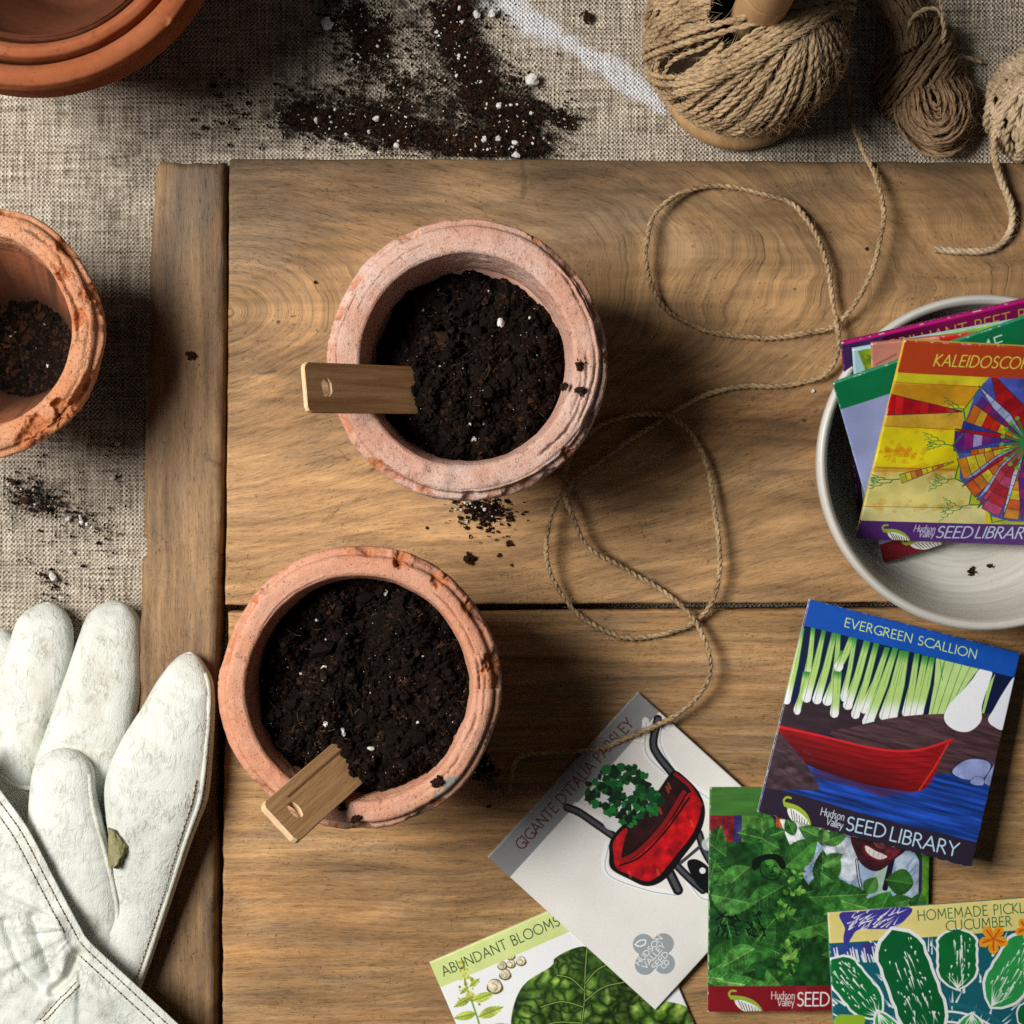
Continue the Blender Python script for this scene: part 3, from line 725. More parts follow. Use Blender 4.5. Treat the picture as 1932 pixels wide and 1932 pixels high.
# ------------------------------------------------------------------ soil
def soil_bed(name, label, ctr, z, R, seed, n=9000, cat='soil', white=90, lumpy=.0082, tilt=0.0, mound=None):
    r = np.random.default_rng(seed); bag = Bag()
    nr, nt = 70, 200
    rr = np.sqrt(np.linspace(0.0004, 1, nr)) * R; th = np.arange(nt) * 2 * math.pi / nt
    T, RR = np.meshgrid(th, rr, indexing='ij')
    def hgt(x, y):
        d = np.hypot(x, y) / R
        return z + tilt * (x - y) / R + lumpy * (fbm(x * 60, y * 60, 0, 4, seed) * 1.5 + .45 * fbm(x * 260, y * 260, 0, 3, seed + 2)) - .006 * sstep(.75, 1.0, d) + (0 if mound is None else mound[3] * np.exp(-((x - mound[0] + ctr[0]) ** 2 + (y - mound[1] + ctr[1]) ** 2) / mound[2] ** 2))
    x, y = RR * np.cos(T), RR * np.sin(T)
    V = np.stack([ctr[0] + x, ctr[1] + y, hgt(x, y)], -1)
    bag.add(V, gq(nt, nr, True)[:, ::-1], None, 0)
    def spots(k, lim=1.0):
        a = r.uniform(0, 2 * math.pi, k); q = np.sqrt(r.uniform(0, 1, k)) * R * lim
        x, y = q * np.cos(a), q * np.sin(a)
        return x, y, hgt(x, y)
    def place(k, rad, m, lim=.985, up=.35):
        x, y, h = spots(k, lim)
        # crumbs gather into clods
        keep = r.uniform(0, 1, k) < .35 + .9 * np.clip(fbm(x * 130, y * 130, 0, 2, seed + 6) + .3, 0, 1)
        x, y, h, rad = x[keep], y[keep], h[keep], rad[keep]
        lumps(bag, np.stack([ctr[0] + x, ctr[1] + y, h + rad * up + r.uniform(0, .0012, len(x))], -1), rad, r, m, .45)
    place(n, r.gamma(2.2, .00021, n) + .00018, 0)
    place(n // 2, r.gamma(2, .00016, n // 2) + .00014, 1)
    place(700, r.gamma(2.5, .00032, 700) + .0005, 0, .93, .2)
    x, y, h = spots(1000); fibres(bag, np.stack([ctr[0] + x, ctr[1] + y, h + .0009], -1), r.gamma(2, .0017, 1000) + .001, r.uniform(.00004, .00010, 1000), r, 1)
    x, y, h = spots(90, .95); fibres(bag, np.stack([ctr[0] + x, ctr[1] + y, h + .0016], -1), r.uniform(.002, .008, 90), r.uniform(.00005, .00010, 90), r, 3, .25)
    x, y, h = spots(white, .96); rad = r.gamma(1.3, .00015, white) + .00015
    lumps(bag, np.stack([ctr[0] + x, ctr[1] + y, h + .0013], -1), rad, r, 2, .3)
    x, y, h = spots(170, .97); lumps(bag, np.stack([ctr[0] + x, ctr[1] + y, h + .0012], -1), r.uniform(.00012, .00022, 170), r, 2, .3)
    if mound is not None:                                           # crumbs pushed up against the marker
        A_, B_ = P(*mound[4]), P(*mound[5]); k = 170; t_ = r.uniform(0, 1, (k, 1)); q = A_ + (B_ - A_) * t_ + r.normal(0, 1, (k, 3)) * [.0010, .0010, .0005]
        lumps(bag, q, r.gamma(2.4, .00028, k) + .0003, r, 0, .45); fibres(bag, q[:40] + [0, 0, .0005], r.gamma(2, .0015, 40) + .001, r.uniform(.00005, .0001, 40), r, 1)
    o = bag.build(name, [M_soil, M_soil2, M_perl, M_straw], origin=(ctr[0], ctr[1], z), smooth=False)
    return tag(o, label, cat, kind='stuff'), hgt

cU = potU[1]; cL = potL[1]
_, hU = soil_bed('potting_soil', 'dark crumbly potting soil filling the pale pink clay pot', cU, .0720, .0408, 5, 16000, white=50, tilt=.0015, mound=(*P(808, 738, .076)[:2], .010, .0060, (787, 688, .0800), (787, 782, .0800)))
_, hL = soil_bed('potting_soil', 'dark crumbly potting soil filling the salmon clay pot', cL, .0800, .0462, 9, 18000, white=80, tilt=.0042, mound=(*P(702, 1408, .083)[:2], .010, .0045, (646, 1406, .0885), (694, 1470, .0885)))

def perlite(px, py, r_mm, z, lab, seed, grp=None, flat=.8):
    r = np.random.default_rng(seed); bag = Bag(); p = P(px, py, z)
    v, f = ico()
    # subdivide once for a rounder crumbly lump
    mid = {}; vv = [tuple(a) for a in v]; ff = []
    def md(a, b):
        k2 = (min(a, b), max(a, b))
        if k2 not in mid:
            q = (np.array(vv[a]) + np.array(vv[b])); q /= np.linalg.norm(q); mid[k2] = len(vv); vv.append(tuple(q))
        return mid[k2]
    for a, b, c in f:
        x, y, w = md(a, b), md(b, c), md(c, a); ff += [(a, x, w), (b, y, x), (c, w, y), (x, y, w)]
    V = np.array(vv); V *= (1 + .62 * fbm(V[:, 0] * 1.9 + seed, V[:, 1] * 1.6, V[:, 2] * 1.6, 3, seed))[:, None]
    V = V * np.array([1, r.uniform(.6, .95), flat]) * r_mm * .001
    a = r.uniform(0, 6.28); V = np.stack([V[:, 0] * math.cos(a) - V[:, 1] * math.sin(a), V[:, 0] * math.sin(a) + V[:, 1] * math.cos(a), V[:, 2]], -1)
    return tag(mk('perlite_lump', V + p + [0, 0, r_mm * .001 * flat * .8], None, np.array(ff), [M_perl], origin=tuple(p), smooth=False), lab, 'perlite', grp)

perlite(944, 609, 2.2, .0765, 'largest white perlite lump on the soil of the pale pink pot', 3)
perlite(893, 828, 1.5, .0740, 'small white perlite lump near the lower edge of soil in the pale pink pot', 4)
perlite(646, 1380, 1.7, 0.0835, 'white perlite lump on the soil just above the tilted marker', 5)
perlite(727, 1118, 1.3, 0.0795, 'white perlite lump at the upper edge of soil in the salmon pot', 6)
perlite(612, 1262, 1.5, 0.0815, 'grey white perlite lump in the middle of the salmon pot soil', 7)
perlite(700, 1412, 1.3, 0.0855, 'pale perlite lump right of the tilted marker in the salmon pot', 8)

# soil left in the empty pot
def residue():
    r = np.random.default_rng(31); bag = Bag(); c = potF[1]; zb = ZL + .0102
    n = 26000; a = r.normal(-.35, 1.15, n); q = np.abs(r.normal(.019, .010, n)); q = np.minimum(q, .0315)
    x, y = q * np.cos(a), q * np.sin(a)
    keep = fbm(x * 110, y * 110, 0, 3, 6) > -.62; x, y, q = x[keep], y[keep], q[keep]; k = len(x)
    z = zb + np.clip(q - .027, 0, 1) * 1.8 + r.uniform(0, .004, k) * np.exp(-((q - .024) / .006) ** 2)
    rad = r.gamma(2, .00022, k) + .0002
    mm = r.uniform(0, 1, k)
    for m, lo, hi in ((0, 0, .62), (1, .62, .993), (2, .993, 1.0)):
        s = (mm >= lo) & (mm < hi); lumps(bag, np.stack([c[0] + x, c[1] + y, z], -1)[s], rad[s] * (.8 if m == 2 else 1), r, m, .45)
    o = bag.build('soil_residue', [M_soil, M_soil2, M_perl], origin=(c[0], c[1], zb), smooth=False)
    tag(o, 'dark soil remains in the bottom of the empty crumbling pot', 'soil', kind='stuff')
residue()

# spilled soil on the linen and on the board
def spill(name, label, paths, n, seed, z0, white=.03, rad=(2.0, .00019), big=.0):
    r = np.random.default_rng(seed); bag = Bag()
    pts = []
    for (path, wd, share) in paths:
        k = int(n * share); p = crom([(*q, 0) for q in path], 200)[:, :2]
        i = r.integers(0, 200, k); pts.append(p[i] + r.normal(0, 1, (k, 2)) * np.interp(i, [0, 199], wd)[:, None] * r.choice([.5, 1, 1.5], (k, 1), p=[.45, .4, .15]))
    q = np.concatenate(pts)
    keep = (fbm(q[:, 0] / 26, q[:, 1] / 26, 0, 3, seed + 5) > r.uniform(-.75, .30, len(q)))
    if z0 < 0: keep &= (q[:, 1] < 295) | (q[:, 0] < 250)
    q = q[keep]; k = len(q)
    kk = S * (D - z0) / D
    pos = np.stack([(q[:, 0] - 966) * kk, -(q[:, 1] - 966) * kk, np.full(k, z0) + r.uniform(.0001, .0011, k)], -1)
    rd = r.gamma(rad[0], rad[1], k) + .00016
    mm = r.uniform(0, 1, k)
    s0 = mm < .58; s1 = (mm >= .58) & (mm < 1 - white); s2 = mm >= 1 - white
    lumps(bag, pos[s0], rd[s0], r, 0, .45); lumps(bag, pos[s1], rd[s1], r, 1, .45); lumps(bag, pos[s2] + [0, 0, .0006], rd[s2] * r.choice([.8, 1.1, 1.6], s2.sum(), p=[.55, .33, .12]), r, 2, .3)
    f = r.integers(0, k, k // 14); fibres(bag, pos[f] + [0, 0, .0006], r.gamma(2, .0014, len(f)) + .0008, r.uniform(.00005, .00011, len(f)), r, 1, .2)
    o = bag.build(name, [M_soil, M_soil2, M_perl], origin=tuple(pos.mean(0)), smooth=False)
    tag(o, label, 'soil', kind='stuff')
zs = ZL + .0004
spill('spilled_soil', 'dark spilled soil with white specks scattered over the linen above the board',
      [([(850, -20), (862, 90), (905, 180), (965, 235), (1000, 290)], (26, 40), .42), ([(545, 215), (680, 235), (800, 262), (960, 285)], (20, 24), .34),
       ([(640, 20), (700, 60), (690, 120)], (34, 30), .10), ([(1000, 215), (1075, 232), (1090, 236)], (22, 8), .05), ([(700, 160), (780, 190)], (60, 40), .06), ([(450, 250), (400, 150)], (50, 60), .01)], 30000, 51, zs, .013, (2.0, .00013))
spill('spilled_soil', 'thin soil crumbs scattered on the linen between the empty pot and the gloves',
      [([(30, 925), (110, 960)], (30, 30), .55), ([(90, 1080), (110, 1130)], (12, 18), .15), ([(130, 970), (200, 1000)], (26, 26), .15), ([(200, 830), (220, 900)], (20, 20), .05), ([(40, 1000), (240, 1120)], (60, 60), .10)], 900, 53, zs, .03, (2, .00014))
spill('spilled_soil', 'small heap of soil crumbs on the plank under the pale pink pot',
      [([(880, 955), (925, 962)], (14, 16), .75), ([(880, 965), (960, 975)], (24, 26), .25)], 900, 55, .0004, .05, (2, .00016))
spill('spilled_soil', 'dark soil crumbs on the plank right of the salmon pot',
      [([(895, 1445), (915, 1450)], (9, 10), .9), ([(900, 1440), (925, 1465)], (16, 16), .1)], 420, 57, .0004, .02, (2, .0002))

for i, (px, py, r_, lab, fl) in enumerate((
        (1004, 152, 3.1, 'largest white perlite lump on the linen, at the upper right of the spilled soil', .8), (618, 46, 2.9, 'grey white flat perlite lump on the shaded linen above the spilled soil', .5),
        (711, 225, 2.0, 'egg shaped perlite lump in the left arm of the spilled soil', .8), (696, 249, 1.1, 'small perlite grain just below the egg shaped lump', .8), (914, 264, 1.5, 'round perlite lump in the spilled soil near the board edge', .8),
        (971, 270, 1.6, 'long perlite lump in the lower right end of the spilled soil', .8), (974, 292, 1.9, 'flat perlite lump against the top edge of the board', .5), (748, 275, 1.5, 'blue grey perlite lump close to the board edge left of the main spill', .8),
        (930, 26, 2.2, 'perlite lump at the top end of the white smear', .8), (900, 28, 2.0, 'pair-like broken perlite lump on the top of the spilled soil', .7), (942, 200, 1.5, 'oblong perlite lump in the middle of the spilled soil', .8),
        (861, 257, 1.0, 'tiny perlite grain between the two arms of spilled soil', .8), (101, 1088, 3.0, 'soil speckled white lump on the linen above the gloves', .7), (213, 902, 1.4, 'white perlite chip on the linen under the empty pot, beside the board', .6),
        (222, 836, 1.4, 'white perlite chip close under the empty pot rim', .6), (129, 980, 1.3, 'left one of the two small perlite grains on the linen smudge', .8), (153, 978, 1.1, 'right one of the two small perlite grains on the linen smudge', .8), (135, 1042, 1.1, 'perlite grain on the linen just above the soil speckled lump', .8))):
    perlite(px, py, r_, ZL + .0005, lab, 100 + i, 'perlite lumps on the linen', fl)
perlite(1534, 738, 1.0, .0003, 'white perlite chip on the plank left of the bowl', 131, None, .5)

def crumb(px, py, r_mm, z, lab, seed, grp='soil crumbs on the board'):
    r = np.random.default_rng(seed); bag = Bag(); p = P(px, py, z); n = 26
    q = r.normal(0, .42, (n, 3)) * r_mm * .001; q[:, 2] = np.abs(q[:, 2]) * .6
    lumps(bag, p + q + [0, 0, r_mm * .0003], r.uniform(.25, .55, n) * r_mm * .001, r, 0, .45)
    fibres(bag, p + q[:6] + [0, 0, r_mm * .0004], np.full(6, r_mm * .0017), np.full(6, .00008), r, 1)
    tag(bag.build('soil_crumb', [M_soil2, M_straw], origin=tuple(p), smooth=False), lab, 'soil crumb', grp)
for i, (px, py, r_, z, lab, g) in enumerate((
        (885, 1053, 2.3, .0004, 'largest soil crumb on the plank between the two soil filled pots', 'soil crumbs on the board'), (961, 1026, 1.3, .0004, 'round soil crumb on the plank right of the largest crumb', 'soil crumbs on the board'),
        (942, 1047, .9, .0004, 'small soil crumb on the plank between the largest and the round crumb', 'soil crumbs on the board'), (965, 1066, .6, .0004, 'tiny soil crumb on the plank below the round crumb', 'soil crumbs on the board'),
        (360, 671, 2.0, .0003, 'dark soil crumb on the batten right of the empty pot', 'soil crumbs on the board'), (1107, 35, 2.6, ZL + .0005, 'dark purple leaf scrap on the linen above the white smear', None),
        (824, 1474, 2.0, .0985, 'dark soil crumb on the lichen patch of the salmon pot rim', None), (669, 1545, 1.5, .0985, 'soil crumb on the lower rim of the salmon pot', None), (645, 1521, 1.5, .0975, 'soil crumb beside the tilted marker on the salmon rim', None),
        (1093, 688, 1.6, .0985, 'soil crumb lying across the rim crack of the pale pink pot', None), (1064, 730, 1.5, .0985, 'soil crumb inside of the rim crack of the pale pink pot', None), (1097, 737, 1.9, .0985, 'elongated soil crumb on the rim of the pale pink pot', None),
        (595, 533, .7, .0003, 'speck of soil on the plank near the upper left of the pale pink pot', 'soil crumbs on the board'), (805, 996, .6, .0003, 'tiny soil crumb left of the soil heap', 'soil crumbs on the board'), (1635, 470, .7, .0003, 'tiny soil crumb on the plank under the hanging twine', 'soil crumbs on the board'))):
    crumb(px, py, r_, z, lab, 200 + i, g)

# ------------------------------------------------------------------ wooden plant markers
def marker(label, A, B, width, thick, hole_at, hole_r, seed, roll=0.0, mark=None):
    """A outer end centre, B buried end centre (world points)"""
    A, B = np.asarray(A, float), np.asarray(B, float)
    d = (B - A); L = np.linalg.norm(d); d /= L
    s = np.cross(d, [0, 0, 1]); s /= np.linalg.norm(s); n = np.cross(s, d)
    s, n = s * math.cos(roll) + n * math.sin(roll), n * math.cos(roll) - s * math.sin(roll)
    t = thing('plant_marker', label, 'plant marker', tuple(A))
    w = width / 2; ch = w * .22
    out = [(0, -w + ch), (ch * .35, -w + ch * .35), (ch, -w), (L, -w), (L, w), (ch, w), (ch * .35, w - ch * .35), (0, w - ch)]
    out = resample(out + [out[0]], .0012)[:-1]
    # outline joined to the hole by rings
    m = len(out); ang = np.arctan2(out[:, 1], out[:, 0] - hole_at)
    o = np.argsort(ang); out = out[o]; ang = ang[o]
    hr = hole_r * (1 + .14 * vn(np.cos(ang) * 2, np.sin(ang) * 2, seed, 3))
    hole = np.stack([hole_at + hr * .85 * np.cos(ang), hr * 1.15 * np.sin(ang)], -1)
    rings = []
    e = .0004
    def loc(p, z): return A + p[:, :1] * d + p[:, 1:] * s + z * n
    fr = np.linspace(0, 1, 7)[1:-1]
    ctr = np.array([hole_at, 0])
    ins = lambda k: out + (ctr - out) / np.linalg.norm(ctr - out, axis=1, keepdims=True) * k
    sec = [(hole, -thick / 2), (ins(e), -thick / 2), (out, -thick / 2 + e), (out, thick / 2 - e), (ins(e), thick / 2)] + [(ins(e) + (hole - ins(e)) * f, thick / 2) for f in fr] + [(hole, thick / 2), (hole * .97 + ctr * .03, 0)]
    V = np.stack([loc(p, z) for p, z in sec], 1).reshape(-1, 3); k = len(sec)
    i = np.arange(m)[:, None]; j = np.arange(k)[None]
    F = np.stack([i * k + j, ((i + 1) % m) * k + j, ((i + 1) % m) * k + (j + 1) % k, i * k + (j + 1) % k], -1).reshape(-1, 4)[:, ::-1]
    # paler sawn wood on the end; hole walls coloured pale to look lit
    pm = np.array([p for p, z in sec]); 
    mi = np.zeros((m, k), int); mi[:, -2:] = 1
    endm = (out[:, 0] < ch * .9); mi[endm, 1:4] = 1
    la = np.stack([np.concatenate([p, np.full((m, 1), z)], 1) for p, z in sec], 1).reshape(-1, 3)
    mk('blade', V, F, None, [M_marker, M_markend], t, smooth=False, midx=mi.ravel(), attrs={'along_across': la + [seed * .1, seed * .03, 0]})
    if mark is not None:
        x0, x1, yy, ww = mark
        g = resample([(x0, yy), (x1, yy)], .003)
        V = np.concatenate([loc(g + [0, -ww], thick / 2 + .00015), loc(g + [0, ww], thick / 2 + .00015)]); q = len(g)
        F = np.array([[a, a + 1, q + a + 1, q + a] for a in range(q - 1)])
        mk('groove', V, F, None, [mat_noise('groove_shade', (.20, .09, .035), (.26, .12, .05), 600)], t)
    return t
zt = .101
marker('flat wooden plant marker with a hole, lying across the rim of the pale pink pot', P(573, 731, .127), P(826, 738, .069), .0196, .0022, .0110, .0033, 3, roll=.04)
marker('tilted wooden plant marker with a hole and a grooved line in the salmon pot', P(524, 1557, .1275), P(704, 1397, .069), .0202, .0030, .0105, .0034, 9, roll=.13, mark=(.012, .060, -.0056, .0004))

# ------------------------------------------------------------------ stoneware bowl
def bowl():
    zr = .052; c = P(1864, 872, zr); k = S * (D - zr) / D; ro = 321 * k
    t = thing('stoneware_bowl', 'white speckled stoneware bowl holding the standing seed packets', 'bowl', (c[0], c[1], .0006))
    w = 20 * k
    prof = [(.002, .0066), (ro * .5, .0066), (ro * .70, .0075), (ro * .80, .0115), (ro * .86, .020), (ro * .905, .034), (ro - w, zr - .003), (ro - w * .75, zr - .0006), (ro - w * .35, zr), (ro - w * .05, zr - .0012), (ro, zr - .004), (ro * .965, .032), (ro * .89, .014), (ro * .80, .005), (ro * .70, .0008), (.002, .0008)]
    prof = round_profile(resample(prof, .0011), 5)
    def disp(T, R, Z):
        return R * (1 + .0035 * np.cos(2 * T + .6) + .002 * np.cos(3 * T)), Z + .0008 * np.cos(T * 2 + 1) * sstep(.01, zr, Z) + .00016 * np.sin(R * 2600) * (R > .01), {}
    lathe('vessel', prof, 300, M_stone, t, c, disp, closed=False)
    return c
cB = bowl()
for i, (px, py, sz, lab) in enumerate(((1772, 1078, 1.8, 'dark soil scrap in the middle of the bowl floor'), (1868, 1068, 1.2, 'thin soil scrap right of the middle scrap in the bowl'), (1852, 1097, 1.0, 'small dark soil scrap low on the bowl floor'), (1741, 1097, .7, 'tiny soil speck left on the bowl floor'))):
    crumb(px + (60 if i == 0 else 0), py, sz, .0068, lab, 260 + i, 'soil scraps in the bowl')
# ------------------------------------------------------------------ twine
def ball(label, name, c, R, sets, mats, seed, rope_r, hole=.16, parent=None, group=None, flat=.92):
    """wound ball: sets of (axis, offset list, radius factor) circles round the centre"""
    r = np.random.default_rng(seed)
    t = thing(name, label, 'twine', tuple(c - [0, 0, R * flat]), group)
    return t, r

def basis(ax):
    ax = np.asarray(ax, float); ax /= np.linalg.norm(ax)
    u = np.cross(ax, [0.31, 0.17, .93]); u /= np.linalg.norm(u); return ax, u, np.cross(ax, u)

def wrap(bag, fz, c, R, ax, off, rr, seed, a0=0., a1=2 * math.pi, n=240, squash=.93, wob=.02, m=0, fn=26, sides=5, pitch=.0075):
    ax, u, v = basis(ax)
    a = np.linspace(a0, a1, n)
    o = off + wob * vn(a * 1.3, seed * 1.7, 0, 3)
    rad = np.sqrt(np.clip(1 - o ** 2, .02, 1))
    d = rad[:, None] * (np.cos(a)[:, None] * u + np.sin(a)[:, None] * v) + o[:, None] * ax
    p = c + d * R * np.array([1, 1, squash]) * (1 + .004 * vn(a * 4, seed, 0, 5))[:, None]
    rope(bag, p, rr, d, pitch, 2, sides, seed * 1.3, m)
    fuzz(fz, p, d, rr, fn, .0085, .00008, 0, seed)
    return p

def twine_ball_main():
    zc = .032; c = P(1411, 58, zc); R = 193 * S * (D - zc) / D
    t = thing('twine_ball', 'large ball of tan jute twine sitting on the wooden spool stand', 'twine', (c[0], c[1], c[2] - R * .9))
    bag = Bag(); fz = Bag()
    # dark core under the windings, a torus-like body with an open middle
    nt, nr = 90, 60
    th = np.linspace(0, 2 * math.pi, nt, endpoint=False); ph = np.linspace(.52, math.pi - .30, nr)
    T, H = np.meshgrid(th, ph, indexing='ij')
    V = c + np.stack([np.sin(H) * np.cos(T), np.sin(H) * np.sin(T), np.cos(H) * .9], -1) * R * .955
    core = mk('core', V, gq(nt, nr, True), None, [M_jute_core], t)
    hole = np.linspace(0, 1, 12); Hc = np.stack([np.interp(hole, [0, 1], [.285, .24]) * R, c[2] + R * (.86 - 1.72 * hole)], -1)
    s = 0; r = np.random.default_rng(5)
    rr = .00122
    HO = .50
    def spiral(th0, dth, h0, h1, lay, seed, n=200, bow=0.0, k=1.0):
        u = np.linspace(0, 1, n); h = h0 + (h1 - h0) * u
        th = th0 + dth * (u - .5) * 2 + bow * np.sin(u * math.pi) + .06 * vn(u * 4, seed, 0, 7)
        d = np.stack([np.sin(h) * np.cos(th), np.sin(h) * np.sin(th), np.cos(h)], -1)
        p = c + d * np.array([1, 1, .9]) * R * lay * (1 + .010 * vn(u * 5, seed, 0, 9))[:, None]
        rope(bag, p, rr * k * r.uniform(.85, 1.15), d, .0092, 2, 6, seed * 1.7, 0)
        fuzz(fz, p, d, rr, 80, .009, .00008, 0, 1000 + seed)
    for i in range(84):
        s += 1; spiral(i * 2 * math.pi / 84 + r.normal(0, .03), -.25 + .14 * math.sin(i * .31), HO + .05 * r.uniform(), 2.6, .955 + .012 * r.uniform(), s)
    # left fan, steep strands from the open middle down to the lower left
    for i in range(28):
        s += 1; spiral(math.pi * .62 + i * .055 + r.normal(0, .014), .30 + .08 * math.sin(i * 1.3), HO - .02, 1.9, .985 + .012 * (i % 2), s)
    # fan of long strands that all run up to one point right of the middle
    Q = np.array([.44, -.06, .90]); Q /= np.linalg.norm(Q)
    e1 = np.cross(Q, [0, 1, 0]); e1 /= np.linalg.norm(e1); e2 = np.cross(Q, e1)
    for i in range(44):
        s += 1; f = i / 43
        psi = math.pi * (1.14 + .78 * f) + r.normal(0, .022)                 # picture direction in which the strand leaves the point
        g = np.array([math.cos(psi), math.sin(psi), 0]); g = g - Q * (g @ Q); g /= np.linalg.norm(g)
        ax = np.cross(Q, g); off = (.20 - .26 * f) + r.normal(0, .018)
        ax = ax / np.linalg.norm(ax)
        # small circle round ax through (nearly) Q
        wrap(bag, fz, c, R * (.985 + .022 * r.uniform()), ax + Q * off * .9, off * .45 + r.normal(0, .03), rr * r.uniform(.9, 1.15), 300 + i, 0, 2 * math.pi, 300, .91, .03, 0, 150, 6, .0098)
    # the pair of strands tied across the front, just under the middle, and two looser ones below
    for i in range(6):
        f = i / 5; wrap(bag, fz, c, R * (1.026 + .010 * (i % 2)), np.array([.52 - .10 * f, -.70, -.49 + .25 * f]), -.20 + .36 * f + .03 * math.sin(i * 2.3), rr, 430 + i, 0, 2 * math.pi, 300, .91, .012, 0, 150, 6, .0098)
    for i, (o, ly) in enumerate(((-.030, 1.035), (.040, 1.03))):
        wrap(bag, fz, c, R * ly, np.array([.223, -.965, -.137]), o, rr * 1.15, 400 + i, 0, 2 * math.pi, 300, .91, .010, 0, 150, 6, .0098)
    bag.build('winding', [M_jute], t); fz.build('loose_fibres', [M_jute_pale], t)
    # wooden spool stand: base dish and upright dowel
    b = P(1403, 136, -.010)
    st = thing('spool_stand', 'turned pale wood spool stand with round base and upright dowel through the twine ball', 'spool stand', (c[0], c[1], ZL + .001))
    rb = 154 * S * (D + .010) / D
    prof = [(.001, ZL + .0012), (rb - .004, ZL + .0012), (rb - .0008, ZL + .003), (rb, ZL + .007), (rb - .0008, ZL + .011), (rb - .0045, ZL + .0145), (rb * .8, ZL + .0158), (.001, ZL + .0158)]
    lathe('base', round_profile(resample(prof, .001), 4), 180, M_oak, st, (c[0] * .35 + b[0] * .65, c[1] * .35 + b[1] * .65), None, closed=False)
    dr = .0108; zt = .135
    foot = np.array([c[0], c[1], ZL + .014]); ax = np.array([.012, .01, 1.0]); ax /= np.linalg.norm(ax); Ld = zt - foot[2]; u = np.cross(ax, [1, 0, 0]); u /= np.linalg.norm(u); v = np.cross(ax, u)
    lp = round_profile(resample([(.0001, 0), (dr, 0), (dr, Ld - .0475), (dr - .0004, Ld - .0470), (dr - .0004, Ld - .0464), (dr, Ld - .0460), (dr * .99, Ld - .004), (dr * .86, Ld - .0008), (.0001, Ld)], .0009), 2)
    a = np.linspace(0, 2 * math.pi, 64, endpoint=False)
    V = foot + lp[None, :, 1:] * ax + lp[None, :, :1] * (np.cos(a)[:, None, None] * u + np.sin(a)[:, None, None] * v)
    mk('dowel', V, gq(64, len(lp), True), None, [M_oak], st)
    return c, R

cT, RT = twine_ball_main()

loose = [(1600, 150, -.012), (1604, 195, -.015), (1612, 240, -.012), (1630, 285, -.001), (1652, 335, .007), (1667, 398, .011), (1662, 450, .012), (1641, 520, .012), (1612, 575, .009), (1578, 608, .006), (1540, 625, .003), (1440, 637, .002), (1340, 625, .002), (1270, 595, .003), (1238, 560, .005), (1221, 510, .008), (1218, 460, .009), (1235, 405, .008), (1285, 364, .005), (1350, 350, .002), (1420, 362, .002),
         (1490, 382, .003), (1530, 428, .006), (1556, 490, .007), (1570, 555, .006), (1579, 620, .009), (1581, 660, .008), (1570, 692, .006), (1543, 715, .004), (1480, 727, .002), (1400, 730, .002), (1340, 743, .002), (1285, 768, .002), (1235, 800, .002), (1180, 836, .002), (1130, 872, .002), (1088, 903, .003), (1058, 935, .006), (1038, 978, .009), (1030, 1030, .010), (1040, 1085, .009), (1072, 1140, .006), (1110, 1175, .004),
         (1170, 1201, .002), (1240, 1199, .002), (1308, 1177, .004), (1342, 1135, .007), (1356, 1080, .009), (1355, 1020, .009), (1346, 940, .008), (1334, 880, .007), (1310, 832, .005), (1275, 795, .0045), (1230, 780, .003), (1180, 785, .002), (1130, 803, .002), (1090, 840, .002), (1070, 880, .003), (1066, 920, .0065), (1077, 965, .009), (1108, 1030, .008), (1178, 1073, .005), (1240, 1107, .004), (1292, 1150, .0065), (1322, 1195, .008),
         (1340, 1250, .010), (1331, 1295, .010), (1292, 1340, .009), (1235, 1370, .0075), (1180, 1394, .006), (1130, 1411, .0045), (1060, 1418, .003), (995, 1424, .002), (972, 1440, .003), (965, 1468, .004), (961, 1492, .003), (950, 1500, .002), (938, 1488, .002)]
def loose_twine():
    p = crom(PA(loose), 5200)
    p[:, 2] = np.maximum(p[:, 2], np.where((p[:, 1] < P(0, 296)[1]), .0014, ZL + .0014))
    p[:, :2] += .0004 * np.stack([vn(np.arange(len(p)) / 70, 0, 0, 4), vn(np.arange(len(p)) / 70, 5, 0, 4)], -1)
    t = thing('loose_twine', 'long thin strand of jute twine looping loosely over the planks', 'twine', tuple(p[0]))
    bag = Bag(); rope(bag, p, .00118, (0, 0, 1), .0068, 2, 6, 0)
    bag.build('strand', [M_jute], t)
    fz = Bag(); fuzz(fz, p, (0, 0, 1), .0011, 2200, .0065, .00009, 0, 4); 
    r = np.random.default_rng(3)
    fuzz(fz, p[-500:], (0, 0, 1), .0011, 90, .012, .00006, 0, 5)
    # frayed end
    for i in range(26):
        e = p[-1]; a = r.uniform(2.0, 3.6); L = r.uniform(.004, .010)
        q = np.stack([e + [L * u * math.cos(a + .8 * u * r.normal()), L * u * math.sin(a), .001 + .002 * u * r.uniform()] for u in np.linspace(0, 1, 6)])
        V, F, T = tube(q, .00009, (0, 0, 1), 3); fz.add(V, F, T)
    fz.build('loose_fibres', [M_jute], t)
loose_twine()

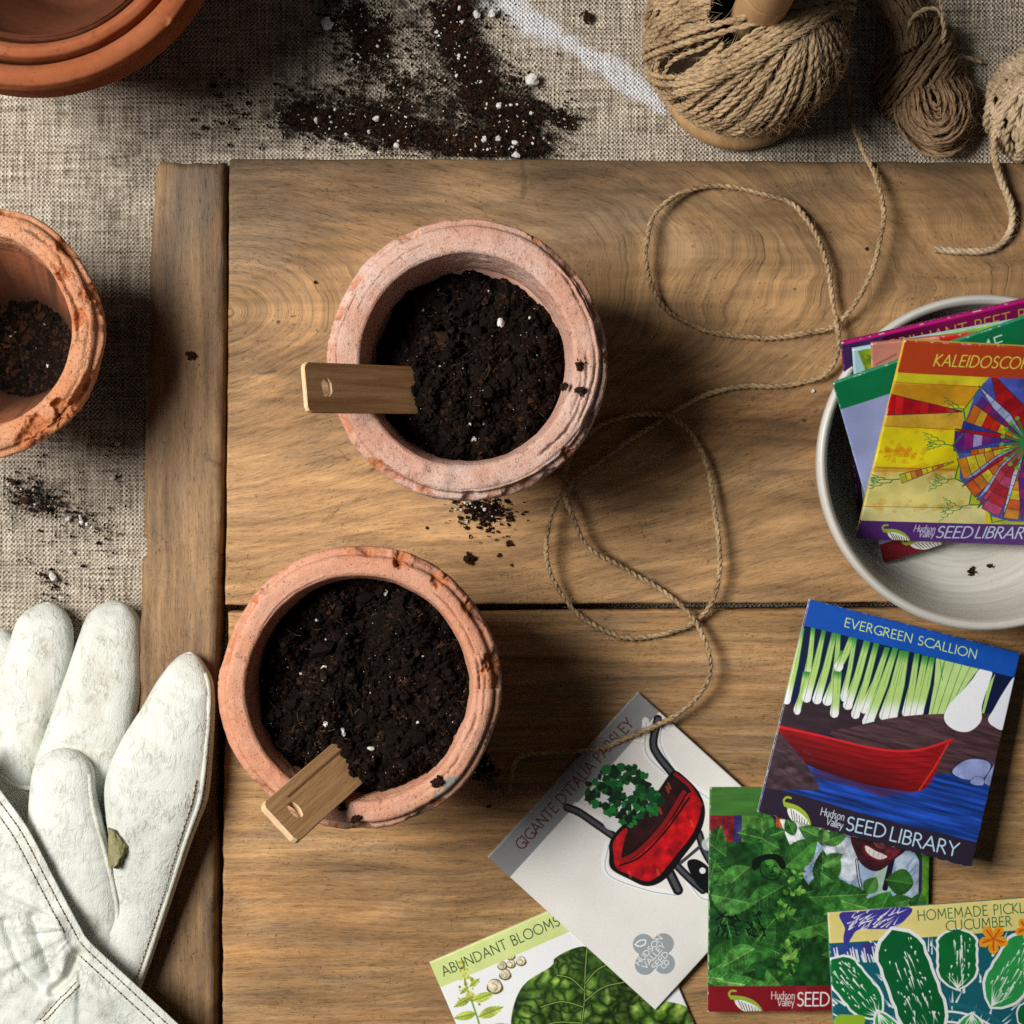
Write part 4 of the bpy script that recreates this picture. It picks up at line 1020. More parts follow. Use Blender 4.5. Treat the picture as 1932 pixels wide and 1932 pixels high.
def hank():
    """folded hank of brown twine beside the ball"""
    c = P(1745, 130, .0)
    t = thing('twine_hank', 'folded brown hank of twine tied round its waist, between the two balls', 'twine', (c[0], c[1], ZL + .001))
    r = np.random.default_rng(17)
    fz = Bag()
    # lower loop: strands that run out, turn and come back
    bag = Bag()
    for i in range(60):
        f = (i % 30) / 29 if i % 30 else .02; lay = i // 30
        wd = 9 + 66 * f ** .85 + r.normal(0, 2.5); ln = 26 + 62 * f ** .8 + r.normal(0, 4)
        a = np.linspace(0, math.pi, 16); leg = np.linspace(0, 1, 9)[1:]
        ax_ = np.concatenate([(wd * (1 - .55 * leg ** 1.3))[::-1], wd * np.cos(a), -wd * (1 - .55 * leg ** 1.3)])
        ay_ = np.concatenate([(-(60 + 42 * f) * leg)[::-1], ln * np.sin(a), -(60 + 42 * f) * leg])
        tt = np.linspace(0, 1, len(ax_)); ax_ = ax_ + 5.5 * vn(tt * 5, i, 0, 3); ay_ = ay_ + 3 * vn(tt * 4, i, 4, 3)
        ox, oy = 1764 + r.normal(0, 2.5), 196 + r.normal(0, 2.5); ro = -.30
        X = ox + ax_ * math.cos(ro) - ay_ * math.sin(ro); Y = oy + ax_ * math.sin(ro) + ay_ * math.cos(ro)
        zc = ZL + .005 + .018 * (1 - f ** 2 * .98) ** .5 * (1 if lay == 0 else .5) + .0035 * vn(tt * 4, i, 8, 3) - .015 * sstep(-25, -85, ay_)
        k = S * (D - zc) / D
        p = crom(np.stack([(X - 966) * k, -(Y - 966) * k, zc], -1)[::2], 200)
        rope(bag, p, .00092 * r.uniform(.8, 1.2), (0, 0, 1), .014, 2, 5, i); fuzz(fz, p, (0, 0, 1), .001, 40, .009, .00007, 0, i)
    # small inner curl
    for i in range(5):
        a = np.linspace(-.5, math.pi + .9, 40); X = 1757 + (9 + 3 * i) * np.cos(a) ; Y = 186 + i * 1.0 + (20 + 6 * i) * np.sin(a) * .9; zc = ZL + .0245 - .0012 * i + 0 * a
        k = S * (D - ZL - .02) / D; X, Y = 1757 + (X - 1757) * .95 + (Y - 186) * .30, Y
        p = np.stack([(X - 966) * k, -(Y - 966) * k, zc], -1); rope(bag, crom(p[::3], 110), .00095, (0, 0, 1), .0085, 2, 5, 70 + i)
    bag.build('loop', [M_jute_dark], t)
    # waist wrap and upper body: arcs of strands lying over a fat sausage
    def saddle(A, B, wid, R0, n, seed, lift, name, asp=1.0, lean=0.0):
        bg_ = Bag(); A, B = np.asarray(A, float), np.asarray(B, float)
        axis = B - A; L = np.linalg.norm(axis); axis /= L; side = np.cross(axis, [0, 0, 1]); side /= np.linalg.norm(side)
        core = []
        for i in range(n):
            f = (i + .5) / n - .5
            a = np.linspace(-.2, math.pi + .2, 46)
            rad = R0 * (1 - 1.2 * f * f) * r.uniform(.95, 1.03)
            o = f * wid + lean * np.cos(a) + .0012 * vn(a * 2, i, seed, 3)
            ctr = (A + B) / 2
            p = ctr + axis * o[:, None] + side * (np.cos(a) * rad * asp)[:, None] + np.array([0, 0, 1.0]) * (np.sin(a) * rad * lift)[:, None]
            p = crom(p[::3], 150)
            rope(bg_, p, .00105 * r.uniform(.8, 1.2), p - ctr + [0, 0, .002], .014, 2, 5, i + seed); fuzz(fz, p, (0, 0, 1), .0011, 14, .010, .00005, 0, i + seed * 9)
        return bg_
    z = ZL + .003
    w = saddle(P(1672, 75, z), P(1775, 190, z), .034, .0235, 22, 31, .95, 'w', 1.0, .006)
    w.build('waist_wrap', [M_jute_dark], t)
    # upper body strands run along the hank
    ub = Bag()
    for i in range(60):
        f = (i % 30) / 29 - .5; lay = i // 30
        x0, y0 = 1605 + 70 * (f + .5), -60 - 40 * (f + .5) + 30; x1, y1 = 1650 + 95 * (f + .5), 120 - 45 * (f + .5)
        u = np.linspace(0, 1, 24)
        X = x0 + (x1 - x0) * u + 34 * np.sin(u * 2.6) * (1 - .4 * f) + 5 * vn(u * 3, i, 2, 3); Y = y0 + (y1 - y0) * u
        zc = ZL + .003 + (.025 if lay == 0 else .015) * np.sqrt(np.clip(1 - (2 * f) ** 2 * .9, 0, 1)) + .0012 * vn(u * 4, i, 7, 3)
        k = S * (D - zc) / D; p = crom(np.stack([(X - 966) * k, -(Y - 966) * k, zc], -1)[::2], 130)
        rope(ub, p, .00105 * r.uniform(.8, 1.2), (0, 0, 1), .014, 2, 5, i); fuzz(fz, p, (0, 0, 1), .0011, 16, .010, .00005, 0, 500 + i)
    ub.build('upper_bundle', [M_jute_dark], t)
    tb = Bag()
    p = crom(PA([(1722, 92, .004), (1712, 62, .006), (1722, 34, .008), (1748, 17, .009), (1772, 22, .008), (1781, 55, .004), (1776, 80, 0), (1752, 98, -.004), (1728, 110, -.004)]), 420); rope(tb, p, .00115, (0, 0, 1), .0085, 2, 6, 2); fuzz(fz, p, (0, 0, 1), .0011, 60, .008, .00005, 0, 77)
    p = crom(PA([(1770, -20, -.008), (1777, 20, -.006), (1782, 60, -.004), (1772, 100, -.006), (1763, 118, -.008)]), 260); rope(tb, p, .00105, (0, 0, 1), .0085, 2, 6, 5)
    p = crom(PA([(1765, 112, -.008), (1796, 138, -.012), (1815, 156, -.015), (1840, 180, -.018), (1856, 196, -.0195)]), 300); p = crom(PA([(1752, 100, -.006), (1790, 130, -.012), (1818, 158, -.016), (1846, 186, -.019), (1853, 196, -.0195)]), 300)
    p = crom(PA([(1755, 104, -.004), (1785, 132, -.010), (1812, 158, -.016), (1832, 178, -.018), (1850, 200, -.0195)]), 300)
    p[:, 1] += np.linspace(0, .0205, 300); rope(tb, p, .00115, (0, 0, 1), .0085, 2, 6, 8); fuzz(fz, p[-40:], (0, 0, 1), .0012, 30, .006, .00007, 0, 78)
    tb.build('tie', [M_jute_pale], t); fz.build('loose_fibres', [M_jute_dark], t)
hank()

def small_ball():
    zc = ZL + .026; c = P(1972, 196, zc); R = 107 * S * (D - zc) / D
    t = thing('twine_ball', 'small ball of pale thick twine with its end trailing over the board', 'twine', (c[0], c[1], ZL + .001))
    bag = Bag(); fz = Bag(); r = np.random.default_rng(23)
    v = []; nt, nr = 60, 40
    T, H = np.meshgrid(np.linspace(0, 2 * math.pi, nt, endpoint=False), np.linspace(.02, math.pi - .02, nr), indexing='ij')
    mk('core', c + np.stack([np.sin(H) * np.cos(T), np.sin(H) * np.sin(T), np.cos(H)], -1) * R * .95, gq(nt, nr, True), None, [M_jute_core], t)
    for g, (ax, n_, lo, hi, ly) in enumerate((((.75, .30, .25), 27, -.92, .92, .975), ((.45, .80, .20), 10, -.15, .45, 1.005), ((.55, -.62, .45), 9, -.42, .10, 1.03), ((.95, -.10, .15), 7, -.45, -.05, 1.045))):
        for i in range(n_):
            wrap(bag, fz, c, R * (ly + .012 * r.uniform()), np.array(ax) + r.normal(0, .05, 3), lo + (hi - lo) * i / (n_ - 1), .0015 * r.uniform(.85, 1.15), 700 + g * 30 + i, 0, 2 * math.pi, 190, 1.0, .03, 0, 50, 5, .012)
    bag.build('winding', [M_jute_pale], t)
    p = crom(PA([(1945, 165, .018), (1930, 180, .0185), (1910, 192, .017), (1891, 207, .014), (1878, 238, .009), (1875, 283, .006), (1886, 333, .006), (1903, 373, .005), (1910, 402, .0045), (1907, 433, .0035), (1888, 460, .0025), (1855, 474, .002), (1808, 474, .002), (1764, 470, .002)]), 900)
    p[:, 2] = np.maximum(p[:, 2], .0018)
    b2 = Bag(); rope(b2, p, .00175, (0, 0, 1), .0095, 3, 6, 1); b2.build('loose_end', [M_jute_pale], t)
    fuzz(fz, p, (0, 0, 1), .0017, 220, .006, .00006, 0, 9); fz.build('loose_fibres', [M_jute_pale], t)
small_ball()
# ------------------------------------------------------------------ leather gloves
def sweep(path, n=150, m=56, capl=None, seed=0, ex=2.9, wr=1.0, endcap=False):
    """path rows: layout x, y, half width (layout units), centre height z, half thickness; first row is the tip"""
    q = np.array([[*P(x, y, z), hw * S * (D - z) / D, hz] for x, y, hw, z, hz in path])
    c = crom(q, n); p = c[:, :3]; hw = c[:, 3].copy(); hz = c[:, 4] * .90
    L = np.concatenate([[0], np.cumsum(np.linalg.norm(np.diff(p, axis=0), axis=1))])
    cap = capl or hw[int(n * .12)] * 1.0
    t0 = np.clip(1 - L / cap, 0, 1); f = np.sqrt(np.clip(1 - t0 ** 2.2, 0, 1)); hw *= np.maximum(f, .02); hz *= np.maximum(f, .02) ** .9
    if endcap:
        t1 = np.clip(1 - (L[-1] - L) / cap, 0, 1); f = np.sqrt(np.clip(1 - t1 ** 2.2, 0, 1)); hw *= np.maximum(f, .02); hz *= np.maximum(f, .02)
    t, nn, b = frames(p, np.array([0, 0, 1.0]))
    nn = np.tile([0, 0, 1.0], (n, 1)); b = np.cross(t, nn); b /= np.linalg.norm(b, axis=1, keepdims=True)
    a = np.arange(m) * 2 * math.pi / m
    ca = np.sign(np.cos(a)) * np.abs(np.cos(a)) ** (2 / ex); sa = np.sign(np.sin(a)) * np.abs(np.sin(a)) ** (2 / 2.6)
    V = p[:, None] + (hw[:, None] * ca[None])[..., None] * b[:, None] + (hz[:, None] * sa[None])[..., None] * nn[:, None]
    x, y = V[..., 0], V[..., 1]; top = sstep(-.1, .5, sa)[None] * f_ones(n)[:, None]
    w = .0007 * fbm(x * 45, y * 22, seed, 2, seed) + .0002 * fbm(x * 170, y * 90, seed, 3, seed + 1)
    tw = .00060 * vn(L[:, None] * 260 + 1.5 * vn(x * 90, y * 40, 0, 6), np.cos(a)[None] * 1.2, seed, 4) * np.clip(vn(L * 45, seed, 0, 8) + .2, 0, 1)[:, None]
    V[..., 2] += wr * top * (1.5 * w + tw)
    return V, p, hw, hz, b, L

def f_ones(n): return np.ones(n)

def finger(parent, name, path, seed, grime=(), n=150, m=56, dents=(), **kw):
    V, p, hw, hz, b, L = sweep(path, n, m, seed=seed, **kw)
    x, y = V[..., 0], V[..., 1]
    gx = 966 + x / S; gy = 966 - y / S
    for (px, py, rx, ry, rot, dp) in dents:
        V[..., 2] -= dp * blob(gx, gy, px, py, rx, ry, rot) * sstep(-.2, .4, (V[..., 2] - p[:, None, 2]) / hz[:, None].clip(1e-4))
    g = .06 * np.clip(fbm(gx / 40, gy / 40, 0, 3, seed + 5), 0, 1)
    for (px, py, rx, ry, k) in grime:
        g = g + k * blob(gx, gy, px, py, rx, ry) * (.6 + .6 * fbm(gx / 14, gy / 24, 0, 3, seed + 7))
    V = V.reshape(-1, 3); F = np.stack([np.arange(n - 1)[:, None] * m + np.arange(m)[None], np.arange(n - 1)[:, None] * m + (np.arange(m)[None] + 1) % m, (np.arange(n - 1)[:, None] + 1) * m + (np.arange(m)[None] + 1) % m, (np.arange(n - 1)[:, None] + 1) * m + np.arange(m)[None]], -1).reshape(-1, 4)
    T = np.array([[k, (k + 1) % m, -1] for k in range(m)])
    V = np.concatenate([V, p[:1], p[-1:]]); c0 = n * m
    T = np.concatenate([np.stack([np.full(m, c0), (np.arange(m) + 1) % m, np.arange(m)], -1), np.stack([np.full(m, c0 + 1), (n - 1) * m + np.arange(m), (n - 1) * m + (np.arange(m) + 1) % m], -1)])
    mk(name, V, F, T, [M_leather], parent, attrs={'grime': np.clip(np.concatenate([g.ravel(), [0, 0]]), 0, 1)})
    return p, hw, hz, b, L

def on_finger(fr, s, side, drop):
    """points on the upper flank of a finger: s in 0..1, side -1..1"""
    p, hw, hz, b, L = fr
    out = []
    for q in s:
        i = q * (len(p) - 1); k = int(min(i, len(p) - 2)); f = i - k
        c = p[k] * (1 - f) + p[k + 1] * f; w = hw[k] * (1 - f) + hw[k + 1] * f; h = hz[k] * (1 - f) + hz[k + 1] * f
        x = abs(side); out.append(c + b[k] * w * side + np.array([0, 0, h * (1 - x ** 2.9) ** (1 / 2.6) + drop]))
    return np.array(out)

def stitches(bag, pts, ln=.0019, gap=.0013, th=.00028, ref=(0, 0, 1), every=None):
    L = np.concatenate([[0], np.cumsum(np.linalg.norm(np.diff(pts, axis=0), axis=1))])
    s = 0.0
    while s + ln < L[-1]:
        q = np.stack([np.array([np.interp(s + u * ln, L, pts[:, k]) for k in range(3)]) + [0, 0, .00018 * math.sin(u * math.pi) - .00006] for u in np.linspace(0, 1, 5)])
        V, F, T = tube(q, th * np.array([.5, 1, 1, 1, .5]), ref, 5); bag.add(V, F, T, 0)
        h = np.array([np.interp(s + ln + gap * .5, L, pts[:, k]) for k in range(3)]); e = np.array([np.interp(s + ln + gap * .9, L, pts[:, k]) for k in range(3)])
        V, F, T = tube(np.stack([2 * h - e, h, e]) + [0, 0, .00003], np.array([.00022, .00038, .00022]), ref, 6); bag.add(V, F, T, 1)
        s += ln + gap

def glove_a():
    g = thing('leather_glove', 'white leather work glove lying palm up with its four fingers spread and thumb folded over', 'glove', (*P(150, 1600, ZL)[:2], ZL))
    zl = ZL
    finger(g, 'palm', [(120, 1350, 60, zl + .008, .007), (120, 1430, 118, zl + .010, .010), (118, 1520, 142, zl + .0125, .012), (118, 1620, 150, zl + .0135, .0125), (125, 1740, 150, zl + .0135, .0125), (130, 1880, 155, zl + .0135, .0125), (140, 2010, 160, zl + .0135, .0125)], 3, ((60, 1500, 60, 40, .5),), capl=.02)
    finger(g, 'little_finger', [(4, 1186, 26, zl + .009, .008), (-2, 1215, 38, zl + .010, .0095), (-10, 1280, 44, zl + .011, .0105), (-18, 1360, 46, zl + .011, .0105), (-20, 1450, 46, zl + .011, .0105), (-10, 1530, 50, zl + .011, .0105)], 5)
    B = finger(g, 'ring_finger', [(90, 1136, 40, zl + .0085, .0075), (86, 1165, 50, zl + .0105, .0095), (77, 1230, 60, zl + .0125, .0115), (66, 1290, 60, zl + .0135, .0125), (52, 1370, 50, zl + .0145, .0128), (42, 1430, 44, zl + .015, .0125), (28, 1500, 42, zl + .014, .012), (15, 1560, 44, zl + .012, .0115)], 7,
           ((80, 1290, 24, 110, .55), (70, 1400, 30, 50, .3)), dents=((62, 1330, 8, 60, .12, .0012), (95, 1350, 6, 50, .15, .0008)))
    Cc = finger(g, 'middle_finger', [(216, 1132, 42, zl + .0095, .0085), (213, 1162, 50, zl + .012, .0105), (209, 1210, 60, zl + .015, .0130), (198, 1280, 71, zl + .0175, .0145), (184, 1340, 77, zl + .0185, .0150), (168, 1400, 82, zl + .019, .0150), (146, 1460, 80, zl + .018, .0150), (125, 1530, 75, zl + .016, .014)], 11,
           ((195, 1290, 34, 95, .62), (165, 1420, 60, 26, .45)), dents=((178, 1300, 7, 60, .15, .0012), (205, 1310, 6, 55, .1, .001), (160, 1405, 60, 8, .1, .0012)))
    Dd = finger(g, 'index_finger', [(359, 1230, 32, .0072, .0060), (355, 1256, 40, .0088, .0080), (349, 1300, 56, .0105, .0098), (334, 1360, 72, .0122, .0112), (312, 1430, 90, .0135, .0124), (296, 1490, 97, .0138, .0128), (286, 1550, 86, .0130, .0120), (277, 1620, 70, .0110, .0105), (258, 1700, 62, .0090, .0092), (230, 1790, 60, .0080, .0085), (204, 1860, 60, .0072, .0078), (180, 1930, 60, .0060, .0070)], 13,
           ((320, 1440, 60, 40, .22), (240, 1560, 30, 50, .18)), n=220, dents=((215, 1560, 14, 40, .2, .002), (290, 1560, 50, 9, -.6, .0008), (235, 1700, 10, 60, .25, .0008)))
    E_ = finger(g, 'thumb', [(124, 1411, 50, .0125, .0062), (121, 1440, 56, .0138, .0078), (119, 1500, 62, .0145, .0090), (124, 1560, 70, .0148, .0096), (138, 1640, 78, .0140, .0098), (160, 1715, 72, .0120, .0095), (178, 1780, 58, .0095, .0085), (190, 1840, 45, .0060, .007)], 17,
           ((200, 1720, 24, 18, .3),), dents=((195, 1715, 40, 6, .5, .0012), (205, 1735, 34, 5, .5, .001)), capl=.013)
    # raised seam ribs along the index finger and thumb
    sb = Bag()
    for fr, s0, s1, sd in ((Dd, .05, .97, .90), (E_, .10, .80, .93)):
        pts = on_finger(fr, np.linspace(s0, s1, 120), -sd, .0002)
        V, F, T = tube(pts, .0011, (0, 0, 1), 8); sb.add(V, F, T)
    pts = PA([(2, 1462, .0035), (22, 1480, .0042), (45, 1486, .0048), (62, 1487, .0048)]); V, F, T = tube(crom(pts, 60), .0012, (0, 0, 1), 8); sb.add(V, F, T)
    n = sum(len(v) for v in sb.V)
    sb.build('seam', [M_leather], g, attrs={'grime': np.full(n, .25)})
    st = Bag()
    stitches(st, on_finger(Dd, np.linspace(.30, .97, 200), -.78, .0002), .0020, .0012, .00030)
    stitches(st, on_finger(Dd, np.linspace(.10, .55, 120), -.95, .0006), .0012, .0016, .00022)
    for o in (0, 9):
        stitches(st, crom(PA([(246 - o, 1700, .0125), (238 - o, 1728, .0125), (222 - o, 1755, .0128), (205 - o * .7, 1785, .0128), (196 - o * .5, 1800, .0128)]), 80), .0014, .0012, .00024)
    st.build('stitching', [M_thread, M_hole], g)
    # torn suede tab between thumb and index finger
    u, v = np.meshgrid(np.linspace(0, 1, 30), np.linspace(0, 1, 22), indexing='ij')
    cx = 204 + 34 * v * np.sin(.35 + 2.4 * u) ** .7 + 4 * vn(u * 9, v * 3, 0, 5) * v; cy = 1562 + 72 * u + 6 * v
    z = .0205 + .0045 * np.sin(v * 2.6) + .0012 * fbm(u * 6, v * 6, 0, 3, 3)
    k = S * (D - z) / D; Vt = np.stack([(cx - 966) * k, -(cy - 966) * k, z], -1).reshape(-1, 3); Vb = Vt - [0, 0, .0012]
    nq = 30 * 22; F = gq(30, 22); idx = np.arange(nq).reshape(30, 22); lp = np.concatenate([idx[:-1, 0], idx[-1, :-1], idx[:0:-1, -1], idx[0, :0:-1]]); i = np.arange(len(lp))
    F = np.concatenate([F, F[:, ::-1] + nq, np.stack([lp[i], lp[(i + 1) % len(lp)], lp[(i + 1) % len(lp)] + nq, lp[i] + nq], -1)])
    mk('inner_lining', np.concatenate([Vt, Vb]), F, None, [M_suede], g)

def glove_b():
    """second glove, its wide hemmed cuff lying over the first"""
    g = thing('leather_glove', 'second white leather glove at the lower left corner, only its double stitched cuff in view', 'glove', (*P(40, 1850, ZL)[:2], ZL))
    edge = crom(np.array([(-60, 1402, 0), (0, 1489, 0), (53, 1563, 0), (103, 1658, 0), (150, 1746, 0), (170, 1777, 0), (233, 1836, 0), (337, 1932, 0), (430, 2020, 0)], float), 520)[:, :2]
    t = np.gradient(edge, axis=0); t /= np.linalg.norm(t, axis=1, keepdims=True)
    nrm = np.stack([-t[:, 1], t[:, 0]], -1)                         # towards the lower left
    for _ in range(60): nrm[1:-1] = (nrm[:-2] + nrm[1:-1] * 2 + nrm[2:]) / 4
    nrm /= np.linalg.norm(nrm, axis=1, keepdims=True)
    nv = 230; off = np.concatenate([np.array([6, 3, .8, 0, 0, .5, 1.6, 3.2]), np.linspace(5, 420, nv - 8)])
    G = edge[:, None] + nrm[:, None] * off[None, :, None]
    gx, gy = G[..., 0], G[..., 1]; w = np.broadcast_to(off[None], gx.shape)
    u = np.linspace(0, 1, len(edge))[:, None] + 0 * w
    ztop = .0255 + .0025 * np.sin(u * 3.0)
    ztop = ztop - .0045 * sstep(40, 330, w) + .0011 * fbm(gx / 60, gy / 60, 0, 3, 7)
    # hem step, long pull wrinkles that run away from the hem, the tuck at the corner of the hem
    ztop += .0009 * sstep(44, 36, w)
    e = edge; ang = np.arctan2(gy - 1752, gx - 150)
    wr = vn(ang * 9.0, np.hypot(gx - 150, gy - 1752) / 260, 0, 5)
    near = sstep(20, 60, w) * sstep(330, 90, np.hypot(gx - 120, gy - 1760))
    ztop += .0011 * near * wr
    ztop -= .0040 * np.exp(-(seg_d(gx, gy, [(147, 1800), (128, 1845), (100, 1870)]) / 10) ** 2) + .0030 * np.exp(-(seg_d(gx, gy, [(10, 1740), (40, 1820), (75, 1860)]) / 12) ** 2) + .0026 * np.exp(-(seg_d(gx, gy, [(62, 1730), (85, 1800), (100, 1840)]) / 10) ** 2)
    ztop += .0030 * np.exp(-(seg_d(gx, gy, [(100, 1735), (120, 1790), (118, 1830)]) / 16) ** 2) + .0022 * np.exp(-(seg_d(gx, gy, [(38, 1760), (66, 1830)]) / 14) ** 2) + .0026 * blob(gx, gy, 190, 1885, 55, 28, .3)
    ztop -= .0009 * np.exp(-(seg_d(gx, gy, [(140, 1855), (96, 1900), (70, 1930)]) / 6) ** 2)
    roll = np.array([-.0042, -.0040, -.0030, -.0016, -.0008, -.0003, -.0001, 0])
    z = ztop.copy(); z[:, :8] += roll[None]
    k = S * (D - z) / D
    V = np.stack([(gx - 966) * k, -(gy - 966) * k, z], -1)
    grime = .10 * sstep(.1, .6, fbm(gx / 50, gy / 50, 0, 3, 9)) + .25 * np.exp(-(seg_d(gx, gy, [(147, 1800), (128, 1845), (100, 1870)]) / 12) ** 2)
    nu = len(edge); nvv = len(off)
    F = gq(nu, nvv)[:, ::-1]
    Vb = V.reshape(-1, 3).copy()
    # far side folds down to the cloth, so that the cuff is a hollow sleeve with thickness
    low = V[:, -1].copy(); low[:, 2] = ZL + .002
    n0 = nu * nvv; i = np.arange(nu - 1); a = i * nvv + nvv - 1
    F = np.concatenate([F, np.stack([a, n0 + i, n0 + i + 1, a + nvv], -1)])
    und = V[:, 0].copy(); und2 = V[:, 30].copy(); und2[:, 2] -= .0062; n1 = n0 + nu
    F = np.concatenate([F, np.stack([i * nvv, (i + 1) * nvv, n1 + i + 1, n1 + i], -1)])
    mk('cuff', np.concatenate([Vb, low, und2]), F, None, [M_leather], g, attrs={'grime': np.concatenate([np.clip(grime, 0, 1).ravel(), np.zeros(2 * nu)])})
    st = Bag()
    def row(o, i0, i1):
        j = np.searchsorted(off[8:], o) + 8
        return V[i0:i1, j] + [0, 0, .00018]
    kq = int(np.argmin(np.hypot(edge[:, 0] - 160, edge[:, 1] - 1762)))
    for o in (13, 31):
        stitches(st, row(o, 10, kq + (4 if o == 13 else -8)), .0021, .0014, .00030); stitches(st, row(o, kq + (4 if o == 13 else 14), 505), .0021, .0014, .00030)
    def at(x, y):
        i = int(np.argmin(((G - np.array([x, y])) ** 2).sum(-1).ravel())); return V.reshape(-1, 3)[i] + [0, 0, .0002]
    for dx in (0, 13):
        stitches(st, crom(np.array([at(143 + dx * .6 - q * 74, 1853 + dx * .3 + q * 76) for q in np.linspace(0, 1, 12)]), 90), .0026, .0010, .00032)
    st.build('stitching', [M_thread, M_hole], g)
glove_a(); glove_b()
# ------------------------------------------------------------------ lettering (single-line capitals drawn with a pen) and picture painting
def _arc(cx, cy, rx, ry, a0, a1, n=14):
    a = np.radians(np.linspace(a0, a1, n)); return [(cx + rx * math.cos(t), cy + ry * math.sin(t)) for t in a]
GL = {
 'A': (.68, [[(0, 0), (.34, 1), (.68, 0)], [(.12, .33), (.56, .33)]]),
 'B': (.50, [[(.05, 0), (.05, 1), (.24, 1)] + _arc(.24, .77, .20, .23, 90, -90) + [(.05, .54)], [(.24, .54)] + _arc(.25, .27, .24, .27, 90, -90) + [(.05, 0)]]),
 'C': (.70, [_arc(.50, .5, .47, .5, 52, 308, 24)]),
 'D': (.72, [[(.05, 0), (.05, 1), (.22, 1)] + _arc(.22, .5, .47, .5, 90, -90, 20) + [(.05, 0)]]),
 'E': (.46, [[(.44, 1), (.05, 1), (.05, 0), (.46, 0)], [(.05, .53), (.40, .53)]]),
 'F': (.44, [[(.43, 1), (.05, 1), (.05, 0)], [(.05, .52), (.38, .52)]]),
 'G': (.74, [_arc(.50, .5, .47, .5, 52, 322, 24) + [(.70, .05), (.70, .42), (.52, .42)]]),
 'H': (.68, [[(.05, 0), (.05, 1)], [(.63, 0), (.63, 1)], [(.05, .52), (.63, .52)]]),
 'I': (.10, [[(.05, 0), (.05, 1)]]),
 'K': (.56, [[(.05, 0), (.05, 1)], [(.50, 1), (.07, .48), (.55, 0)]]),
 'L': (.42, [[(.05, 1), (.05, 0), (.42, 0)]]),
 'M': (.80, [[(.04, 0), (.10, 1), (.40, .28), (.70, 1), (.76, 0)]]),
 'N': (.72, [[(.05, 0), (.05, 1), (.67, 0), (.67, 1)]]),
 'O': (.86, [_arc(.43, .5, .42, .5, 90, 450, 30)]),
 'P': (.48, [[(.05, 0), (.05, 1), (.22, 1)] + _arc(.22, .74, .22, .26, 90, -90) + [(.05, .48)]]),
 'R': (.54, [[(.05, 0), (.05, 1), (.22, 1)] + _arc(.22, .75, .21, .25, 90, -90) + [(.05, .50)], [(.22, .50), (.54, 0)]]),
 'S': (.46, [_arc(.24, .755, .19, .245, 40, 250, 14) + _arc(.23, .26, .22, .26, 80, -140, 14)]),
 'T': (.56, [[(0, 1), (.56, 1)], [(.28, 1), (.28, 0)]]),
 'U': (.66, [[(.05, 1), (.05, .33)] + _arc(.33, .30, .28, .30, 180, 360) + [(.61, 1)]]),
 'V': (.64, [[(0, 1), (.32, 0), (.64, 1)]]),
 'Y': (.58, [[(0, 1), (.29, .50), (.58, 1)], [(.29, .50), (.29, 0)]]),
 "'": (.10, [[(.06, 1.02), (.04, .78)]]),
 ' ': (.26, []),
 'a': (.42, [_arc(.20, .50, .17, .16, 150, 0, 8) + [(.37, 0)], _arc(.20, .18, .17, .18, 60, 360, 14)]),
 'd': (.50, [[(.45, 1.04), (.45, 0)], _arc(.25, .33, .20, .33, 30, 330, 18)]),
 'e': (.46, [[(.05, .36), (.42, .36)] + _arc(.24, .34, .19, .33, 0, 310, 18)]),
 'l': (.10, [[(.05, 1.04), (.05, 0)]]),
 'n': (.44, [[(.05, .66), (.05, 0)], _arc(.22, .46, .17, .20, 170, 0, 8) + [(.39, 0)]]),
 'o': (.50, [_arc(.25, .33, .21, .33, 90, 450, 20)]),
 's': (.34, [_arc(.18, .50, .13, .16, 40, 250, 10) + _arc(.17, .17, .14, .17, 80, -140, 10)]),
 'u': (.44, [[(.05, .66), (.05, .22)] + _arc(.22, .20, .17, .20, 180, 360, 8) + [(.39, .66)], [(.39, .3), (.39, 0)]]),
 'y': (.42, [[(.02, .66), (.22, .05)], [(.40, .66), (.14, -.30)]]),
}

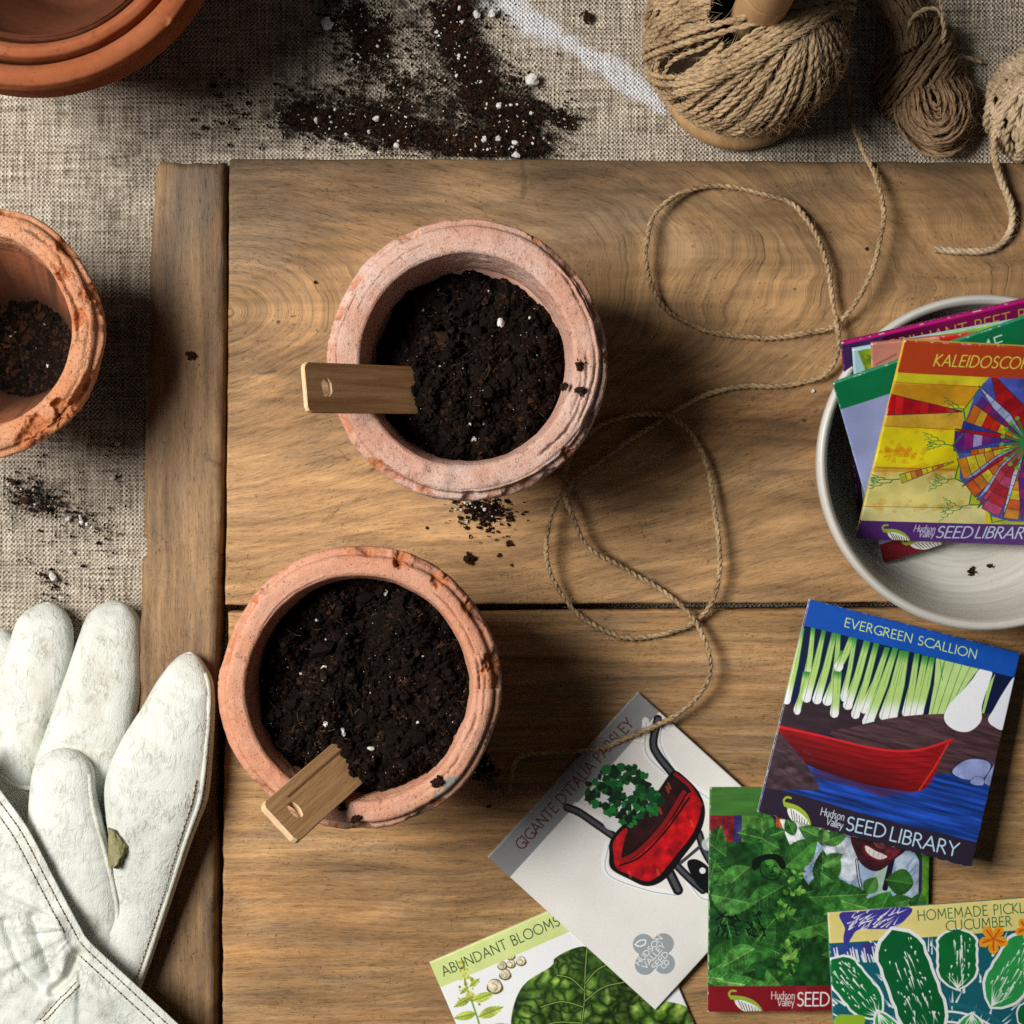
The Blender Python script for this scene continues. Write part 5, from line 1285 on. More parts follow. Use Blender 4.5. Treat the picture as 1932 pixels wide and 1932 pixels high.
class Art:
    """a printed face painted on the vertices of a fine grid; coordinates through f(x, y) -> u, v in 0..1"""
    def __init__(s, n, bg, f=None):
        s.n = n; g = (np.arange(n)) / (n - 1)
        s.U, s.W = np.meshgrid(g, g, indexing='ij')                 # U across, W down
        s.I = np.zeros((n, n, 3)) + hexc(bg); s.f = f or (lambda x, y: (x, y))
    def uv(s, pts):
        p = np.asarray(pts, float); u, v = s.f(p[:, 0], p[:, 1]); return np.stack([u, v], -1)
    def _box(s, q, pad):
        n = s.n; lo = np.clip(((q.min(0) - pad) * (n - 1)).astype(int), 0, n); hi = np.clip(((q.max(0) + pad) * (n - 1)).astype(int) + 2, 0, n)
        return slice(lo[0], hi[0]), slice(lo[1], hi[1])
    def put(s, sl, a, col):
        c = hexc(col) if isinstance(col, str) else np.asarray(col)
        a = a[..., None]; s.I[sl] = s.I[sl] * (1 - a) + c * a
    def poly(s, pts, col, a=1.0, soft=1.0, raw=False, tex=0.0, tsc=(20, 20), shade=None):
        q = np.asarray(pts, float) if raw else s.uv(pts)
        sl = s._box(q, .004 * soft); U, W = s.U[sl], s.W[sl]
        if U.size == 0: return
        ins = np.zeros(U.shape, bool); d = np.full(U.shape, 9.0)
        for (x0, y0), (x1, y1) in zip(q, np.roll(q, -1, 0)):
            if y0 != y1:
                c = ((y0 > W) != (y1 > W)); xi = x0 + (W - y0) * (x1 - x0) / (y1 - y0); ins ^= c & (U < xi)
            vx, vy = x1 - x0, y1 - y0; L = vx * vx + vy * vy + 1e-12
            t = np.clip(((U - x0) * vx + (W - y0) * vy) / L, 0, 1); d = np.minimum(d, np.hypot(U - x0 - t * vx, W - y0 - t * vy))
        px = soft / (s.n - 1); al = np.clip(.5 + np.where(ins, d, -d) / px, 0, 1) * a
        c = np.zeros(U.shape + (3,)) + (hexc(col) if isinstance(col, str) else np.asarray(col))
        if tex: c = c * (1 + tex * fbm(U * tsc[0], W * tsc[1], 0, 4, 7))[..., None]
        if shade is not None: c = shade(U, W, c)
        s.I[sl] = s.I[sl] * (1 - al[..., None]) + np.clip(c, 0, 1) * al[..., None]
    def smooth(s, pts, col, closed=True, **k):
        p = np.asarray(pts, float); c = crom(np.concatenate([p, np.zeros((len(p), 1))], 1), max(24, len(p) * 7), closed)[:, :2]
        s.poly(c, col, **k)
    def line(s, pts, w, col, a=1.0, raw=False, curve=False, tap=False):
        if curve: p = np.asarray(pts, float); pts = crom(np.concatenate([p, np.zeros((len(p), 1))], 1), len(p) * 7)[:, :2]
        q = np.asarray(pts, float) if raw else s.uv(pts)
        sl = s._box(q, w + .006); U, W = s.U[sl], s.W[sl]
        if U.size == 0: return
        d = np.full(U.shape, 9.0); m = len(q) - 1
        for k, ((x0, y0), (x1, y1)) in enumerate(zip(q[:-1], q[1:])):
            vx, vy = x1 - x0, y1 - y0; L = vx * vx + vy * vy + 1e-12
            t = np.clip(((U - x0) * vx + (W - y0) * vy) / L, 0, 1); dd = np.hypot(U - x0 - t * vx, W - y0 - t * vy)
            if tap: dd = dd + w / 2 * (k + t) / m
            d = np.minimum(d, dd)
        px = 1.0 / (s.n - 1); al = np.clip(.5 + (w / 2 - d) / px, 0, 1) * a
        s.put(sl, al, col)
    def dots(s, x, y, r, col, a=1.0):
        q = s.uv([(x, y)])[0]; sl = s._box(np.array([q - r, q + r]), .01); U, W = s.U[sl], s.W[sl]
        if U.size: s.put(sl, np.clip(.5 + (r - np.hypot(U - q[0], W - q[1])) * (s.n - 1), 0, 1) * a, col)
    def text(s, txt, p0, p1, cap, col, wt=.105, lean=0.0, squeeze=1.0, gap=.16):
        """baseline from p0 to p1 (picture coords); the letters fill the span; cap = letter height in u"""
        q = s.uv([p0, p1]); d = q[1] - q[0]; Ls = np.linalg.norm(d); d /= Ls; up = np.array([d[1], -d[0]])
        if up[1] > 0: up = -up
        tot = sum(GL[c][0] + gap for c in txt) - gap; sx = Ls / tot; x = 0
        for c in txt:
            w_, st = GL[c]
            for pl in st:
                pts = [q[0] + d * ((x + a + lean * b) * sx) + up * (b * cap) for a, b in pl]
                s.line(pts, cap * wt, col, raw=True)
            x += w_ + gap
    def leaf(s, x, y, ln, wd, rot, col, vein=None, dark=None, n=9, ser=0.0):
        t = np.linspace(0, 1, 22); w = wd * np.sin(math.pi * t ** .85) ** .9 * (1 + ser * np.where(np.arange(22) % 2, 1, -1))
        c, sn = math.cos(rot), math.sin(rot)
        up = [(x + ln * a * c - b * sn, y + ln * a * sn + b * c) for a, b in zip(t, w)]; lo = [(x + ln * a * c + b * sn, y + ln * a * sn - b * c) for a, b in zip(t, w)]
        s.poly(up + lo[::-1], col, tex=.25, tsc=(30, 30))
        if dark is not None: s.poly(lo + [(x + ln * c, y + ln * sn), (x, y)], dark, a=.55, tex=.25, tsc=(30, 30))
        if vein is not None:
            s.line([(x, y), (x + ln * c, y + ln * sn)], .0045, vein, .8)
            for k in range(1, n):
                a = k / n * .9; b = wd * math.sin(math.pi * a ** .85) ** .9 * .85
                for sg in (-1, 1):
                    s.line([(x + ln * a * c, y + ln * a * sn), (x + ln * (a + .12) * c - sg * b * sn, y + ln * (a + .12) * sn + sg * b * c)], .0025, vein, .45)
    def mul(s, k): s.I = np.clip(s.I * k[..., None], 0, 1)

def aff(TL, TR, BL):
    TL, TR, BL = map(np.asarray, (TL, TR, BL)); a = TR - TL; b = BL - TL; det = a[0] * b[1] - a[1] * b[0]
    return lambda x, y: (((x - TL[0]) * b[1] - (y - TL[1]) * b[0]) / det, (a[0] * (y - TL[1]) - a[1] * (x - TL[0])) / det)

def pod(A, f, x, y, w, h, rot, lw=.005):
    """seed pod emblem: green pod with a curled stem and white seeds fanned under it"""
    c, sn = math.cos(rot), math.sin(rot)
    T = lambda pts: [(x + (a * w) * c - (b * h) * sn, y + (a * w) * sn + (b * h) * c) for a, b in pts]
    A.smooth(T([(0, .28), (.22, .22), (.5, .25), (.78, .42), (1.0, .75), (1.0, .95), (.75, .95), (.45, .80), (.22, .58)]), '#9cb63c')
    A.smooth(T([(.16, .50), (.34, .42), (.6, .50), (.86, .68), (.99, .88), (.93, 1.02), (.70, 1.05), (.46, .95), (.26, .75)]), '#f2f3ee')
    for k in range(7):
        a = k / 6; A.line(T([(.26 + .13 * k * .8, .46 + .07 * k * .7), (.42 + .085 * k, .86 + .035 * k)]), .004, '#555b52', .9)
    A.line(T([(.05, .40), (-.04, .18), (.02, .02), (.14, .0)]), .010, '#9cb63c', curve=True)

packets = []
def packet(label, A, TL, U, Vv, thick, parts, side_mat, bulge=.0021, curl=(0, 0, 0, 0), group='seed packets', n=None):
    """TL world corner, U and Vv edge vectors (world) of the front; parts: (name, v0, v1)"""
    TL, U, Vv = map(lambda a: np.asarray(a, float), (TL, U, Vv)); N = np.cross(Vv, U); N /= np.linalg.norm(N)
    if N[2] < 0: N = -N
    ctr = TL + U / 2 + Vv / 2 - N * thick
    t = thing('seed_packet', label, 'seed packet', tuple(ctr), group)
    n = A.n; I = lin(A.I)
    # the print wears pale along the folded edges
    d = np.minimum(np.minimum(A.U, 1 - A.U), np.minimum(A.W, 1 - A.W)); nz = fbm(A.U * 60, A.W * 60, 0, 3, int(TL[0] * 9999) % 97)
    wear_shade = sstep(.0045, .001, d) * sstep(.12, .5, nz) * .55
    cor = np.minimum(np.minimum(np.hypot(A.U, A.W), np.hypot(1 - A.U, A.W)), np.minimum(np.hypot(A.U, 1 - A.W), np.hypot(1 - A.U, 1 - A.W)))
    wear_shade = np.maximum(wear_shade, .8 * sstep(.010, .003, cor))
    I = I * (1 - wear_shade[..., None]) + np.array([.72, .72, .70]) * wear_shade[..., None]
    def surf(u, v):
        b = bulge * (np.sin(math.pi * np.clip(u, 0, 1)) ** .7) * (np.sin(math.pi * np.clip(v, 0, 1)) ** .7) + .0003 * fbm(u * 4, v * 4, 0, 2, 5)
        c = curl[0] * (1 - u) * (1 - v) + curl[1] * u * (1 - v) + curl[2] * (1 - u) * v + curl[3] * u * v
        e = np.minimum(np.minimum(u, 1 - u), np.minimum(v, 1 - v)); r = .006
        q = np.clip(1 - e / r, 0, 1); b = b - .0006 * (1 - np.sqrt(np.clip(1 - q * q, 0, 1)))
        return TL + u[..., None] * U + v[..., None] * Vv + (b + c)[..., None] * N
    for nm, v0, v1 in parts:
        j0, j1 = int(round(v0 * (n - 1))), int(round(v1 * (n - 1)))
        u, v = A.U[:, j0:j1 + 1], A.W[:, j0:j1 + 1]
        mk(nm, surf(u, v), gq(n, j1 - j0 + 1), None, [M_print], t, attrs={'art': I[:, j0:j1 + 1].reshape(-1, 3)})
    # folded paper sleeve under the print
    k = 40; g = np.linspace(0, 1, k); u, v = np.meshgrid(g, g, indexing='ij')
    ins = .0012; V1 = surf(u * (1 - 2 * ins) + ins, v * (1 - 2 * ins) + ins) - N * .00018
    V1[1:-1, 1:-1] -= N * .0002
    bot = TL + (u[..., None] * U + v[..., None] * Vv) - N * thick + N * np.maximum(curl[0] * (1 - u) * (1 - v) + curl[1] * u * (1 - v) + curl[2] * (1 - u) * v + curl[3] * u * v, -9)[..., None]
    idx = np.arange(k * k).reshape(k, k); lp = np.concatenate([idx[:-1, 0], idx[-1, :-1], idx[:0:-1, -1], idx[0, :0:-1]]); i = np.arange(len(lp)); m = k * k
    F = np.concatenate([gq(k, k), gq(k, k)[:, ::-1] + m, np.stack([lp[i], lp[(i + 1) % len(lp)], lp[(i + 1) % len(lp)] + m, lp[i] + m], -1)])
    mk('sleeve', np.concatenate([V1.reshape(-1, 3), bot.reshape(-1, 3)]), F, None, [side_mat], t, smooth=False)
    return t

def flat_corner(tl, tr, bl, z, W=None):
    """corner and edge vectors from three layout corners and their heights, squared up"""
    a, b, c = P(*tl, z[0]), P(*tr, z[1]), P(*bl, z[2])
    U = b - a; V = c - a; lu, lv = np.linalg.norm(U), np.linalg.norm(V)
    u = U / lu; V = V - u * (V @ u); V = V / np.linalg.norm(V) * lv
    return a, U, V
# ------------------------------------------------------------------ seed packets on the table
M_side = {k: mat_paper('paper_edge_' + k, lin(hexc(c))) for k, c in (('blue', '#b8c8d8'), ('green', '#7fae74'), ('white', '#dad8d2'), ('cream', '#cfcb9c'), ('teal', '#5f9a86'), ('yellow', '#c9b23c'), ('jade', '#1c8a58'), ('magenta', '#8c1556'), ('sky', '#a9cbd6'), ('rose', '#b4685a'))}
ar = np.random.default_rng(77)

def art_scallion():
    f = aff((420, 78), (1810, 440), (80, 1490)); A = Art(520, '#0e1a40', f)
    # far bank and hill
    A.poly([(240, 780), (420, 770), (640, 780), (800, 800), (1060, 830), (1060, 900), (560, 985), (400, 955), (225, 930)], '#362830', tex=.2, tsc=(10, 60))
    # scallion stalks: (top x, top y, bottom x, bottom y, top w, bottom w)
    st = [(375, 270, 270, 780, 26, 52), (445, 262, 400, 640, 26, 44), (400, 560, 338, 848, 44, 46), (515, 285, 400, 768, 26, 58), (585, 300, 468, 778, 34, 60), (612, 305, 575, 700, 26, 46), (640, 420, 535, 788, 34, 62), (700, 330, 610, 560, 40, 58), (605, 560, 580, 868, 52, 56),
          (720, 330, 640, 760, 26, 40), (800, 350, 668, 815, 44, 62), (860, 370, 718, 875, 36, 56), (930, 400, 775, 840, 34, 58), (985, 400, 800, 925, 36, 76), (1030, 420, 905, 885, 40, 64), (1058, 425, 955, 885, 30, 74), (1125, 440, 1050, 865, 34, 56), (1180, 455, 1090, 860, 40, 58), (1225, 465, 1130, 858, 34, 66)]
    def stalk(x0, y0, x1, y1, w0, w1, white=True, col='#b4d47c'):
        def sh(U, W, c):
            t = np.clip((W - q0) / (q1 - q0 + 1e-6), 0, 1)[..., None]
            g0, g1, g2 = hexc('#3c8a3e'), hexc(col), hexc('#eef2f4')
            c = g0 + (g1 - g0) * sstep(0, .22, t); c = c + (g2 - c) * (sstep(.66, .92, t) if white else 0)
            return c
        q0, q1 = A.uv([(x0, y0), (x1, y1)])[:, 1]
        mx, my = (x0 + x1) / 2 + 3, (y0 + y1) / 2
        pts = [(x0 - w0 / 2, y0), (x0 + w0 / 2, y0 + 6), (mx + w1 * .42, my), (x1 + w1 / 2 + 3, y1 - 38), (x1 + w1 * .47, y1 - 18), (x1 + w1 * .33, y1 - 4), (x1, y1 + 2), (x1 - w1 * .33, y1 - 4), (x1 - w1 * .48, y1 - 18), (x1 - w1 / 2, y1 - 38), (mx - w1 * .40, my)]
        A.poly(pts, col, shade=sh); A.line([pts[1], pts[2], pts[3]], .0035, '#1f6a34', .8); A.line([pts[0], pts[7]], .0025, '#1f6a34', .6)
        A.line([(x0 + 2, y0), (mx + ar.uniform(-8, 8), my)], .0022, '#2f7a3c', .6)
    for s_ in st: stalk(*s_)
    # pale bunch on the right
    A.poly([(1250, 475), (1530, 545), (1420, 690), (1330, 790), (1300, 845), (1195, 850), (1235, 640)], '#b9d98a', tex=.06)
    for x0, y0, x1, y1 in ((1310, 490, 1215, 848), (1370, 505, 1250, 848), (1420, 520, 1300, 840), (1475, 530, 1380, 720), (1275, 485, 1290, 620), (1300, 500, 1270, 640)): A.line([(x0, y0), (x1, y1)], .0032, '#3f8440', .9)
    A.poly([(1590, 650), (1640, 575), (1560, 845), (1545, 840)], '#a9cf78')
    # hill in front
    A.smooth([(550, 978), (700, 930), (900, 880), (1100, 852), (1330, 842), (1600, 842), (1740, 880), (1690, 1150), (1600, 1400), (1200, 1330), (900, 1120)], '#4a3439', tex=.45, tsc=(9, 90))
    for k in range(26):
        x, y = ar.uniform(650, 1600), ar.uniform(890, 1180); A.line([(x, y), (x + ar.uniform(60, 190), y + ar.uniform(5, 45))], .003, '#7d4f47', .35)
    # big white bulbs
    A.smooth([(1540, 545), (1618, 562), (1590, 660), (1548, 790), (1540, 890), (1470, 955), (1390, 958), (1320, 918), (1296, 860), (1330, 785), (1420, 690), (1490, 610)], '#eef1f8', shade=lambda U, W, c: c * (1 - .16 * sstep(.80, .70, U + .25 * W))[..., None])
    A.smooth([(1765, 600), (1690, 700), (1620, 820), (1586, 880), (1620, 925), (1700, 935), (1760, 700)], '#e6eaf5')
    # water
    wt = lambda U, W, c: c * (.80 + .55 * fbm(U * 5, W * 75, 0, 4, 5) + .1)[..., None]
    A.poly([(215, 985), (300, 1080), (400, 1170), (700, 1240), (1150, 1240), (1330, 1235), (1610, 1310), (1640, 1310), (1525, 1690), (1495, 1845), (80, 1490)], '#1c46a8', shade=wt)
    A.poly([(430, 1200), (900, 1310), (1100, 1360), (900, 1390), (620, 1300), (470, 1270)], '#5a1f3a', a=.55, soft=6, tex=.4, tsc=(6, 60))
    # red boat
    boat = [(216, 922), (330, 940), (480, 978), (640, 1022), (800, 1056), (1000, 1080), (1150, 1066), (1270, 1036), (1335, 1008), (1360, 1018), (1302, 1075), (1255, 1185), (1205, 1290), (1130, 1352), (1000, 1346), (800, 1310), (600, 1252), (420, 1188), (330, 1118), (260, 1034), (214, 985)]
    A.smooth(boat, '#8a1218', shade=lambda U, W, c: c * (1.05 - 1.15 * sstep(.60, .88, W - .05 * U) + .22 * fbm(U * 6, W * 60, 0, 3, 4))[..., None].clip(.40, 1.3))
    for k in range(5):
        A.line([(250 + 30 * k, 985 + 42 * k), (560, 1060 + 38 * k), (900, 1130 + 36 * k), (1235 - 22 * k, 1120 + 38 * k)], .004, '#5c0b10', .7, curve=True)
    A.line([(218, 930), (480, 986), (800, 1064), (1000, 1088), (1160, 1074), (1345, 1014)], .010, '#d8282a', .9, curve=True)
    A.line([(1320, 1040), (1240, 1180), (1130, 1345)], .008, '#e04038', .7, curve=True)
    # rocks
    A.smooth([(205, 985), (300, 1060), (375, 1145), (432, 1232), (478, 1315), (470, 1348), (300, 1342), (128, 1330)], '#46333c', tex=.5, tsc=(20, 40))
    for k in range(12):
        x, y = ar.uniform(200, 380), ar.uniform(1060, 1290); A.line([(x, y), (x + ar.uniform(30, 70), y + ar.uniform(10, 40))], .004, '#8d6a66', .35)
    for pts in ([(1336, 1225), (1400, 1160), (1480, 1135), (1580, 1148), (1610, 1190), (1560, 1268), (1480, 1282), (1400, 1272)], [(1460, 1290), (1500, 1254), (1555, 1270), (1552, 1312), (1490, 1312)], [(1562, 1272), (1650, 1150), (1612, 1312), (1560, 1304)]):
        A.smooth(pts, '#232744'); c = np.mean(pts, 0); A.smooth([tuple(c + (np.array(q) - c) * .93) for q in pts], '#8f9cd0', tex=.22)
    # footer and title
    A.poly([(128, 1330), (300, 1362), (520, 1425), (760, 1500), (1100, 1590), (1525, 1690), (1495, 1850), (80, 1495)], '#2b2133', soft=2)
    A.poly([(420, 70), (1815, 435), (1763, 602), (384, 256)], '#1450b0', tex=.05)
    A.text('EVERGREEN SCALLION', (648, 262), (1512, 478), .040, '#cfe487', .115)
    A.text('Hudson', (488, 1508), (640, 1546), .033, '#d7e2ee', .10, gap=.10); A.text('Valley', (524, 1570), (630, 1602), .033, '#d7e2ee', .10, gap=.08)
    A.text('SEED', (652, 1605), (905, 1660), .060, '#b9def2', .115, gap=.12); A.text('LIBRARY', (935, 1672), (1372, 1778), .060, '#b9def2', .115, gap=.12)
    pod(A, f, 268, 1390, 205, 150, .32)
    return A

def art_parsley():
    f = aff((40, 990), (885, 48), (1000, 1845)); A = Art(520, '#e9e7e3', f)
    A.I *= (1 - .03 * fbm(A.U * 5, A.W * 5, 0, 3, 3))[..., None]
    A.poly([(30, 985), (885, 40), (1008, 158), (168, 1102)], '#8b8d8f', tex=.04)
    A.text("GIGANTE D'ITALIA PARSLEY", (236, 950), (866, 232), .047, '#5d2328', .12)
    # brushed white and blue halo
    for pts in ([(930, 210), (930, 380), (1040, 500)], [(1030, 200), (1010, 330), (1110, 500), (1290, 640)], [(540, 690), (690, 780)], [(720, 900), (715, 1060), (930, 1150), (1100, 1180)], [(1110, 1000), (1230, 1180), (1310, 1210)]):
        A.line(pts, .030, '#f6f7f7', .8, curve=True); A.line([(x + 6, y + 10) for x, y in pts], .004, '#7f95a4', .7, curve=True)
    # handles, legs and wheel
    for pts, w in (([(490, 702), (560, 730), (650, 790), (770, 870)], .036), ([(1000, 200), (975, 330), (1000, 400), (1080, 500)], .038), ([(1060, 1040), (1120, 1160)], .046), ([(1090, 1000), (1180, 1090), (1260, 1160)], .036), ([(1235, 840), (1270, 940), (1330, 1040)], .036), ([(1130, 1010), (1330, 840)], .014)):
        A.line(pts, w, '#17181c', 1, curve=True); A.line(pts, w * .45, '#50525a', .9, curve=True)
    A.smooth([(1170, 1010), (1215, 985), (1280, 1020), (1340, 1100), (1350, 1190), (1290, 1180), (1220, 1120)], '#101014')
    A.dots(1258, 1050, .014, '#e8e8ea'); A.dots(1290, 900, .03, '#dfe3e6', .8)
    # barrow tub
    A.smooth([(735, 885), (800, 800), (900, 720), (990, 620), (1060, 520), (1095, 488), (1150, 520), (1235, 610), (1270, 715), (1240, 840), (1150, 970), (1045, 1100), (945, 1140), (840, 1100), (740, 1042), (730, 960)], '#130d10')
    A.smooth([(765, 905), (830, 990), (900, 960), (1010, 850), (1110, 720), (1180, 610), (1230, 660), (1245, 720), (1200, 840), (1110, 960), (1020, 1070), (945, 1112), (850, 1078), (765, 1030)], '#b01018', tex=.45, tsc=(26, 26))
    A.smooth([(750, 905), (800, 830), (830, 815), (825, 880), (800, 985), (770, 1010)], '#a5141a', tex=.4, tsc=(30, 30))
    A.smooth([(830, 840), (900, 760), (1000, 640), (1080, 540), (1120, 560), (1140, 600), (1060, 730), (960, 850), (880, 920), (800, 985)], '#2a0e10', tex=.5, tsc=(24, 24))
    A.line([(800, 1000), (900, 940), (1030, 800), (1150, 610)], .020, '#8e1318', .95, curve=True); A.line([(790, 1025), (905, 975), (1045, 830), (1180, 640)], .008, '#16080a', 1, curve=True)
    A.line([(1100, 510), (1180, 575), (1245, 680)], .016, '#9c1218', .9, curve=True)
    for x, y in ((1050, 580), (1060, 560), (840, 1060), (1010, 700), (1000, 1045), (1190, 770)): A.line([(x, y), (x + 12, y + 30)], .010, '#d8602a', .55)
    # light gaps and parsley
    for x, y, a in ((830, 600, .9), (700, 690, .8), (740, 780, .9), (910, 650, .8), (640, 640, .5)): A.smooth([(x - 45, y - 30), (x + 20, y - 50), (x + 50, y), (x + 20, y + 50), (x - 35, y + 30)], '#dfe0de', a=a)
    for k in range(150):
        a = ar.uniform(0, 6.28); q = ar.uniform(0, 1) ** .6; x, y = 800 + 215 * q * math.cos(a) + 20 * math.sin(a), 640 + 165 * q * math.sin(a)
        if (np.hypot(x - 835, y - 600) < 42) or (np.hypot(x - 735, y - 770) < 45) or (x < 690 and y > 690): continue
        r = ar.uniform(14, 34); m = 9; t = np.linspace(0, 6.28, m, endpoint=False); rr = r * ar.uniform(.55, 1.25, m)
        A.smooth(np.stack([x + rr * np.cos(t), y + rr * np.sin(t)], -1), ['#0f4a22', '#17662c', '#0a2f18', '#1d7a34', '#0b1d12'][k % 5])
    for k in range(26):
        x, y = ar.uniform(800, 900), ar.uniform(460, 560); A.dots(x, y, .012, ['#14571f', '#0c3218'][k % 2])
    # maker's flower shaped mark
    for x, y, q in ((928, 1470, 60), (1040, 1466, 60), (1048, 1578, 60), (938, 1586, 58), (986, 1525, 84)): A.smooth([(x + q * math.cos(t), y + q * math.sin(t)) for t in np.linspace(0, 6.28, 12, endpoint=False)], '#98a3a8')
    w = '#eef1f1'
    A.text('HUDSON', (904, 1592), (1036, 1436), .0235, w, .16, gap=.14); A.text('VALLEY', (942, 1612), (1054, 1478), .0235, w, .16, gap=.12); A.text('SEED', (996, 1615), (1072, 1526), .0235, w, .16, gap=.14); A.text('CO', (1046, 1610), (1078, 1572), .021, w, .17)
    A.line([(880, 1472), (905, 1482), (935, 1470), (938, 1446), (905, 1450), (885, 1468)], .006, w, curve=True)
    return A

def art_basil():
    f = aff((155, 594), (1405, 590), (165, 1867)); A = Art(520, '#1f4f22', f)
    A.I *= (1 + .25 * fbm(A.U * 14, A.W * 14, 0, 4, 3))[..., None]
    A.poly([(150, 585), (1410, 585), (1410, 750), (150, 750)], '#4a8238', tex=.18, tsc=(6, 40))
    A.poly([(150, 750), (300, 750), (300, 900), (150, 900)], '#8a2230', tex=.15); A.poly([(290, 750), (335, 750), (335, 900), (290, 900)], '#3a3470'); A.poly([(335, 750), (490, 750), (490, 900), (335, 900)], '#57923c', tex=.1); A.poly([(488, 745), (530, 745), (530, 830), (488, 830)], '#3b2a50'); A.poly([(525, 745), (580, 745), (560, 830), (525, 830)], '#c86a34')
    A.poly([(545, 770), (1000, 770), (1000, 1000), (640, 1000)], '#e9edf6', tex=.1)
    # smiling gardener in a pale shirt, seen from the mouth down
    A.smooth([(700, 1120), (690, 1010), (760, 900), (900, 850), (1060, 840), (1250, 900), (1340, 1000), (1368, 1120), (1330, 1230), (1200, 1300), (900, 1300)], '#a9c4e6', tex=.28, tsc=(10, 10))
    A.smooth([(740, 1010), (840, 900), (960, 880), (1000, 1000), (960, 1120), (850, 1060)], '#dfe9f6', tex=.12)
    A.smooth([(1210, 1000), (1290, 960), (1350, 1060), (1340, 1200), (1260, 1240), (1230, 1120)], '#c3d8f2', tex=.2)
    for k in range(16):
        x, y = ar.uniform(1180, 1330), ar.uniform(1020, 1220); A.line([(x, y), (x + 40, y - 50)], .008, ['#6a8fd0', '#e6f0fb'][k % 2], .5)
    A.smooth([(1050, 1150), (1110, 1060), (1180, 1050), (1200, 1150), (1120, 1200)], '#bfe0d0', tex=.1)
    A.line([(1190, 990), (1170, 1080), (1150, 1160)], .026, '#241a36'); A.line([(985, 1000), (995, 1080), (1010, 1150)], .014, '#2a2740'); A.line([(985, 1000), (995, 1080), (1010, 1150)], .005, '#e8eef2')
    A.smooth([(950, 860), (1050, 830), (1290, 890), (1265, 950), (1200, 1000), (1130, 1055), (1075, 1062), (1020, 1030), (985, 980)], '#45222a', tex=.35, tsc=(22, 22))
    A.smooth([(1070, 880), (1130, 900), (1150, 935), (1100, 930)], '#8a4a3e', tex=.3); A.smooth([(1150, 890), (1240, 920), (1220, 970), (1160, 1000), (1150, 950)], '#6e3038', tex=.3)
    A.smooth([(1020, 905), (1060, 925), (1140, 965), (1190, 960), (1165, 1000), (1110, 1012), (1050, 985), (1020, 950)], '#7a1f2a'); A.smooth([(1036, 918), (1090, 948), (1140, 970), (1160, 985), (1115, 998), (1062, 975), (1036, 945)], '#f4f1ee')
    for x in (1060, 1085, 1110, 1135): A.line([(x, 935 + (x - 1040) * .35), (x - 6, 965 + (x - 1040) * .3)], .0028, '#9a8d90', .8)
    A.poly([(1362, 745), (1410, 745), (1410, 1300), (1362, 1300)], '#5f9a2c', tex=.1); A.poly([(1345, 1000), (1364, 1000), (1364, 1240), (1345, 1240)], '#3a2f60')
    # basil foliage
    pal = ['#2f6a2a', '#3d7d31', '#285c28', '#4a8f3a', '#1f4c24', '#356f2c']
    for k in range(46):
        x, y = ar.uniform(120, 1350), ar.uniform(860, 1650)
        if x > 640 and y < 1130: continue
        A.leaf(x, y, ar.uniform(150, 260), ar.uniform(45, 80), ar.uniform(-3.1, 3.1), pal[k % 6], '#6aa04a', '#17401c', ser=.03)
    for x, y, ln, wd, ro, c in ((450, 880, 110, 34, -1.6, '#5c9a45'), (450, 880, 140, 44, -.35, '#2c6a2c'), (450, 880, 140, 44, -2.9, '#2c6a2c'), (450, 880, 110, 40, .5, '#3b7d34'), (630, 860, 110, 36, -2.0, '#2f6e30'), (790, 880, 150, 46, -2.7, '#4f8c40'), (790, 900, 150, 46, -.35, '#4f8c40'), (790, 920, 110, 36, -1.5, '#6aa452'),
                                (790, 1030, 130, 40, -.5, '#5b9548'), (780, 1070, 150, 44, .6, '#3f8038'), (250, 980, 200, 70, -2.5, '#2f6f2e'), (380, 1040, 210, 70, 2.4, '#4a8b3c'), (1040, 1190, 110, 46, -1.0, '#4f8b42'), (1150, 1260, 170, 46, -.2, '#47883b'), (1320, 1310, 130, 50, -1.2, '#3a7a34'), (720, 1210, 340, 80, -.05, '#37762f'), (170, 1200, 250, 90, .2, '#4b8e40')):
        A.leaf(x, y, ln, wd, ro, c, '#79ad58', '#1d4d22', ser=.05)
    A.leaf(1180, 1180, 620, 150, 2.05, '#3d8a34', '#8fc26a', '#236326', 10, .02); A.leaf(900, 1230, 250, 60, .3, '#4f9a3e', '#9ccb70', '#2d6c2a', 8, .06)
    A.leaf(160, 1640, 330, 110, -.55, '#3c8035', '#7fb55c', '#22581f'); A.leaf(330, 1580, 320, 110, -.9, '#34752f', '#76ab55', '#1d4f20'); A.leaf(420, 1500, 210, 70, 2.6, '#4d9240', '#8fc06a', '#2a6428')
    # flower spikes
    for cx, cy, h, w in ((610, 1580, 190, 95), (645, 1140, 130, 50), (580, 1300, 80, 50)):
        for k in range(54):
            t = ar.uniform(0, 1); x = cx + ar.normal(0, 1) * w * (.25 + .75 * t) * .5; y = cy - h * .6 + h * 1.15 * t
            A.leaf(x, y, ar.uniform(26, 55), ar.uniform(9, 17), ar.uniform(-3.0, .1), ['#5f9f3c', '#3f8030', '#2a6426', '#86b852', '#1a4820'][k % 5], None, None)
    for x, y in ((190, 1640), (300, 1670), (420, 1700)): A.leaf(x - 60, y + 20, 260, 50, .15, '#5aa545', '#a8d680', '#2e7a2e')
    A.mul(1.02 + .40 * fbm(A.U * 40, A.W * 40, 0, 3, 19) * (A.W > .13) * (1 - blob(A.U, A.W, .8, .35, .2, .22)) - .10)
    # little line drawings on two leaves (plain faces)
    ink = '#0d1a10'
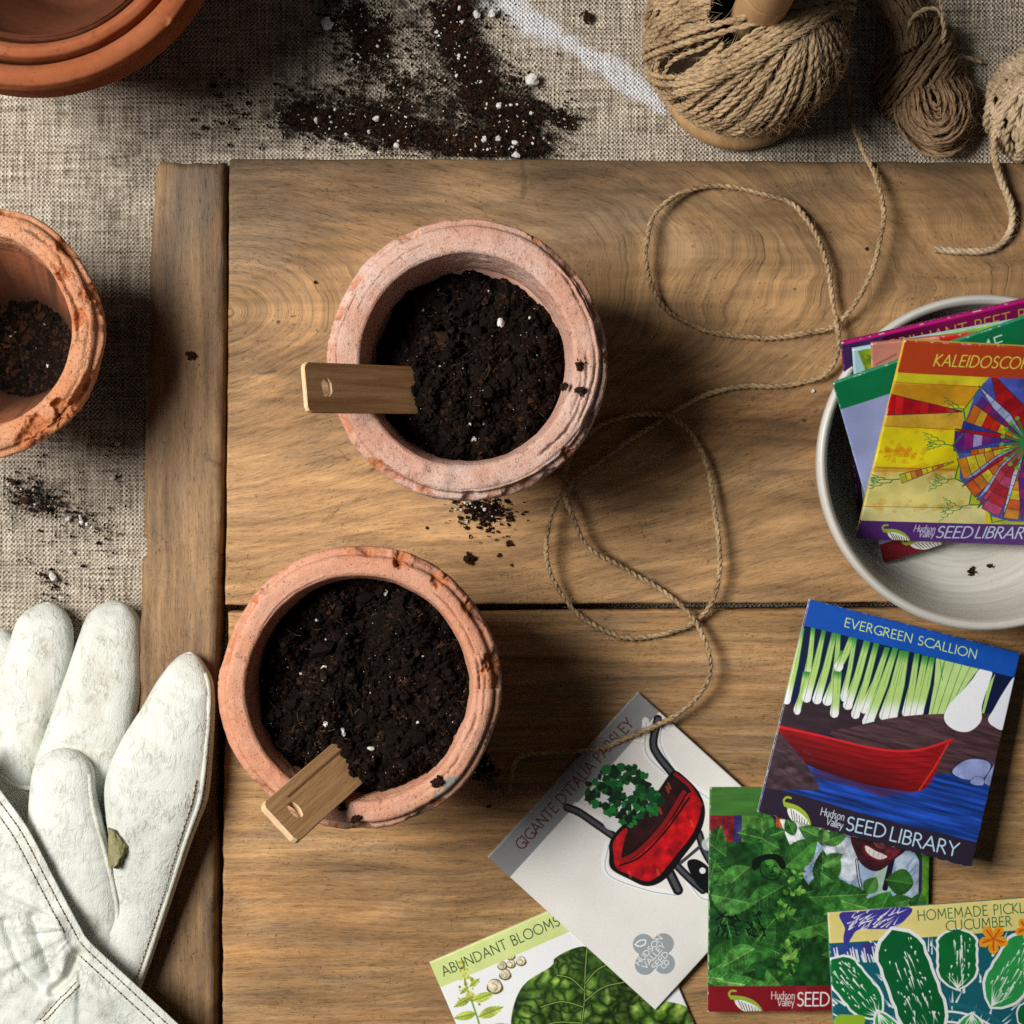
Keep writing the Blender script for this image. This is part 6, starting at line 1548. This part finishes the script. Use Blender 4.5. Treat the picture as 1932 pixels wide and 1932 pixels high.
    A.smooth([(395, 1010), (430, 980), (500, 965), (560, 980), (585, 1040), (560, 1050), (520, 1000), (460, 1005), (435, 1040), (405, 1060)], ink)
    for pts in ([(440, 1040), (450, 1080), (490, 1110), (540, 1105), (560, 1060)], [(470, 1040), (490, 1032)], [(515, 1035), (535, 1035)], [(505, 1040), (512, 1068), (500, 1072)], [(495, 1088), (525, 1088)]): A.line(pts, .005, ink, .95, curve=len(pts) > 2)
    for k in range(26):
        x, y = 215 + 250 * ar.uniform(), 1290 + 120 * ar.uniform() ** 1.3
        A.line([(x, y), (x + ar.uniform(-24, 24), y + ar.uniform(-6, 28)), (x + ar.uniform(-30, 30), y + ar.uniform(0, 50))], ar.uniform(.004, .009), ink, .95, curve=True)
    for pts in ([(310, 1380), (316, 1420), (330, 1425)], [(395, 1370), (415, 1425), (440, 1430)], [(420, 1340), (470, 1400), (450, 1460)]): A.line(pts, .006, ink, 1, curve=True)
    # red footer
    A.poly([(150, 1718), (1420, 1714), (1420, 1875), (150, 1875)], '#861a24', tex=.05); A.poly([(660, 1718), (720, 1718), (700, 1875), (640, 1875)], '#9a2a30', a=.7)
    A.text('Hudson', (520, 1792), (652, 1794), .034, '#e8e4e2', .10, gap=.10); A.text('Valley', (556, 1832), (650, 1833), .034, '#e8e4e2', .10, gap=.08)
    A.text('SEED', (668, 1832), (850, 1832), .060, '#f2f0ee', .115, gap=.12); A.text('LIBRARY', (875, 1832), (1240, 1832), .060, '#f2f0ee', .115, gap=.12)
    pod(A, f, 292, 1742, 190, 115, .12)
    return A

def art_cucumber():
    f = aff((820, 1305), (2057, 1213), (899, 2542)); A = Art(520, '#17606e', f)
    # scratched white rays and teal ground
    for k in range(420):
        x, y = ar.uniform(800, 2080), ar.uniform(1380, 2560); a = math.atan2(y - 2300, x - 1480) + ar.normal(0, .25); ln = ar.uniform(30, 110)
        A.line([(x, y), (x + ln * math.cos(a), y + ln * math.sin(a))], ar.uniform(.004, .014), '#eef1f3', .95, tap=True)
    A.poly([(815, 1300), (2060, 1208), (2072, 1385), (1940, 1398), (832, 1478)], '#e6d888', tex=.04)
    # leaf in purple and white line cut over the title band
    A.smooth([(885, 1310), (1000, 1296), (1280, 1274), (1255, 1340), (1180, 1390), (1090, 1395), (990, 1400), (950, 1450), (915, 1515), (908, 1440), (915, 1390)], '#3f3a96')
    for k in range(44):
        x, y = ar.uniform(930, 1220), ar.uniform(1300, 1400); A.line([(x, y), (x + ar.uniform(20, 70), y - ar.uniform(10, 50))], .006, '#f0f0f4', .95, tap=True)
    A.poly([(840, 1490), (1010, 1480), (1060, 1560), (850, 1560)], '#2c4a92', tex=.2); A.poly([(1010, 1475), (1080, 1470), (1075, 1545), (1030, 1560)], '#3b3a8c')
    for k in range(24):
        x = ar.uniform(840, 1080); A.line([(x, 1495 + ar.uniform(0, 60)), (x + 14, 1580)], .006, '#eef1f5', .9)
    for r in (330, 390, 460): A.line([(1480 + r * math.cos(t), 2230 + r * .9 * math.sin(t)) for t in np.linspace(-2.9, -.1, 30)], .018, '#1d6a78'); 
    for r in (350, 415): A.line([(1480 + r * math.cos(t), 2230 + r * .9 * math.sin(t)) for t in np.linspace(-2.9, -.1, 30)], .010, '#eef2f3')
    def cuke(x0, y0, x1, y1, w, col, n=40):
        d = np.array([x1 - x0, y1 - y0]); L = np.linalg.norm(d); d = d / L; s = np.array([-d[1], d[0]]); B = np.array([x0, y0])
        t = np.linspace(0, 1, 16); ww = w * np.minimum(1, np.minimum((t / .16) ** .55 + .02, ((1 - t) / .26) ** .6 + .02)) * (1 + .03 * np.sin(t * 40))
        up = [tuple(B + d * L * a + s * b) for a, b in zip(t, ww)]; lo = [tuple(B + d * L * a - s * b) for a, b in zip(t, ww)]
        wd = [tuple(B + d * (L * (a * 1.06 - .03)) + s * b * 1.14) for a, b in zip(t, ww)] + [tuple(B + d * (L * (a * 1.06 - .03)) - s * b * 1.14) for a, b in zip(t, ww)][::-1]
        A.poly(wd, '#eff2f3'); A.poly(up + lo[::-1], col, tex=.08)
        for k in range(n):
            a, b = ar.uniform(.1, .8), ar.uniform(-.7, .7); p = B + d * L * a + s * w * b; ln = ar.uniform(10, 90) if abs(b) < .5 else ar.uniform(8, 24)
            A.line([tuple(p), tuple(p + d * ln + s * ar.normal(0, 4))], ar.uniform(.003, .010), '#eef4ee', .95, tap=True)
        for k in range(7): 
            b = -.6 + .2 * k; p = B + d * L * .985; q = B + d * L * ar.uniform(.74, .86) + s * w * b; A.line([tuple(p), tuple(q)], .008, '#eef4ee', .95, tap=True)
    cuke(1545, 1395, 1548, 1730, 105, '#0e6a34', 30); cuke(1990, 1440, 1740, 1830, 115, '#2b9a4c', 46); cuke(845, 1570, 1110, 1890, 92, '#0f6f36', 44); cuke(1180, 1400, 1420, 2050, 128, '#0b5e30', 60)
    cuke(1900, 1920, 2150, 1760, 70, '#0f6a34', 20); cuke(1330, 2300, 1100, 1860, 70, '#3aa455', 26); cuke(1600, 2250, 1630, 1870, 85, '#35a052', 26); cuke(1000, 2000, 940, 2450, 90, '#2d9048', 30); cuke(1900, 2050, 1800, 2500, 90, '#0f6a34', 30)
    A.smooth([(872, 1890), (960, 1880), (1030, 1890), (1010, 1960), (930, 2010), (870, 1980)], '#93b92e')
    for cx, cy, r in ((1752, 1450, 88), (1945, 1395, 70)):
        for k in range(5):
            a = k * 1.2566 + .3; A.smooth([(cx, cy), (cx + r * .7 * math.cos(a - .5), cy + r * .7 * math.sin(a - .5)), (cx + r * math.cos(a), cy + r * math.sin(a)), (cx + r * .7 * math.cos(a + .5), cy + r * .7 * math.sin(a + .5))], '#f0a020')
            A.line([(cx, cy), (cx + r * .7 * math.cos(a), cy + r * .7 * math.sin(a))], .009, '#c8541a', .9); A.line([(cx + 12, cy), (cx + r * .65 * math.cos(a + .3), cy + r * .65 * math.sin(a + .3))], .005, '#d8701c', .9)
    A.text('HOMEMADE PICKLES', (1326, 1346), (2006, 1296), .044, '#11663a', .10); A.text('CUCUMBER', (1484, 1404), (1858, 1376), .044, '#11663a', .10)
    return A

def worley(U, W, n, seed, anis=1.0):
    r = np.random.default_rng(seed); p = r.uniform(0, 1, (n, 2)); d1 = np.full(U.shape, 9.); d2 = np.full(U.shape, 9.); idn = np.zeros(U.shape)
    for k, (a, b) in enumerate(p):
        d = np.hypot((U - a) * anis, W - b); m = d < d1
        d2 = np.where(m, d1, np.minimum(d2, d)); idn = np.where(m, k, idn); d1 = np.where(m, d, d1)
    return d1, d2, idn

def art_spinach():
    f = aff((500, 1585), (1638, 1093), (992, 2723)); A = Art(480, '#eef0f2', f)
    d1, d2, idn = worley(A.U + .035 * fbm(A.U * 14, A.W * 14, 0, 3, 3), A.W + .035 * fbm(A.U * 14, A.W * 14, 0, 3, 4), 330, 5)
    crink = np.clip((d2 - d1) / .045, 0, 1); hue = (np.sin(idn * 12.99) * 43758.5) % 1.0
    def leafshade(U, W, c):
        sl = (slice(int(round(U[0, 0] * (A.n - 1))), int(round(U[0, 0] * (A.n - 1))) + U.shape[0]), slice(int(round(W[0, 0] * (A.n - 1))), int(round(W[0, 0] * (A.n - 1))) + U.shape[1]))
        k, h = crink[sl], hue[sl]; lit = np.clip(1.2 - d1[sl] / .045, 0, 1)
        a = hexc('#1d3312'); b = hexc('#5d8a2a'); e = hexc('#b9cf6e')
        q = a + (b - a) * (k ** .7)[..., None]; q = q + (e - q) * (lit * k * (.25 + .6 * h))[..., None]; return q * (.85 + .55 * fbm(U * 7, W * 7, 0, 3, 6) + .25 * fbm(U * 60, W * 60, 0, 2, 8))[..., None]
    A.smooth([(960, 1960), (985, 1800), (1050, 1690), (1190, 1600), (1205, 1560), (1290, 1510), (1385, 1490), (1440, 1540), (1530, 1560), (1640, 1640), (1740, 1760), (1840, 1800), (1960, 1840), (2040, 1960), (2060, 2200), (1900, 2500), (1500, 2600), (1150, 2450), (980, 2200)], '#4c7a24', shade=leafshade)
    for pts in ([(1390, 1500), (1380, 1640), (1375, 1800), (1360, 1960), (1350, 2300)], [(1378, 1740), (1300, 1670), (1220, 1650)], [(1378, 1700), (1450, 1620), (1540, 1580)], [(1372, 1830), (1250, 1800), (1130, 1830)], [(1374, 1800), (1480, 1720), (1600, 1690)], [(1365, 1920), (1200, 1920), (1060, 1990)]):
        A.line(pts, .012, '#16280e', .8, curve=True); A.line(pts, .004, '#9fbb62', .9, curve=True)
    # clustered seeds
    for x, y, r in ((872, 1718, 44), (930, 1650, 33), (913, 1600, 26), (962, 1590, 26), (1020, 1574, 28), (962, 1546, 24), (912, 1540, 24)):
        A.smooth([(x + r * 1.05 * math.cos(t) * (1 + .1 * math.sin(3 * t)), y + r * math.sin(t)) for t in np.linspace(0, 6.28, 14, endpoint=False)], '#6a5a40'); A.smooth([(x - 3 + r * .85 * math.cos(t), y - 3 + r * .82 * math.sin(t)) for t in np.linspace(0, 6.28, 12, endpoint=False)], '#d8cfb0', tex=.3, tsc=(60, 60))
        A.line([(x - r * .3, y - r * .5), (x + r * .3, y), (x, y + r * .6)], .004, '#8a7a58', .8, curve=True)
    # sprig in flower
    A.line([(685, 1570), (705, 1700), (740, 1800), (790, 1960), (830, 2200)], .008, '#7d9838', curve=True)
    for k in range(70):
        t = ar.uniform(0, 1); x, y = 685 + 60 * t + ar.normal(0, 14 + 26 * t), 1575 + 250 * t; A.dots(x, y, ar.uniform(.003, .008), ['#c2c250', '#8a9a34', '#dcd878'][k % 3])
    for x, y, ln, wd, ro in ((735, 1780, 110, 22, 2.6), (745, 1800, 130, 26, -.35), (765, 1870, 130, 26, 2.9), (780, 1890, 150, 30, -.4), (730, 1720, 70, 16, -.7), (720, 1720, 60, 14, 2.4), (800, 1960, 150, 34, 2.8), (820, 1980, 150, 34, -.3)): A.leaf(x, y, ln, wd, ro, '#b9c65c', '#6f8630', '#8fa642', 6)
    A.poly([(495, 1578), (1640, 1085), (1700, 1228), (560, 1728)], '#cfdd90', tex=.04)
    for k in range(34):
        t = ar.uniform(0, .6); A.dots(685 + 30 * t + ar.normal(0, 7 + 12 * t), 1575 + 160 * t, ar.uniform(.003, .007), ['#b8b848', '#8a9a34', '#d8d470'][k % 3])
    A.text('ABUNDANT BLOOMSDALE', (584, 1662), (1405, 1296), .044, '#26402e', .105)
    return A

a, U, V = flat_corner((810, 1816), (1190, 1652), (974, 2195), (.0022, .0022, .0022)); packet('white seed packet with a dark green crinkled spinach leaf, partly under the wheelbarrow packet', art_spinach(), a, U, V, .0019, (('title_band', 0, .125), ('artwork', .125, 1)), M_side['cream'])
a, U, V = flat_corner((920, 1617), (1203, 1305), (1241, 1902), (.0025, .0030, .0052)); packet('off white seed packet with a red wheelbarrow of parsley, under the twine end', art_parsley(), a, U, V, .0020, (('title_band', 0, .122), ('artwork', .122, 1)), M_side['white'], .0022, (0, .0012, 0, 0))
a, U, V = flat_corner((1340, 1486), (1756, 1485), (1343, 1910), (.0110, .0045, .0095)); packet('green leafy basil seed packet with a smiling gardener, under the scallion and cucumber packets', art_basil(), a, U, V, .0020, (('title_band', 0, .122), ('artwork', .122, .883), ('brand_band', .883, 1)), M_side['green'], .0022)
a, U, V = flat_corner((1527, 1130), (1926, 1232), (1435, 1533), (.0090, .0125, .0165)); packet('blue topped scallion seed packet with a red rowing boat, below the stoneware bowl', art_scallion(), a, U, V, .0022, (('title_band', 0, .127), ('artwork', .127, .88), ('brand_band', .88, 1)), M_side['blue'], .0016, (0, 0, 0, .0015))
a, U, V = flat_corner((1562, 1722), (1974, 1692), (1588, 2134), (.0150, .0085, .0140)); packet('pale yellow topped cucumber seed packet with line cut green cucumbers, at the lower right corner', art_cucumber(), a, U, V, .0021, (('title_band', 0, .14), ('artwork', .14, 1)), M_side['teal'], .0024)

# ------------------------------------------------------------------ seed packets standing in the bowl
def lean(tl, ztl, bl, zbl, slope, width=.1):
    A_, B_ = P(*tl, ztl), P(*bl, zbl); H = B_ - A_
    q = D - A_[2]; dx, dy = 1.0, -slope                              # picture direction of the top edge (y up)
    e2 = np.array([q * dy, -q * dx, A_[0] * dy - A_[1] * dx]); W = np.cross(H, e2); W /= np.linalg.norm(W)
    if W[0] < 0: W = -W
    return A_, W * width, H / np.linalg.norm(H) * .0985

def art_kaleido():
    f = aff((668, 365), (2330, 452), (325, 1745)); A = Art(520, '#e0cf20', f)
    def wash(U, W, c): return c * (1 + .16 * fbm(U * 9, W * 9, 0, 4, 5))[..., None]
    def band(y0, y1, y2, y3, col): A.poly([(300, y0), (1300, y1), (1300, y3), (300, y2)], col, shade=wash, soft=2)
    band(560, 600, 640, 665, '#d8cc28'); band(640, 660, 760, 800, '#c8901c'); band(845, 800, 935, 955, '#d0a838'); band(930, 950, 1220, 1230, '#e6d41a'); band(1210, 1225, 1270, 1255, '#cfa83a'); band(1255, 1240, 1500, 1500, '#ded27e'); band(1490, 1500, 1660, 1660, '#e2da94')
    for k in range(200):
        x, y = ar.uniform(380, 1120), ar.choice([660, 780, 850, 930, 1225, 1260, 1495]) + ar.normal(0, 22); A.dots(x, y, ar.uniform(.006, .022), ['#c8781a', '#b8860f', '#dcae3c'][k % 3], .20)
    for k in range(60):
        x, y = ar.normal(650, 90), ar.normal(1120, 30); A.dots(x, y, ar.uniform(.004, .014), '#cf7a14', .3)
    for y0, y1 in ((632, 662), (928, 955), (1218, 1235), (1500, 1512)): A.line([(500 - (y0 - 600) * .2, y0), (1190, y1)], .004, '#a8501a', .7)
    # red wedge, segmented
    def wedge(p0, p1, w0, w1, cols, edge='#3a2a3a', n=9):
        p0, p1 = np.array(p0, float), np.array(p1, float); d = p1 - p0; L = np.linalg.norm(d); s = np.array([-d[1], d[0]]) / L
        for k in range(n):
            a, b = k / n, (k + 1) / n; wa, wb = w0 + (w1 - w0) * a, w0 + (w1 - w0) * b
            A.poly([tuple(p0 + d * a + s * wa), tuple(p0 + d * b + s * wb), tuple(p0 + d * b - s * wb), tuple(p0 + d * a - s * wa)], cols[k % len(cols)], tex=.18, tsc=(30, 30))
            A.line([tuple(p0 + d * a + s * wa), tuple(p0 + d * a - s * wa)], .003, edge, .8)
        for sg in (1, -1): A.line([tuple(p0 + sg * s * w0), tuple(p1 + sg * s * w1)], .0035, edge, .9)
    wedge((545, 785), (1090, 828), 74, 3, ['#b01018', '#c41c1c', '#a00e1c'])
    # the fan: border and many spokes turned about a hub outside the frame
    hub = np.array([1580., 1045.])
    ring = [(1255, 590), (1240, 660), (1100, 815), (1115, 890), (1090, 1000), (1020, 1060), (1085, 1130), (1075, 1180), (1050, 1290), (1125, 1330), (1180, 1400), (1170, 1490), (1250, 1490), (1340, 1555), (1355, 1610), (1500, 1660), (2330, 1660), (2330, 560)]
    A.poly(ring, '#b6c01e', tex=.12)
    A.poly([(1275, 600), (1180, 700), (1115, 905), (1030, 1060), (1090, 1170), (1090, 1300), (1190, 1390), (1260, 1480), (1350, 1580), (1500, 1620), (2330, 1640), (2330, 590)], '#4a58b4', tex=.25)
    fans = [(-1.02, 95, 560, ['#b01820', '#a0141e']), (-.80, 40, 540, ['#a8b0de']), (-.62, 52, 470, ['#5a2a80', '#8a2050', '#6a2a78']), (-.44, 70, 480, ['#c86a1e', '#c89a2a', '#b82018', '#c03018', '#d0bc20']), (-.24, 34, 500, ['#2a3a9a']), (-.18, 26, 545, ['#b01420', '#a81222']), (-.03, 70, 540, ['#5a2080', '#8a2078', '#a89ad8', '#7a2884', '#4a2a8a', '#8c2a90']),
            (.12, 36, 520, ['#3a48a8']), (.20, 38, 420, ['#c85a1e', '#c8782a', '#d0c02a']), (.36, 78, 520, ['#d08a26', '#d8c428', '#c8b83a']), (.52, 34, 530, ['#9aa6e0']), (.58, 30, 560, ['#a81a30']), (.70, 62, 530, ['#c85a20', '#c8782a', '#d8c428', '#c86a20']), (.86, 40, 540, ['#a8b4e6']), (.94, 44, 580, ['#b02838', '#c04050']), (1.12, 76, 560, ['#c04878', '#b82838', '#a81e30']), (1.30, 34, 540, ['#c8d0f0']), (1.42, 60, 560, ['#d08a26', '#c85a20', '#d8c428']), (1.57, 50, 560, ['#8a2078', '#5a2080'])]
    for a, w, L, cols in fans:
        o = hub + np.array([-math.cos(a), math.sin(a)]) * L; i = hub + np.array([-math.cos(a), math.sin(a)]) * 60
        tip = L > 500 and len(cols) <= 2
        if tip: wedge(tuple(o), tuple(hub + (o - hub) * .45), 2, w, cols, n=4); wedge(tuple(hub + (o - hub) * .45), tuple(i), w, w * .35, cols, n=4)
        else: wedge(tuple(o), tuple(i), w, w * .12, cols, n=7)
    for a in np.linspace(-1.1, 1.2, 9):
        o = hub + np.array([-math.cos(a), math.sin(a)]) * 190; A.line([tuple(hub), tuple(o)], .010, '#2e8a3a', .9); A.dots(o[0], o[1], .010, '#6ab82e')
    for a in np.linspace(-1.4, 1.4, 10):        # the far half of the fan
        o = hub + np.array([math.cos(a), math.sin(a)]) * 560; wedge(tuple(o), tuple(hub), 60, 8, [['#b01820', '#c86a1e'], ['#4a2a8a', '#8a2078'], ['#d0bc20', '#c8782a']][int(a * 7) % 3], n=6)
    g = '#1f7a44'
    A.line([(1240, 640), (1100, 815), (1115, 895)], .006, g); A.line([(1100, 980), (1030, 1060), (1085, 1130)], .006, g); A.line([(1080, 1190), (1055, 1295), (1130, 1330)], .006, g); A.line([(1185, 1400), (1172, 1490), (1255, 1490)], .006, g); A.line([(1335, 1550), (1355, 1625), (1480, 1600)], .006, g)
    def root(x, y, dx, dy, k, w=.005):
        if k == 0: return
        x1, y1 = x + dx, y + dy * .35; x2, y2 = x1 + dx * .25, y1 + dy; A.line([(x, y), (x1, y1), (x2, y2)], w, ['#2f8a3e', '#1f7a44'][k % 2], .95)
        root(x2, y2, dx * ar.uniform(.7, .95), dy * ar.uniform(.6, 1), k - 1, w * .85); root(x1, y1, dx * ar.uniform(.6, .9), -dy * ar.uniform(.5, .9), k - 1, w * .85)
    root(1100, 812, -36, -22, 4); root(1022, 1060, -48, -20, 5); root(1055, 1295, -46, 22, 5); root(1168, 1492, -52, 24, 5); root(655, 1300, -62, 20, 5, .006)
    wedge((655, 1300), (1040, 1175), 34, 3, ['#cfc12a', '#d8c830', '#c88a2c', '#c8602a'], n=10); A.poly([(660, 1262), (640, 1300), (690, 1325)], '#a6b83a')
    A.poly([(672, 355), (2340, 445), (2320, 645), (620, 572)], '#b5421e', tex=.04)
    A.poly([(345, 1605), (2330, 1668), (2330, 1850), (300, 1750)], '#552a7a', tex=.04)
    A.text('KALEIDOSCOPE', (872, 524), (1590, 548), .052, '#dcd452', .115, .10)
    A.text('Hudson', (760, 1690), (920, 1697), .036, '#ccd2e8', .10, .08, gap=.10); A.text('Valley', (798, 1732), (912, 1736), .036, '#ccd2e8', .10, .08, gap=.08)
    A.text('SEED', (930, 1738), (1200, 1742), .062, '#c4d8f0', .115, .08, gap=.12); A.text('LIBRARY', (1228, 1742), (1670, 1756), .062, '#c4d8f0', .115, .08, gap=.12)
    pod(A, f, 535, 1640, 200, 125, .04)
    return A

def art_thyme():
    A = Art(440, '#98a2d2'); A.I *= (1 + .10 * fbm(A.U * 6, A.W * 6, 0, 4, 3))[..., None]
    for k in range(90):
        a = ar.uniform(0, 6.28); r = ar.uniform(.02, .13); x, y = .20 + r * math.cos(a), .47 + r * 1.1 * math.sin(a)
        A.line([(x, y), (x + .05 * math.cos(a + 1.4), y + .05 * math.sin(a + 1.4)), (x + .09 * math.cos(a + 2.0), y + .09 * math.sin(a + 2.0))], .006, ['#c9cfe0', '#e0dfd6', '#b4bcdc'][k % 3], .30, raw=True, curve=False)
    for k in range(120):
        x, y = ar.uniform(.35, 1), ar.uniform(.3, .85); A.line([(x, y), (x + ar.normal(0, .03), y - .04)], .008, ['#5a8a4a', '#7a9a5a', '#b49ad0'][k % 3], .7, raw=True)
    A.poly([(0, 0), (1, 0), (1, .135), (0, .135)], '#0d7346', raw=True, tex=.05)
    A.poly([(0, .885), (1, .885), (1, 1), (0, 1)], '#7a1420', raw=True, tex=.05)
    A.text('THYME', (.42, .105), (.72, .105), .062, '#cfe0d6', .11)
    pod(A, None, .11, .895, .16, .095, .05); A.text('SEED LIBRARY', (.42, .97), (.93, .97), .058, '#eeeeea', .115, gap=.12)
    A.text('Hudson', (.29, .935), (.40, .935), .033, '#e8e4e2', .10, gap=.1); A.text('Valley', (.32, .972), (.40, .972), .033, '#e8e4e2', .10, gap=.08)
    return A

def art_beet():
    A = Art(440, '#5a1c58')
    for k in range(60): A.leaf(ar.uniform(0, 1), ar.uniform(.1, 1), .25, .06, ar.uniform(-3, 3), ['#7a1c50', '#3a1a48', '#8c2040', '#2c5a34'][k % 4], None, None) if False else A.dots(ar.uniform(0, 1), ar.uniform(.15, 1), ar.uniform(.02, .06), ['#7a1c50', '#3a1a48', '#8c2040', '#2c3a5a'][k % 4], .6)
    A.poly([(0, 0), (1, 0), (1, .13), (0, .13)], '#7c1050', raw=True, shade=lambda U, W, c: c * (.55 + .5 * sstep(.15, .55, U))[..., None])
    A.smooth([(.0, .0), (.22, .0), (.16, .06), (.20, .13), (0, .13)], '#43285c') if False else A.poly([(0, 0), (.20, 0), (.15, .05), (.18, .135), (0, .135)], '#3e2856', raw=True, tex=.4)
    A.line([(0, .006), (1, .006)], .012, '#c01878', raw=True); A.line([(0.004, 0), (.004, 1)], .012, '#4a1e60', raw=True)
    A.text('BRILLIANT BEET BLEND', (.205, .098), (.985, .098), .058, '#b9a83c', .10)
    return A

def art_sky():
    A = Art(260, '#a8d0da')
    A.poly([(.02, .01), (.26, .0), (.24, .12), (.18, .18), (.22, .26), (.10, .20), (.03, .22), (.05, .12)], '#7f9a24', raw=True, tex=.4, tsc=(30, 30))
    for k in range(12): A.line([(ar.uniform(.03, .22), ar.uniform(.02, .18)), (ar.uniform(.03, .22), ar.uniform(.02, .18))], .008, '#4a6a18', .6, raw=True)
    A.poly([(.30, 0), (.62, 0), (.55, .10), (.34, .09)], '#8fc04a', raw=True, tex=.2)
    return A

def art_rose():
    A = Art(300, '#c07a6c')
    A.poly([(0, 0), (.34, 0), (.34, .4), (0, .4)], '#c98272', raw=True, tex=.15, tsc=(8, 8))
    A.line([(.03, .19), (.09, .225), (.15, .235)], .014, '#2a1a26', raw=True); A.line([(.04, .215), (.11, .24)], .008, '#5a2a30', .8, raw=True)
    A.smooth([(.10, .09), (.16, .065), (.22, .08), (.26, .105), (.20, .10), (.14, .105)], '#5a3038'); A.dots(.20, .115, .012, '#3a2430', .8); A.line([(.02, .10), (.10, .06)], .010, '#8a5048', .6, raw=True)
    A.poly([(.34, .0), (1, 0), (1, .5), (.40, .45), (.30, .2), (.27, .08)], '#b01c1c', raw=True, tex=.2); A.poly([(.28, 0), (1, 0), (1, .04), (.30, .05)], '#c42820', raw=True)
    A.poly([(0, .27), (.30, .27), (.30, .45), (0, .45)], '#b8553c', raw=True, tex=.1)
    return A

for lab, fn, tl, zt_, bl, zb_, sl, parts, side in (
        ('dark magenta beet seed packet, rearmost in the bowl', art_beet, (1588, 647), .058, (1621, 985), .0095, -.235, (('title_band', 0, .13), ('artwork', .13, 1)), 'magenta'),
        ('sky blue seed packet with a green leaf corner, second from the back in the bowl', art_sky, (1609, 660), .0605, (1632, 992), .0125, -.180, (('artwork', 0, 1),), 'sky'),
        ('rose red seed packet with part of a painted face, third from front in the bowl', art_rose, (1644, 649), .0635, (1648, 1002), .0155, -.105, (('artwork', 0, 1),), 'rose'),
        ('green banded lilac thyme seed packet leaning on the left rim of the bowl', art_thyme, (1572, 724), .0630, (1664, 1046), .0150, -.346, (('title_band', 0, .135), ('artwork', .135, .885), ('brand_band', .885, 1)), 'jade'),
        ('orange banded seed packet with a yellow and rainbow carrot fan, frontmost in bowl', art_kaleido, (1707, 643), .0780, (1618, 1005), .0270, .053, (('title_band', 0, .148), ('artwork', .148, .905), ('brand_band', .905, 1)), 'yellow')):
    a, U, V = lean(tl, zt_, bl, zb_, sl); packet(lab, fn(), a, U, V, .0019, parts, M_side[side], .0016)
